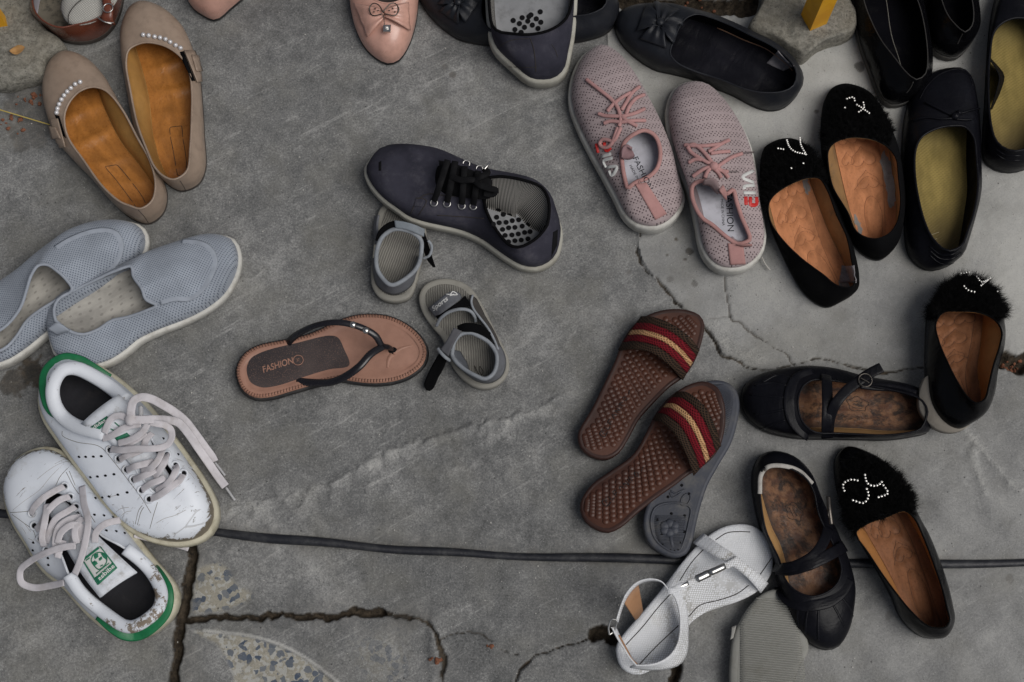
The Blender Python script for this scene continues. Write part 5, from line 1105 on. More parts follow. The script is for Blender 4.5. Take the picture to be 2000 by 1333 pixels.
wr_ = m.ramp(m.mth('ADD', m.noise(70, 7, .75), m.ramp(sx.outputs[0], .075, .0, 0, .13)), .62, .67); c = m.mix(wr_, c, m.mix(m.noise(200, 4), (.16, .13, .10), (.27, .22, .17)))
COLLAR = m.done(c, .55, m.bump(m.mth('SUBTRACT', m.noise(60, 4), wr_), .35, .001), .3)
GREYTH = plain('grey_thread', (.16, .145, .12), .9)
LACE = leather('white_lace', (.60, .575, .60), .9, .1, (.46, .42, .41), .5, 1200, .4, .2)
GREEN = leather('green_leather', (.012, .165, .062), .45, .12)
GREENP = plain('green_print', (.015, .16, .085), .55)
DARK_IN = leather('dark_insole_b', (.016, .016, .021), .6, .4, (.045, .04, .04), .4)
wsm = dict(upper=WHITE_LEA, lining=WHITE_PAD, insole=DARK_IN, sole=CREAM_RUB, binding=WHITE_PAD)
zk = 2.3396
def ZK(*p): return [(x / zk, 680 + y / zk) for x, y in p]
def eyelets(q, pts):
    for p_ in pts:
        p = on(q, *p_, .06)
        if p is not None: mk('eyelet', *ring(p, .46, .26, (0, -.2, 1)), WHITE_PAD, q.root)
    parts = []
    for p_ in pts:
        p = on(q, *p_, .08)
        if p is not None: parts.append(sphere(p, .0030, 8, 4, (1, 1, .25)))
    v, f = join(parts); mk('eyelet_holes', v, f, VOID, q.root, kind='stuff')
def perforations(q, pts):
    parts = [sphere(on(q, *p, .02), .0016, 7, 4, (1.3, 1, .3)) for p in pts if on(q, *p, .02) is not None]; v, f = join(parts); mk('perforations', v, f, VOID, q.root, kind='stuff')
def laces(q, lists, w=.8, h=.15):
    for pts in lists:
        P = path_z(pts, 10); mk('lace', *tube(P, w, h, k=10, boxy=.6), LACE, q.root)
q = closed_shoe('leather_sneaker', 'worn white leather sneaker with untied laces and green heel, lower of the two', 'shoe', 'white leather sneakers', [(320, 1216), (295, 1234), (265, 1240), (222, 1231), (180, 1201), (145, 1164), (124, 1140), (94, 1117), (68, 1087), (51, 1057), (27, 1018), (12, 979), (10, 945), (22, 912), (44, 891), (74, 880), (103, 882), (132, 896), (162, 926), (188, 962), (231, 1013), (265, 1056), (299, 1099), (333, 1138), (345, 1165), (337, 1197)], 13,
                [(290, 1210), (270, 1224), (250, 1228), (205, 1200), (158, 1160), (134, 1125), (120, 1090), (102, 1050), (86, 1010), (86, 978), (100, 962), (120, 962), (145, 985), (170, 1015), (200, 1045), (240, 1067), (290, 1108), (316, 1155), (310, 1190)], 10,
                [(0, 7.6), (.3, 6.0), (.55, 8.0), (.8, 6.8), (1, 5.8)], wsm, zs=[(0, 2.6), (1, 2.2)], hi=2.6, out=.5, b=.1, lo=1.2, bind=.3, a=(.6, .95), inset=.6, d=(.35, .04), base=0)
def collar(q, pts, w, name='padded_collar'):
    P = path_on(q, pts, -.05, 8, 4); mk(name, *tube(P, w, w * .75, k=10), COLLAR, q.root)
v, f = sheet(strip([(92, 1000, 5.4), (118, 1050, 6.6), (140, 1092, 7.6), (165, 1130, 8.0), (195, 1168, 8.0)], [(120, 972, 5.4), (160, 1010, 6.6), (195, 1050, 7.8), (232, 1085, 8.2), (268, 1118, 8.0)], 18, 10, .5), .5); tg = mk('tongue', v, f, WHITE_PAD, q.root); tv, tf = v, f
tb = Shoe(); tb.root = q.root; tb.bvh = BVHTree.FromPolygons([Vector(x) for x in v], f)
zl = 5.125
def ZL(*p): return [(20 + x / zl, 900 + y / zl) for x, y in p]
lb = poly_on(tb, 'tongue_label', ZL((718, 993), (895, 855), (1072, 1078), (880, 1245)), WHT, .05, .05, parent=tg, nx=10, ny=10)
for nm, pl in (('label_border', ZL((718, 993), (880, 866), (893, 882), (731, 1010))), ('label_border', ZL((718, 993), (731, 990), (890, 1238), (876, 1245))), ('label_border', ZL((895, 862), (908, 862), (1074, 1074), (1060, 1080))), ('label_field', ZL((840, 1180), (1022, 1022), (1072, 1078), (884, 1245)))):
    poly_on(tb, nm, pl, GREENP, .09, .04, parent=tg, nx=8, ny=6)
text_on(tb, 'label_lettering', 'adidas', ZL((1050, 1065))[0], (-150 / zl, 135 / zl), (-28 / zl, -30 / zl), WHT, .13, parent=tg, bold=.02)
text_on(tb, 'label_lettering', 'STAN SMITH', ZL((1015, 1035))[0], (-135 / zl, 118 / zl), (-17 / zl, -19 / zl), WHT, .13, parent=tg)
lines_on(tb, 'label_portrait', [ZL((830, 950), (815, 1000), (850, 1060), (890, 1090), (940, 1060), (968, 1010), (960, 950), (920, 925), (870, 925), (830, 950)), ZL((835, 1035), (870, 1015)), ZL((890, 1000), (915, 985)), ZL((905, 1060), (930, 1045)), ZL((765, 1000), (800, 975)), ZL((865, 1130), (990, 1030))], .13, GREENP, .10, parent=tg)
for pl in (ZL((820, 1020), (850, 1000), (880, 1030), (845, 1060)), ZL((885, 985), (915, 960), (925, 985), (900, 1005)), ZL((905, 930), (960, 935), (968, 1000), (930, 970)), ZL((835, 945), (880, 930), (885, 965), (850, 990))): poly_on(tb, 'label_portrait', pl, GREENP, .09, .04, parent=tg, nx=5, ny=5)
eyelets(q, ZK((295, 635), (320, 683), (347, 728)) + [(64, 1003), (68, 1027), (80, 1052), (92, 1075)])
perforations(q, ZL((745, 368), (848, 378), (840, 545), (935, 552), (1025, 570), (960, 703), (1058, 710), (1140, 728), (235, 820), (232, 897), (383, 975), (387, 1043)))
lines_on(q, 'toe_seam', [ZL((0, 520), (100, 515), (200, 505)), ZL((455, 250), (500, 160), (610, 40)), ZL((560, 115), (640, 270), (720, 380), (800, 540), (850, 620)), ZL((590, 105), (650, 250)), ZL((20, 540), (130, 620), (230, 700), (270, 800), (380, 880))], .07, GREYTH, .0)
lines_on(q, 'flex_crease', [ZK((60, 740), (110, 700), (180, 650), (230, 590), (290, 530)), ZK((170, 600), (220, 560), (270, 530), (315, 515)), ZK((250, 530), (290, 510), (310, 505)), ZK((100, 820), (120, 850)), ZK((110, 800), (140, 840)), ZK((130, 870), (150, 880))], .06, plain('grey_crease_b', (.34, .32, .29), .9), -.01)
laces(q, [[(125, 950, 6.6), (105, 960, 7.4), (82, 975, 7.6), (66, 992, 7.0), (60, 1005, 6.2)], [(136, 970, 7.0), (115, 978, 7.8), (92, 1000, 8.0), (80, 1025, 7.2), (70, 1035, 6.4)], [(147, 990, 7.4), (130, 1000, 8.2), (108, 1015, 8.4), (95, 1045, 7.8), (90, 1060, 7)], [(158, 1010, 7.8), (135, 1015, 8.6), (115, 1030, 8.8), (108, 1060, 8.4), (112, 1085, 8.0)], [(92, 985, 7.6), (88, 1015, 8.6), (82, 1050, 8.0), (86, 1068, 7)], [(160, 950, 6.4), (164, 985, 8.2), (172, 1020, 9.6), (164, 1070, 9.6), (155, 1100, 9.2), (146, 1122, 8.6)],
          [(148, 1066, 9.4), (120, 1070, 9.2), (90, 1080, 8.4), (60, 1096, 6.6), (40, 1115, 5.4), (42, 1138, 5.0), (65, 1148, 5.0), (100, 1144, 6.0), (125, 1138, 7.2)], [(185, 1060, 9.0), (188, 1040, 9.2), (205, 1024, 9.4), (235, 1016, 8.6)], [(112, 1062, 8.6), (120, 1040, 9.2), (140, 1026, 9.4), (158, 1030, 9.0), (152, 1056, 8.8)], [(150, 1062, 9.2), (146, 1040, 9.4), (152, 1022, 9.2), (162, 1012, 8.6)], [(112, 1090, 8.6), (118, 1070, 8.8), (124, 1056, 8.6)]])
mk('lace', *tube(path_z([(262, 1046, 2.6), (300, 1056, 1.2), (335, 1064, .8), (352, 1068, .9), (368, 1073, 1.0)]), .55, .25, k=8, boxy=.6), LACE, q.root)
collar(q, [(134, 1122), (158, 1158), (205, 1198), (250, 1225), (285, 1212), (312, 1185), (315, 1155), (290, 1110), (245, 1072)], 1.5)
gtab = [ZK((710, 1000), (735, 1060), (755, 1130), (745, 1200), (700, 1255), (640, 1295), (590, 1300), (520, 1275), (445, 1228))]
P = path_on(q, gtab[0], .05, 8, 3); mk('heel_tab', *tube(P, 1.9, .3, k=10, taper=np.clip(np.sin(np.linspace(.25, 2.9, len(P))) * 1.4, .35, 1)), GREEN, q.root)

q = closed_shoe('leather_sneaker', 'worn white leather sneaker with green heel on top of its mate, lace tips trailing', 'shoe', 'white leather sneakers', [(103, 710), (86, 736), (78, 783), (86, 812), (111, 851), (145, 898), (180, 945), (214, 992), (256, 1030), (299, 1052), (350, 1061), (385, 1055), (410, 1039), (421, 1013), (419, 987), (398, 945), (364, 895), (326, 843), (291, 801), (256, 767), (218, 738), (171, 711), (130, 700)], 12,
                [(122, 720), (102, 750), (103, 785), (119, 814), (150, 835), (205, 851), (230, 874), (252, 902), (277, 936), (302, 964), (325, 958), (343, 930), (322, 895), (297, 857), (272, 817), (248, 782), (215, 753), (175, 729), (148, 717)], 10,
                [(0, 8.0), (.3, 6.6), (.5, 8.6), (.8, 7.4), (1, 6.4)], wsm, zs=[(0, 2.6), (1, 2.2)], hi=2.8, out=.5, b=.1, lo=1.2, bind=.3, a=(.6, .95), inset=.6, d=(.35, .04), base=([(0, .3), (.5, 1.2), (1, .4)], [(0, .3), (1, .3)]))
v, f = sheet(strip([(300, 965, 6.0), (262, 920, 7.4), (225, 875, 8.2), (190, 848, 8.8), (158, 828, 8.6)], [(335, 935, 6.0), (305, 885, 7.4), (285, 840, 8.4), (258, 795, 9.0), (232, 770, 9.0)], 18, 10, .5), .5); tg = mk('tongue', v, f, WHITE_PAD, q.root)
tb = Shoe(); tb.root = q.root; tb.bvh = BVHTree.FromPolygons([Vector(x) for x in v], f)
zm = 6.664; zn = 5.5556
def ZM(*p): return [(80 + x / zm, 690 + y / zm) for x, y in p]
def ZN(*p): return [(200 + x / zn, 760 + y / zn) for x, y in p]
poly_on(tb, 'label_field', ZM((615, 985), (860, 820), (900, 860), (740, 1020)), GREENP, .07, .05, parent=tg, nx=8, ny=5); poly_on(tb, 'label_field', ZM((960, 1105), (1120, 1035), (1165, 1080), (1000, 1150)), GREENP, .07, .05, parent=tg, nx=6, ny=5)
text_on(tb, 'label_lettering', 'adidas', ZM((665, 1010))[0], (190 / zm, -125 / zm), (-28 / zm, -32 / zm), WHT, .13, parent=tg, bold=.02)
lines_on(tb, 'label_border', [ZM((962, 905), (1045, 975)), ZM((910, 985), (965, 1020), (900, 1080))], .14, GREENP, .08, parent=tg)
eyelets(q, ZK((505, 465), (545, 505), (580, 555), (612, 600), (648, 650), (683, 690), (838, 575), (800, 538), (760, 490)))
perforations(q, ZK((363, 497), (393, 497), (428, 496), (464, 494), (415, 590), (447, 587), (483, 583), (522, 577), (470, 682), (500, 678), (540, 670), (582, 660)) + ZN((657, 540), (818, 712)))
lines_on(q, 'quarter_seam', [ZK((285, 380), (285, 400), (350, 430), (455, 450), (520, 520), (590, 610), (650, 690), (690, 755)), ZK((440, 400), (380, 385), (330, 360)), ZK((720, 705), (700, 770), (685, 825)), ZK((618, 805), (635, 740), (650, 720)), ZK((628, 808), (646, 745), (658, 728))], .07, GREYTH, .0)
lines_on(q, 'flex_crease', [ZK((490, 680), (520, 676), (545, 668)), ZK((520, 760), (550, 735), (590, 728)), ZK((545, 775), (575, 750), (600, 745)), ZK((715, 800), (750, 780), (800, 765), (850, 740)), ZK((845, 560), (870, 575), (890, 600)), ZK((860, 545), (885, 565), (900, 590)), ZK((940, 700), (955, 720), (950, 750))], .06, plain('grey_crease', (.32, .30, .27), .9), -.01)
def zz(pts, zs_): return [(x, y, z) for (x, y), z in zip(pts, zs_)]
laces(q, [zz(ZN((510, 1200), (620, 1150), (720, 1080), (830, 1000), (875, 930)), (6.6, 7.6, 8.0, 7.6, 6.8)), zz(ZN((425, 1095), (520, 1030), (600, 1000), (680, 960)), (7.0, 8.0, 8.2, 7.8)), zz(ZN((580, 1110), (690, 1040), (760, 960), (800, 870), (790, 830)), (7.0, 8.0, 8.4, 8.0, 7.2)), zz(ZN((335, 990), (430, 950), (520, 910), (600, 860)), (7.4, 8.4, 8.6, 8.2)), zz(ZN((560, 960), (620, 880), (670, 800), (690, 730), (690, 710)), (7.8, 8.6, 8.8, 8.2, 7.4)), zz(ZN((262, 885), (350, 840), (430, 820), (560, 790)), (7.8, 8.8, 8.8, 8.6)), zz(ZN((420, 890), (530, 850), (600, 780), (640, 690), (650, 640)), (8.0, 9.0, 9.2, 8.8, 8.2)), zz(ZN((185, 765), (270, 720), (360, 690), (470, 640)), (8.2, 9.0, 9.2, 9.0)), zz(ZN((90, 650), (200, 665), (350, 650), (500, 650), (640, 635), (720, 590), (755, 510), (740, 440), (680, 395), (580, 375), (520, 365)), (8.4, 9.4, 10, 10.2, 10, 9.6, 9.2, 9.2, 9.6, 10, 10)),
          zz(ZN((170, 590), (280, 560), (380, 510), (450, 450), (490, 380)), (9.0, 9.6, 10, 10.2, 10.2)), zz(ZN((0, 540), (100, 510), (200, 440), (300, 400), (420, 380)), (8.8, 9.4, 9.8, 10, 10.2)), zz(ZN((20, 480), (60, 380), (110, 310), (190, 290), (290, 330)), (9.2, 9.8, 10, 10.2, 10.4)), zz(ZN((250, 640), (320, 580), (400, 530), (470, 470)), (8.8, 9.4, 9.6, 9.8)), zz(ZN((450, 620), (480, 540), (540, 480)), (9, 9, 8.4))])
laces(q, [zz(ZN((310, 330), (310, 230), (340, 130), (420, 90), (520, 105), (650, 170), (780, 250), (900, 350), (1010, 490), (1110, 630), (1190, 740), (1215, 790)), (10.4, 11, 11, 10.6, 10, 8.4, 6.8, 5.2, 3.6, 2.2, 1.0, .7)), zz(ZN((300, 335), (420, 335), (560, 330), (700, 335), (830, 370), (930, 480), (1040, 640), (1150, 800), (1260, 960), (1335, 1060)), (10.4, 10.4, 10, 8.6, 6.8, 4.8, 3.0, 1.8, .9, .7))], 1.0, .15)
TIPM = plain('clear_lace_tip', (.45, .45, .46), .3)
for a_, b_ in (((1222, 800), (1330, 940)), ((1340, 1070), (1438, 1210))): mk('lace_tip', *tube(path_z(zz(ZN(a_, b_), (.6, .45))), .3, k=8), TIPM, q.root)
mk('lace_knot', *sphere(un(*ZN((305, 330))[0], 10.4), .0075, 10, 7, (.9, 1.1, .8)), LACE, q.root)
mk('lace_tip', *tube(path_z(zz(ZN((415, 195), (418, 300)), (9.4, 9.8))), .55, k=8), TIPM, q.root)
collar(q, [(205, 848), (150, 833), (120, 812), (105, 785), (104, 752), (122, 724), (148, 720), (175, 731), (215, 756), (245, 782)], 1.7)
P = path_on(q, ZK((272, 320), (240, 290), (215, 230), (205, 160), (215, 110), (250, 70), (295, 50), (350, 58), (420, 88), (505, 132)), .05, 8, 3); mk('heel_tab', *tube(P, 1.4, .3, k=10, taper=np.clip(np.sin(np.linspace(.25, 2.9, len(P))) * 1.5, .4, 1)), GREEN, q.root)

# ------------------------------------------------------------------ flip-flop
FF = leather('salmon_rubber', (.345, .185, .132), .5, .1, (.30, .15, .10), .3, 500, .12, .35)
m = Mat('dark_rubbed_patch'); c = m.mix(m.ramp(m.noise(9, 4), .35, .7), (.030, .024, .026), (.075, .058, .055)); c = m.mix(m.ramp(m.noise(900, 2), .55, .7, 0, .6), c, (.20, .12, .09)); FFD = m.done(c, .7, m.bump(m.noise(700, 2), .3, .0006), .3)
FFS = leather('black_plastic_strap', (.012, .011, .014), .25, .2, None, 0, 400, .1, .5)
zo = 3.4483
def ZO(*p): return [(440 + x / zo, 560 + y / zo) for x, y in p]
ffS = [(462, 734), (475, 763), (498, 776), (527, 775), (570, 763), (628, 747), (666, 740), (687, 744), (730, 748), (774, 743), (803, 731), (826, 711), (833, 688), (830, 673), (814, 650), (788, 630), (759, 618), (730, 614), (701, 615), (672, 622), (643, 635), (602, 653), (556, 664), (504, 675), (478, 690), (463, 714)]
q = flat_shoe('flip_flop', 'salmon flip-flop with black straps lying alone in the middle', 'sandal', None, ffS, 12, [(0, 2.0), (.5, 1.7), (1, 1.3)], [(0, 1.9), (.5, 1.6), (1, 1.2)], dict(top=FF, side=FF), edge=.55, lip=-.02, crease=lambda u, v: -.22 * np.clip(np.sin(np.pi * v) * 3, 0, 1) * np.clip(np.sin(np.pi * u) * 6, 0, 1) + .10 * np.exp(-((u - .8) / .12) ** 2) * np.sin(np.pi * v))
pw = crom(np.array([(482, 722), (489, 702), (512, 688), (585, 669), (643, 656), (660, 660), (672, 682), (682, 714), (643, 722), (602, 734), (541, 754), (510, 757), (489, 746)], float), True, 6)
cpt = on(q, 580, 708, .03); pts3 = np.array([on(q, x, y, .035) for x, y in pw]); V = np.vstack([pts3, (pts3 + cpt) / 2, [cpt]]); nP = len(pts3)
for i_ in range(nP, 2 * nP): pass
mp = [on(q, *(0.5 * np.array(pw[i_]) + .5 * np.array((580, 708))), .035) for i_ in range(nP)]; V[nP:2 * nP] = mp
F = grid_faces(2, nP, True) + [(nP + i, nP + (i + 1) % nP, 2 * nP) for i in range(nP)]
pad = mk('heel_pad', V, F, FFD, q.root)
text_on(q, 'pad_lettering', 'FASHION', ZO((255, 582))[0], (205 / zo, -65 / zo), (-8 / zo, -42 / zo), FF, .07, bold=.012, parent=pad)
rc = on(q, *ZO((491, 497))[0], .07); mk('size_ring', *ring(rc, .62, .10, n=18), FF, pad); text_on(q, 'size_number', '37', ZO((480, 508))[0], (22 / zo, -6 / zo), (-3 / zo, -20 / zo), FF, .08, parent=pad)
Pe = np.array([on(q, *(np.array(p)), .02, 1.8) for p in crom(np.array(ffS, float), True, 3)])
te = []
D = resample(np.vstack([q.Sx, q.Sx[:1]]), 150)[:-1]; nn = normals2(D)
for i_ in range(len(D)): te.append(tube(np.array([D[i_] - np.r_[nn[i_] * .0004, -.0003], D[i_] - np.r_[nn[i_] * .0042, -.0006]]), .22, .12, k=4))
v, f = join(te); mk('notched_edge', v, f, leather('salmon_dark_edge', (.30, .155, .108), .6), q.root, kind='stuff')
mk('edge_band', *tube(np.array([q.Sx[i] + q.out3[i] * .0004 - np.array((0, 0, .009)) for i in range(q.N)]), .5, 1.3, True, 6), BLACK_RUB, q.root)
def strap2(q, name, pts, w, th, mat, taper=None, parent=None): 
    P = path_z(pts, 10); v, f = tube(P, w, th, k=10, taper=taper); return mk(name, v, f, mat, parent or q.root)
s1 = strap2(q, 'toe_strap', [(769, 684, 1.4), (760, 679, 2.6), (746, 675, 3.6), (733, 656, 4.6), (712, 643, 5.2), (686, 634, 5.6), (655, 630, 5.6), (620, 635, 5.0), (588, 649, 3.6), (570, 662, 2.4), (561, 672, 1.4)], .85, .45, FFS, taper=np.interp(np.linspace(0, 1, 101), [0, .12, .3, .7, 1], [.6, .85, 1.0, .85, 1.3]))
strap2(q, 'toe_strap', [(748, 677, 3.6), (724, 692, 4.6), (702, 716, 4.8), (674, 736, 4.2), (645, 747, 3.2), (614, 748, 2.2), (580, 745, 1.4)], .95, .45, FFS)
for x, y in ZO((860, 258), (948, 297)): mk('strap_stud', *sphere(un(x, y, 5.7), .0045, 9, 6, (1, 1, .8)), STEEL, s1)
mk('toe_ridge', *join([tube(path_on(q, ZO((1130, 450), (1190, 415), (1265, 395)), -.04, 6, 1), .6, .3, k=8, taper=np.linspace(1, .4, 13)), tube(path_on(q, ZO((1125, 455), (1100, 490), (1092, 548)), -.04, 6, 1), .7, .3, k=8, taper=np.linspace(1, .6, 13))]), FF, q.insole)
mk('toe_post_hole', *sphere(on(q, *ZO((1128, 432))[0], .0), .005, 9, 5, (1.2, 1, .25)), VOID, q.root)

# ------------------------------------------------------------------ child's sandals
m = Mat('grey_ribbed_footbed'); w_ = m.n('ShaderNodeTexWave', {'Vector': m.coord(rot=(0, 0, .35)), 'Scale': 110.0, 'Distortion': 2.0, 'Detail': 1.0}, bands_direction='Y').outputs[1]
c = m.mix(m.ramp(m.noise(20, 4), .3, .7), (.15, .145, .13), (.25, .24, .215)); c = m.mix(m.ramp(w_, .2, .6, .6, 0), c, (.075, .07, .06)); KBED = m.done(c, .8, m.bump(w_, .5, .001), .3)
KSOLE = rubber('grey_sandal_rubber', (.27, .26, .23), .7, (.13, .12, .10), .5)
KGREY = leather('grey_synthetic', (.135, .14, .155), .7, .15, (.07, .07, .07), .4, 700, .3, .3)
KEDGE = leather('pale_grey_piping', (.27, .29, .315), .8, .12, (.16, .16, .17), .4, 900, .3, .2)
VEL = plain('black_velcro', (.004, .004, .0045), .97, 0, .05)
def kid(label, S, si, top, th): return flat_shoe('child_sandal', label, 'sandal', "child's grey sandals", S, si, top, th, dict(top=KBED, side=KSOLE), edge=.45, lip=-.05, crease=lambda u, v: -.25 * np.sin(np.pi * v) * np.clip(np.sin(np.pi * u) * 3, 0, 1))
q = kid("small grey child's sandal half under the canvas sneaker", [(769, 589), (741, 581), (727, 561), (724, 541), (728, 490), (732, 451), (735, 426), (744, 405), (765, 393), (790, 392), (815, 405), (828, 430), (833, 460), (829, 490), (820, 525), (813, 553), (800, 580)], 8, [(0, 2.0), (.5, 1.8), (.75, 1.0), (1, .8)], [(0, 1.9), (.5, 1.7), (1, .7)])
c1 = [(735, 515, 4.6), (741, 535, 4.6), (764, 557, 5.0), (797, 541, 4.6), (817, 518, 4.2), (823, 490, 4.2), (822, 470, 4.6), (806, 455, 5.0), (772, 448, 5.2), (749, 461, 4.8), (738, 482, 4.6)]
D = crom(np.array(c1), True, 8); W = un(D[:, 0], D[:, 1], D[:, 2]); mk('padded_collar', *tube(W, .55, .55, True, 8), KEDGE, q.root)
def quarter(q, pts_top, pts_bot, mat, name='heel_quarter', th=.25): v, f = sheet(strip(pts_top, pts_bot, 20, 6, 0), th); return mk(name, v, f, mat, q.root)
hq = quarter(q, [(736, 500, 4.4), (735, 515, 4.5), (741, 535, 4.5), (764, 557, 4.9), (797, 541, 4.5), (817, 518, 4.1), (823, 492, 4.1)], [(727, 505, 2.0), (728, 530, 2.0), (737, 560, 2.0), (769, 577, 2.0), (803, 560, 2.0), (815, 530, 2.0), (824, 500, 2.0)], KGREY)
quarter(q, [(733, 470, 4.6), (740, 452, 5.2), (756, 437, 5.6), (772, 431, 5.8)], [(742, 474, 4.4), (750, 459, 4.8), (762, 448, 5.2), (774, 445, 5.4)], VEL, 'velcro_patch')
ks = quarter(q, [(770, 431, 6.0), (790, 434, 6.1), (812, 440, 5.9), (830, 448, 5.2)], [(772, 446, 5.6), (790, 448, 5.7), (810, 455, 5.5), (828, 463, 4.8)], leather('blue_grey_strap', (.20, .225, .25), .7, .15, (.1, .1, .1), .4), 'ankle_strap')
quarter(q, [(830, 455, 4.9), (836, 475, 3.6), (843, 500, 2.4), (848, 523, 1.4)], [(826, 470, 4.4), (828, 490, 3.0), (834, 508, 2.0), (845, 522, 1.2)], VEL, 'velcro_tail')
mk('strap_ring', *tube(path_z([(827, 505, 3.0), (838, 500, 3.4), (843, 488, 3.8), (842, 478, 4.2), (836, 470, 4.6)]), .35, k=8), KEDGE, ks)
lines_on(q, 'logo_mark', [[(750, 568), (760, 563), (768, 569), (776, 563)]], .2, WHT, .06)
quarter(q, [(738, 420, 3.4), (735, 445, 3.4), (741, 470, 3.6)], [(731, 422, 1.6), (729, 450, 1.6), (732, 478, 1.8)], KGREY, 'side_panel')
zp = 5.795
def ZP(*p): return [(810 + x / zp, 540 + y / zp) for x, y in p]
q = kid("small grey child's sandal with Sports lettering and loose velcro strap", [(942, 759), (918, 751), (892, 728), (875, 699), (863, 661), (846, 641), (826, 612), (818, 580), (828, 558), (848, 547), (874, 544), (907, 553), (927, 571), (948, 606), (971, 653), (988, 685), (995, 711), (988, 737), (968, 754)], 9, [(0, 2.0), (.5, 1.6), (1, 1.1)], [(0, 1.9), (.5, 1.5), (1, 1.0)])
P = crom(np.array([z_ + (h,) for z_, h in zip(ZP((430, 830), (450, 740), (520, 660), (620, 640), (730, 680), (850, 760), (920, 870), (930, 980), (890, 1100), (800, 1160), (680, 1120), (560, 1050), (470, 970), (425, 890)), (4.0, 4.2, 4.4, 4.6, 4.6, 4.4, 4.4, 4.6, 5.0, 5.2, 5.0, 4.4, 4.0, 3.8))]), True, 8)
mk('padded_collar', *tube(un(P[:, 0], P[:, 1], P[:, 2]), .5, .55, True, 8), KEDGE, q.root)
zzp = lambda pts, zs_: [(x, y, z) for (x, y), z in zip(ZP(*pts), zs_)]
quarter(q, zzp(((870, 770), (920, 870), (930, 980), (890, 1100), (800, 1160), (680, 1120), (560, 1050), (470, 970)), (4.2, 4.3, 4.5, 4.9, 5.1, 4.9, 4.3, 3.9)), zzp(((960, 760), (1020, 880), (1035, 1000), (990, 1130), (850, 1215), (700, 1190), (570, 1100), (470, 1010)), (2.0, 2.0, 2.0, 2.0, 2.0, 2.0, 2.0, 2.0)), KGREY)
sp2 = quarter(q, zzp(((150, 360), (240, 290), (330, 215), (430, 165), (510, 190)), (2.6, 4.0, 4.6, 4.6, 3.8)), zzp(((235, 470), (310, 410), (400, 345), (480, 290), (540, 245)), (2.6, 4.2, 4.8, 4.8, 3.8)), KGREY, 'toe_strap')
tbs = Shoe(); tbs.root = q.root; gg = strip(zzp(((150, 360), (240, 290), (330, 215), (430, 165), (510, 190)), (2.6, 4.0, 4.6, 4.6, 3.8)), zzp(((235, 470), (310, 410), (400, 345), (480, 290), (540, 245)), (2.6, 4.2, 4.8, 4.8, 3.8)), 20, 6, 0); tbs.bvh = BVHTree.FromPolygons([Vector(x) for x in gg.reshape(-1, 3)], grid_faces(6, 20))
text_on(tbs, 'strap_lettering', 'Sports', ZP((215, 395))[0], (165 / zp, -125 / zp), (-20 / zp, -50 / zp), WHT, .06, bold=.02, parent=sp2); lines_on(tbs, 'strap_logo', [ZP((355, 205), (480, 210), (430, 175), (400, 220), (440, 205))], .14, WHT, .05, parent=sp2)
quarter(q, zzp(((240, 455), (330, 405), (430, 340), (520, 270), (570, 220)), (3.2, 4.2, 4.8, 4.6, 3.8)), zzp(((280, 520), (360, 440), (460, 375), (560, 345), (640, 330)), (2.8, 4.0, 4.6, 4.4, 3.4)), VEL, 'velcro_patch')
mk('strap_piping', *tube(path_z(zzp(((245, 560), (300, 470), (400, 400), (520, 372), (620, 390), (680, 460), (690, 510)), (2.2, 3.6, 4.4, 4.6, 4.2, 3.2, 2.4))), .42, k=8), KEDGE, q.root)
quarter(q, zzp(((480, 560), (560, 530), (660, 530), (760, 560), (860, 640)), (4.6, 5.0, 5.0, 4.6, 4.0)), zzp(((480, 600), (560, 625), (660, 630), (760, 670), (860, 710)), (4.6, 5.0, 5.0, 4.6, 4.0)), VEL, 'velcro_patch')
ks = quarter(q, zzp(((440, 580), (400, 660), (350, 740), (290, 830)), (5.2, 5.0, 4.6, 4.0)), zzp(((530, 620), (470, 710), (420, 800), (380, 910)), (5.2, 5.0, 4.6, 3.8)), leather('dark_grey_strap', (.10, .10, .11), .75, .15, (.06, .06, .06), .4), 'ankle_strap')
quarter(q, zzp(((270, 880), (200, 1000), (140, 1120), (105, 1230), (130, 1290)), (3.2, 2.2, 1.4, .9, .7)), zzp(((355, 955), (310, 1070), (260, 1160), (210, 1270), (170, 1300)), (3.2, 2.2, 1.4, .9, .7)), VEL, 'velcro_tail')
mk('strap_ring', *tube(path_z(zzp(((265, 820), (300, 870), (350, 920), (400, 955)), (3.6, 3.9, 3.9, 3.4))), .42, k=8), KEDGE, ks)
quarter(q, zzp(((640, 210), (640, 330), (720, 440), (820, 560), (900, 700), (960, 860)), (3.2, 3.2, 3.4, 3.4, 3.4, 3.0)), zzp(((700, 250), (750, 340), (800, 450), (880, 580), (940, 700), (1000, 880)), (1.4, 1.4, 1.6, 1.8, 1.9, 2.0)), leather('dark_side_panel', (.05, .045, .042), .5, .3, (.14, .12, .10), .4), 'side_panel')
mk('side_piping', *tube(path_z(zzp(((655, 215), (640, 290), (665, 370), (730, 460), (830, 590), (900, 720), (945, 830)), (3.2, 3.4, 3.6, 3.6, 3.6, 3.5, 3.2))), .3, k=8), KEDGE, q.root)
quarter(q, zzp(((425, 830), (450, 900), (520, 980), (590, 1050)), (3.8, 3.6, 3.6, 3.8)), zzp(((520, 850), (560, 920), (600, 990), (615, 1060)), (1.8, 1.8, 1.8, 2.0)), leather('blue_grey_inner', (.12, .13, .15), .8), 'inner_panel')
insole_lines(q, 'footbed_logo', [[(.2, .42), (.24, .46), (.2, .5), (.17, .46), (.2, .42)], [(.2, .34), (.25, .36), (.17, .38)], [(.155, .33), (.15, .5)]], .1, STITCH_D, .0)

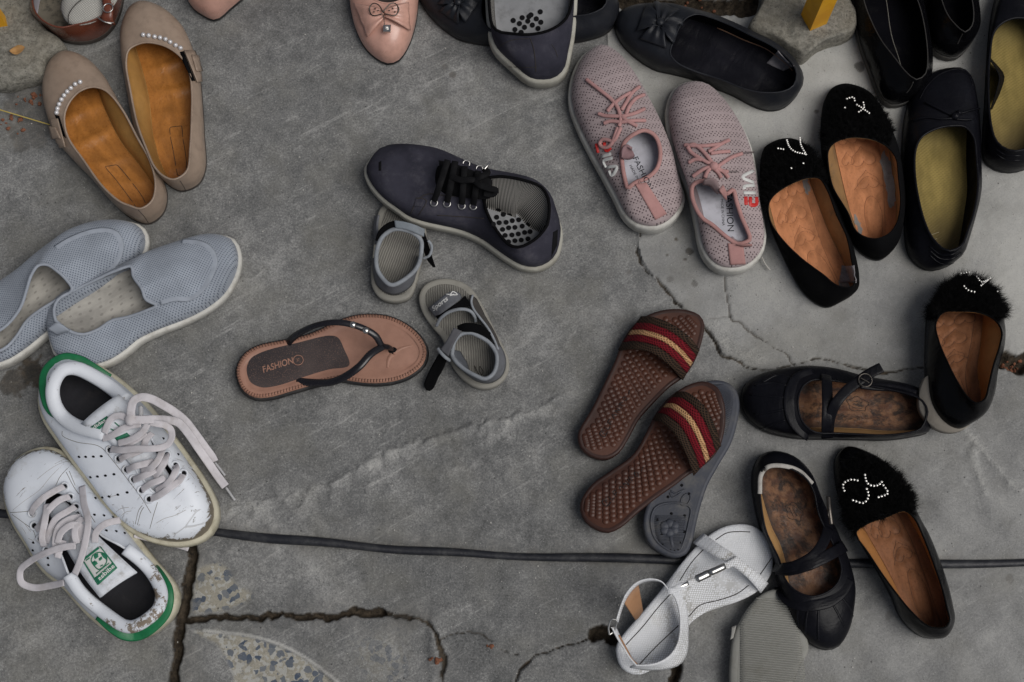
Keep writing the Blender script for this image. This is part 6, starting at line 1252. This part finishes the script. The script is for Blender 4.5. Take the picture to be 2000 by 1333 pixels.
# ------------------------------------------------------------------ white sandal
m = Mat('white_snake_leather'); vv_ = m.n('ShaderNodeTexVoronoi', {'Vector': m.coord(scale=(330, 460, 330), rot=(0, 0, .78)), 'Scale': 1.0, 'Randomness': .25}, feature='DISTANCE_TO_EDGE').outputs['Distance']
c = m.mix(m.ramp(m.noise(14, 4), .3, .7), (.64, .655, .68), (.76, .775, .80)); dk = m.mth('MULTIPLY', m.ramp(vv_, .03, .14, 1, 0), m.ramp(m.noise(13, 4), .42, .68, .14, .75)); c = m.mix(dk, c, (.20, .185, .15)); c = m.mix(m.mth('MULTIPLY', m.ramp(m.noise(30, 5, .7), .55, .78), .4), c, (.40, .37, .32))
SNAKE = m.done(c, .5, m.bump(m.ramp(vv_, .02, .2), .4, .0008), .4)
TANL = leather('tan_strap_back', (.34, .18, .09), .6, .25)
zq_ = 4.0024
def ZQ(*p): return [(1180 + x / zq_, 1000 + y / zq_) for x, y in p]
zzq = lambda pts, zs_: [(x, y, z) for (x, y), z in zip(ZQ(*pts), zs_)]
q = flat_shoe('white_sandal', 'white snake-print sandal with silver bars and buckled ankle strap', 'sandal', None, ZQ((100, 1130), (130, 1210), (190, 1258), (270, 1275), (360, 1245), (500, 1160), (600, 1030), (660, 890), (780, 795), (900, 748), (1050, 700), (1200, 620), (1300, 500), (1322, 400), (1310, 300), (1265, 190), (1180, 115), (1080, 95), (950, 112), (850, 162), (750, 242), (620, 382), (500, 542), (380, 690), (250, 842), (140, 970), (95, 1050)), 14, [(0, 2.6), (.35, 2.2), (.6, 1.5), (1, 1.3)], [(0, 2.5), (.35, 1.8), (.6, 1.4), (1, 1.2)], dict(top=SNAKE, side=SNAKE), edge=.5, lip=.03, crease=lambda u, v: -.15 * np.sin(np.pi * v))
lines_on(q, 'footbed_stitching', [ZQ((170, 1040), (300, 900), (420, 750), (520, 640)), ZQ((590, 540), (680, 400), (775, 295)), ZQ((870, 220), (960, 165), (1060, 155), (1140, 158)), ZQ((660, 820), (750, 730), (900, 690), (1040, 640), (1130, 575)), ZQ((1220, 490), (1310, 360)), ZQ((270, 1200), (400, 1060), (580, 890))], .11, STITCH_D, .01)
def sheetpart(name, e1, e2, mat, th=.18, n=18, rows=4, crown=0.0, parent=None): v, f = sheet(strip(e1, e2, n, rows, crown), th); return mk(name, v, f, mat, parent or q.root)
ts = sheetpart('toe_strap', zzq(((690, 240), (840, 330), (950, 390), (1070, 470), (1150, 545), (1225, 635)), (1.9, 3.4, 3.9, 3.9, 3.2, 1.8)), zzq(((775, 165), (900, 255), (1030, 340), (1110, 405), (1200, 475), (1285, 560)), (1.9, 3.4, 3.9, 3.9, 3.2, 1.8)), SNAKE)
cs = sheetpart('centre_strap', zzq(((1040, 345), (930, 405), (800, 465), (700, 515), (560, 570), (490, 610)), (4.3, 4.4, 4.5, 4.6, 5.0, 5.2)), zzq(((1060, 400), (955, 450), (840, 505), (720, 555), (590, 620), (500, 650)), (4.3, 4.4, 4.5, 4.6, 5.0, 5.2)), SNAKE)
for a_, b_, c_, d_ in (((810, 455), (935, 400), (958, 445), (840, 500)), ((708, 500), (808, 452), (838, 505), (738, 553)), ((552, 575), (650, 535), (668, 580), (575, 622))):
    g = strip(zzq((a_, b_), (4.75, 4.65)), zzq((d_, c_), (4.75, 4.65)), 6, 5, .22); v, f = sheet(g, .2); mk('metal_bar', v, f, STEEL, cs)
an = sheetpart('ankle_strap', zzq(((480, 605), (545, 660), (590, 780), (598, 900), (580, 1020), (520, 1120), (420, 1185), (300, 1205), (240, 1200)), (5.2, 4.8, 4.4, 4.4, 4.8, 5.4, 6.0, 6.2, 6.2)), zzq(((560, 590), (620, 680), (655, 800), (662, 950), (655, 1090), (600, 1190), (480, 1235), (340, 1240), (200, 1220)), (5.2, 4.4, 3.4, 2.6, 2.6, 3.2, 3.8, 4.4, 5.0)), SNAKE, .15, 26, 6)
sheetpart('ankle_loop', zzq(((490, 595), (440, 545), (350, 528), (250, 560), (170, 650), (125, 760), (95, 860)), (5.4, 6.0, 6.4, 6.6, 6.8, 7.0, 7.0)), zzq(((510, 640), (460, 560), (350, 545), (262, 578), (185, 665), (140, 770), (112, 866)), (4.6, 5.0, 5.4, 5.6, 5.8, 6.0, 6.0)), SNAKE, .12, 24)
sheetpart('heel_quarter', zzq(((270, 575), (225, 600), (180, 650), (150, 700)), (5.6, 5.7, 5.8, 5.8)), zzq(((305, 775), (290, 800), (270, 830), (245, 848)), (2.7, 2.7, 2.7, 2.7)), TANL, .15)
sheetpart('heel_strap', zzq(((60, 900), (100, 980), (150, 1060), (200, 1140), (260, 1205)), (7.0, 6.8, 6.6, 6.4, 6.2)), zzq(((95, 900), (125, 965), (175, 1060), (225, 1140), (275, 1203)), (6.2, 6.0, 5.8, 5.6, 5.6)), SNAKE, .12)
mk('strap_edge', *tube(path_z(zzq(((115, 965), (170, 1065), (215, 1150), (265, 1200)), (6.4, 6.2, 6.0, 5.9))), .22, k=6), TANL, q.root)
bk = un(*ZQ((62, 890))[0], 7.0); v, f = join([tube(path_z(zzq(((40, 960), (35, 900), (60, 840), (95, 845)), (6.6, 7, 7.4, 7.4))), .22, k=6), tube(path_z(zzq(((40, 960), (70, 940), (95, 880), (95, 845)), (6.6, 6.6, 7, 7.4))), .22, k=6), tube(path_z(zzq(((50, 905), (95, 900)), (7, 6.6))), .15, k=6)]); mk('buckle', v, f, STEEL, an)

# ------------------------------------------------------------------ slides
m = Mat('brown_rubber_footbed'); c = m.mix(m.ramp(m.noise(10, 4), .3, .7), (.030, .0105, .0068), (.078, .027, .0145)); SLB = m.done(c, .42, m.bump(m.noise(300, 3), .2, .0006), .35)
SLE = leather('brown_rubber_edge', (.038, .017, .0135), .5, .2, spec=.25)
def braid(name, a, b):
    m = Mat(name); v_ = m.coord('Object', (1, 1, 1), (0, 0, .2)); w1 = m.n('ShaderNodeTexWave', {'Vector': v_, 'Scale': 150.0, 'Distortion': .5}, bands_direction='DIAGONAL').outputs[1]; w2 = m.n('ShaderNodeTexWave', {'Vector': m.coord('Object', (1, -1, 1), (0, 0, .2)), 'Scale': 150.0, 'Distortion': .5}, bands_direction='DIAGONAL').outputs[1]
    h = m.mth('MAXIMUM', w1, w2); c = m.mix(m.ramp(h, .55, .95), b, a); return m.done(c, .85, m.bump(h, .8, .0015), .2)
BR_R = braid('red_braid', (.165, .007, .014), (.075, .003, .006)); BR_T = braid('tan_braid', (.58, .34, .17), (.30, .16, .075)); BR_B = braid('brown_braid', (.050, .029, .018), (.013, .009, .0065))
zs_ = 2.6143
def ZS(*p): return [(1110 + x / zs_, 590 + y / zs_) for x, y in p]
EMB = plain('embossed_shadow', (.018, .012, .012), .7)
def slide(label, S, si, back, front, text, z0, txt_o, txt_a, txt_u):
    q = flat_shoe('slide_sandal', label, 'sandal', 'brown slides with striped straps', S, si, [(0, 2.2 + z0[0]), (.5, 2.0 + z0[1]), (1, 1.7 + z0[2])], [(0, 2.0), (.5, 1.8), (1, 1.5)], dict(top=SLB, side=SLE), edge=.35, lip=-.05)
    nod = []
    for r_ in range(24):
        u_ = .07 + r_ * .0365
        for k_ in range(9):
            v_ = .15 + k_ * .0875
            w_ = np.linalg.norm(ipt(q, u_, 0) - ipt(q, u_, 1))
            if abs(v_ - .5) * w_ > w_ * .5 - .009 or v_ > .9: continue
            nod.append(sphere(ipt(q, u_, v_, -.05), .0043, 10, 6, (1, 1, .38)))
    v, f = join(nod); mk('massage_nodules', v, f, SLB, q.insole, kind='stuff')
    n = 26; E1, E2 = resample(path_z(back), n), resample(path_z(front), n)
    cuts = [0, .22, .42, .57, .79, 1.0]
    for k_, mt in enumerate((BR_B, BR_R, BR_T, BR_R, BR_B)):
        ts_ = np.linspace(cuts[k_] + .003, cuts[k_ + 1] - .003, 5)[:, None, None]; G = E1[None] * (1 - ts_) + E2[None] * ts_; G[..., 2] += .003 * np.sin(np.pi * ts_[..., 0]) + .0012 * np.sin(np.pi * np.linspace(0, 1, 5))[:, None]
        v, f = sheet(G, .35); mk('strap_band', v, f, mt, q.root)
    o_, a_, u_ = np.array(txt_o), np.array(txt_a), np.array(txt_u); L_ = lambda s, t: tuple(o_ + a_ * s + u_ * t)
    strokes = [[L_(.12, 1), L_(0, 1), L_(0, 0), L_(.12, 0)], [L_(.05, .25), L_(.05, .8), L_(.1, .6)], [L_(.15, .1), L_(.15, .9)], [L_(.15, .1), L_(.22, .1)], [L_(.26, .1), L_(.26, .9), L_(.33, .9)], [L_(.26, .5), L_(.32, .5)], [L_(.38, .2), L_(.42, .9), L_(.47, .2)], [L_(.51, .1), L_(.51, .9), L_(.57, .1), L_(.57, .9)], [L_(.62, .1), L_(.62, .9)], [L_(.66, .1), L_(.66, .9), L_(.72, .5)], [L_(.80 + .03 * math.cos(t), .5 + .4 * math.sin(t)) for t in np.linspace(0, 6.28, 9)], [L_(.9, .3), L_(.98, .6)]]
    pr_ = []
    for st_ in strokes:
        P = path_on(q, st_, .10, 4, 0)
        if len(P) > 1: pr_.append(tube(P, .11, .08, k=5))
    v, f = join(pr_); mk('embossed_mark', v, f, EMB, q.insole)
    return q
slide('brown slide with red and tan strap lying flat on the concrete', ZS((50, 715), (65, 750), (110, 787), (190, 804), (258, 772), (312, 690), (362, 600), (430, 522), (520, 432), (600, 372), (652, 290), (690, 170), (696, 110), (670, 65), (600, 38), (520, 35), (440, 52), (350, 100), (280, 190), (242, 290), (190, 400), (120, 542), (50, 665)), 13,
      [ZS((252, 245))[0] + (2.0,), ZS((330, 238))[0] + (4.6,), ZS((430, 262))[0] + (5.6,), ZS((512, 322))[0] + (4.8,), ZS((585, 402))[0] + (2.0,)], [ZS((372, 72))[0] + (2.0,), ZS((440, 78))[0] + (3.6,), ZS((540, 120))[0] + (4.4,), ZS((620, 180))[0] + (3.8,), ZS((672, 245))[0] + (1.8,)], 'FASHION', (0, 0, 0), ZS((185, 690))[0], (145 / zs_, -235 / zs_), (-24 / zs_, -14 / zs_))
q26S = ZS((550, 1305), (475, 1282), (412, 1232), (385, 1160), (385, 1090), (420, 990), (470, 890), (540, 760), (600, 620), (640, 480), (680, 415), (760, 398), (825, 415), (862, 455), (876, 525), (866, 605), (832, 722), (770, 830), (715, 930), (680, 1030), (655, 1130), (635, 1220), (605, 1285))
RUB2 = rubber('blue_black_rubber', (.052, .057, .073), .55, (.16, .15, .13), .45, .3)
q = flat_shoe('rubber_sandal', 'upturned blue-black rubber sandal showing its sole under a brown slide', 'sandal', None, q26S, 12, [(0, 2.6), (.5, 2.4), (1, 2.0)], [(0, 2.5), (.5, 2.0), (1, 1.9)], dict(top=RUB2, side=RUB2), edge=.5, lip=-.02, parts=('outsole', 'side_wall'))
rl = []
for i_ in range(26): 
    u_ = .035 + i_ * .0085; rl.append(tube(np.array([ipt(q, u_, v_, .05) for v_ in np.linspace(.16, .84, 7)]), .14, .16, k=5))
for i_ in range(30): rl.append(tube(np.array([ipt(q, .70 + i_ * .0092, v_, .05) for v_ in np.linspace(.08, .92, 9)]), .15, .15, k=5))
v, f = join(rl); mk('tread_ridges', v, f, RUB2, q.insole, kind='stuff')
insole_lines(q, 'heel_tread_border', [[(.03, .5), (.05, .2), (.14, .1), (.26, .08), (.29, .12), (.29, .88), (.26, .92), (.14, .9), (.05, .8), (.03, .5)]], .3, RUB2, .05)
fl = [sphere(ipt(q, .19 + .022 * math.cos(a), .5 + .13 * math.sin(a), .05), .006, 9, 5, (1, 1, .35)) for a in np.linspace(0, 2 * math.pi, 7)[:-1]] + [tube(np.array([ipt(q, .175, .5, .1), ipt(q, .12, .52, .1), ipt(q, .08, .5, .08)]), .4, .2), ]
v, f = join(fl); mk('tread_flower', v, f, RUB2, q.insole)
parts = [sphere(ipt(q, u_, v_, .06), .0018, 7, 4, (1, 1, .4)) for u_, v_ in ((.05, .5), (.055, .3), (.06, .7), (.10, .2), (.11, .78), (.16, .3), (.17, .85), (.2, .65), (.23, .22), (.25, .8), (.26, .5), (.34, .3), (.36, .75), (.40, .5), (.38, .2))]; v, f = join(parts); mk('tread_pits', v, f, VOID, q.insole)
insole_lines(q, 'tread_badge', [[(.33 + .03 * math.cos(t), .72 + .1 * math.sin(t)) for t in np.linspace(0, 6.283, 14)], [(.37, .3), (.36, .45), (.38, .6), (.35, .5), (.34, .4), (.36, .3)]], .22, RUB2, .04)
slide('brown slide with red and tan strap resting on an upturned sandal', ZS((60, 1030), (72, 1100), (120, 1150), (200, 1178), (272, 1150), (350, 1082), (450, 1002), (550, 932), (610, 885), (700, 830), (770, 750), (800, 640), (803, 555), (790, 490), (760, 432), (700, 404), (640, 412), (580, 440), (500, 500), (440, 580), (390, 680), (330, 778), (200, 872), (115, 935)), 13,
      [ZS((428, 600))[0] + (4.0,), ZS((470, 612))[0] + (6.2,), ZS((540, 672))[0] + (7.4,), ZS((598, 775))[0] + (6.6,), ZS((640, 890))[0] + (4.2,)], [ZS((555, 458))[0] + (4.6,), ZS((610, 462))[0] + (6.2,), ZS((690, 525))[0] + (7.2,), ZS((745, 620))[0] + (6.6,), ZS((782, 735))[0] + (4.4,)], 'FASHION', (0, 1.4, 2.6), ZS((195, 1045))[0], (205 / zs_, -190 / zs_), (-22 / zs_, -24 / zs_))

# ------------------------------------------------------------------ upturned grey sole at the bottom edge
GSOLE = rubber('worn_grey_sole', (.245, .243, .222), .75, (.15, .145, .12), .5, .3)
q = flat_shoe('upturned_sandal', 'upturned sandal with ribbed grey sole at the bottom edge', 'sandal', None, [(1490, 1470), (1455, 1455), (1437, 1410), (1426, 1340), (1427, 1290), (1433, 1245), (1446, 1213), (1470, 1177), (1497, 1156), (1520, 1152), (1540, 1175), (1560, 1212), (1577, 1248), (1580, 1270), (1565, 1300), (1550, 1340), (1540, 1400), (1520, 1455)], 9, [(0, 2.2), (1, 1.9)], ([(0, 2.1), (1, 1.8)], [(0, 2.1), (1, 1.8)]), dict(top=GSOLE, side=GSOLE), edge=.9, lip=0.0, parts=('outsole', 'side_wall'))
rl = [tube(np.array([on(q, x, y0 + (x - 1440) * .10, .04, 2.0) for x in np.linspace(1446 + max(0, (1215 - y0)) * .62, min(1572, 1560 + (y0 - 1215) * .15), 12)]), .2, .2, k=5) for y0 in np.arange(1165, 1345, 4.6)]
v, f = join(rl); mk('sole_ridges', v, f, GSOLE, q.insole, kind='stuff')
v, f = sheet(strip([(1429, 1225, 1.8), (1428, 1240, 1.8), (1426, 1250, 1.7)], [(1438, 1222, 1.9), (1434, 1238, 1.9), (1432, 1247, 1.8)], 6, 4), .3); mk('side_buckle', v, f, leather('pale_strap_end', (.40, .39, .36), .7), q.root)

# ------------------------------------------------------------------ stones, posts, leaf, straw, crumbs
def stone(label, pts, h, seed, slope=.006):
    W = resample(np.vstack([crom(np.array(pts, float), True, 6), [crom(np.array(pts, float), True, 6)[0]]]), 91)[:-1]
    B = un(W[:, 0], W[:, 1], h * .55); nr = normals2(B); C = B.mean(0); V = []; rings = 14; N = len(B)
    for t, z in ((0, -1.0), (0, .0), (0, h * .55), (.03, h * .85), (.07, h)):
        X = B + (C - B) * t; X[:, 2] = z / 100; V.append(X)
    for t in np.linspace(.12, .98, rings): X = B + (C - B) * t; X[:, 2] = h / 100 + .0012; V.append(X)
    V = np.array(V); nz = fbm(V[..., 0] + V[..., 2] * .7, V[..., 1] + V[..., 2] * .5, .012, seed, 4) - .5; nz2 = fbm(V[..., 0], V[..., 1], .06, seed + 9, 2) - .5
    V[2:, :, 2] += nz[2:] * .007 + nz2[2:] * .008; V[..., 0] += nz * .002; V[1:4, :, :2] += (nr[None] * nz2[1:4][..., None] * .012)
    flip = np.sum(B[:, 0] * np.roll(B[:, 1], -1) - np.roll(B[:, 0], -1) * B[:, 1]) < 0
    o = mk('kerb_stone', V.reshape(-1, 3), grid_faces(len(V), N, True, flip) + [tuple((len(V) - 1) * N + i for i in range(N))], STONE); tag(o, label, 'stone'); return o
m = Mat('rough_stone'); c = m.mix(m.ramp(m.noise(160, 6, .75), .3, .7), (.14, .135, .115), (.36, .345, .30)); c = m.mix(m.ramp(m.noise(12, 4), .4, .75, 0, .5), c, (.27, .24, .18)); c = m.mix(m.ramp(m.noise(420, 2), .62, .72, 0, .8), c, (.05, .048, .04))
STONE = m.done(c, .9, m.bump(m.noise(260, 5, .75), .9, .004), .2)
stone('rough pale stone holding the yellow post between the black shoes', [(1463, 58), (1474, 30), (1486, 0), (1495, -80), (1560, -110), (1640, -90), (1650, 2), (1664, 22), (1674, 58), (1656, 75), (1605, 96), (1570, 120), (1545, 107), (1500, 78)], 3.0, 71)
stone('rough grey stone in the upper left corner under a fallen leaf', [(-80, 150), (0, 170), (45, 160), (84, 148), (90, 118), (126, 95), (122, 80), (95, 62), (70, 30), (60, -20), (0, -60), (-90, -40)], 2.4, 72)
YEL = Mat('yellow_paint'); c = YEL.mix(YEL.ramp(YEL.noise(25, 4), .3, .7), (.66, .30, .008), (.82, .42, .014)); c = YEL.mix(YEL.ramp(YEL.noise(60, 6, .7), .62, .75, 0, .5), c, (.22, .12, .03)); YEL = YEL.done(c, .45, YEL.bump(YEL.noise(90, 3), .15, .001), .4)
def post(label, cx, cy, z0, half, rot, hgt):
    c = un(cx, cy, z0); pts = [(c[0] + half * (math.cos(rot) * a - math.sin(rot) * b), c[1] + half * (math.sin(rot) * a + math.cos(rot) * b)) for a, b in ((-1, -1), (1, -1), (1, 1), (-1, 1))]
    V = []; 
    for z in (z0 / 100 - .02, z0 / 100 + .01, hgt):
        V += [(x, y, z) for x, y in pts]
    o = mk('yellow_post', V, grid_faces(3, 4, True) + [(8, 9, 10, 11)], YEL, smooth=False); tag(o, label, 'post', 'yellow metal posts'); return o
post('yellow square metal post standing on the pale rough stone', 1590, 36, 3.2, .0125, .45, .62)
post('yellow metal post foot at the left edge', 2, 45, 2.4, .0075, .3, .45)
LEAFM = plain('dry_leaf', (.36, .20, .075), .7, 0, .3, .3)
def leaf(c, L, wd, ang, z, lab):
    c3 = un(c[0], c[1], z); G = np.zeros((9, 5, 3))
    for i, t in enumerate(np.linspace(-1, 1, 9)):
        for j, s in enumerate(np.linspace(-1, 1, 5)):
            w = wd * max(.02, (1 - t * t)) ** .7; x, y = L * t, w * s
            G[i, j] = (c3[0] + x * math.cos(ang) - y * math.sin(ang), c3[1] + x * math.sin(ang) + y * math.cos(ang), c3[2] + .002 * s * s + .002 * t * t + .0008 * math.sin(4 * t))
    v, f = sheet(G, .03); tag(mk('fallen_leaf', v, f, LEAFM), lab, 'leaf')
leaf((35, 99), .0095, .006, .35, 3.2, 'small dry tan leaf lying on the corner stone')
STRAW = plain('dry_straw', (.50, .38, .10), .7)
tag(mk('straw', *tube(path_z([(-10, 212, .5), (30, 224, .5), (70, 236, .5), (97, 244, .6)]), .16, k=5), STRAW), 'thin yellow straw beside the beige flat', 'straw')
tag(mk('straw', *tube(path_z([(1488, 503, .5), (1494, 515, .6), (1504, 528, .5)]), .18, k=5), plain('pale_straw', (.5, .48, .44))), 'short pale straw stub near the pink sneaker heel', 'straw')
BRICK = plain('brick_crumb', (.20, .085, .05), .9, 0, .2, .4); GRIT = plain('pale_grit', (.45, .44, .41), .9, 0, .2, .3)
rs = np.random.RandomState(5); pts = []
for (x, y, s, n_) in ((32, 168, 20, 9), (70, 195, 30, 16), (10, 235, 25, 9), (40, 250, 25, 6), (1978, 712, 16, 26), (1350, 8, 40, 12), (850, 1290, 8, 10), (955, 1262, 10, 5), (1340, 12, 20, 5)):
    for k in range(n_):
        p = un(x + rs.normal(0, s * .6), y + rs.normal(0, s * .35)); r = rs.uniform(.0010, .0032); z = ground_z(p[0], p[1])
        v, f = sphere((p[0], p[1], z + r * .3), r, 6, 4, tuple(rs.uniform(.6, 1.3, 3))); pts.append((v + rs.normal(0, r * .12, v.shape), f))
v, f = join(pts); tag(mk('brick_crumbs', v, f, BRICK, smooth=False), 'scattered reddish brick crumbs in the joints and corners', 'crumbs', None, 'stuff')
pts = []
for k in range(420):
    p = un(rs.uniform(0, 2000), rs.uniform(0, 1333)); r = rs.uniform(.0004, .0011); z = ground_z(p[0], p[1]); v, f = sphere((p[0], p[1], z + r * .3), r, 5, 3, tuple(rs.uniform(.6, 1.4, 3))); pts.append((v, f))
v, f = join(pts); tag(mk('grit', v, f, GRIT, smooth=False), 'fine pale grit scattered over the concrete', 'grit', None, 'stuff')
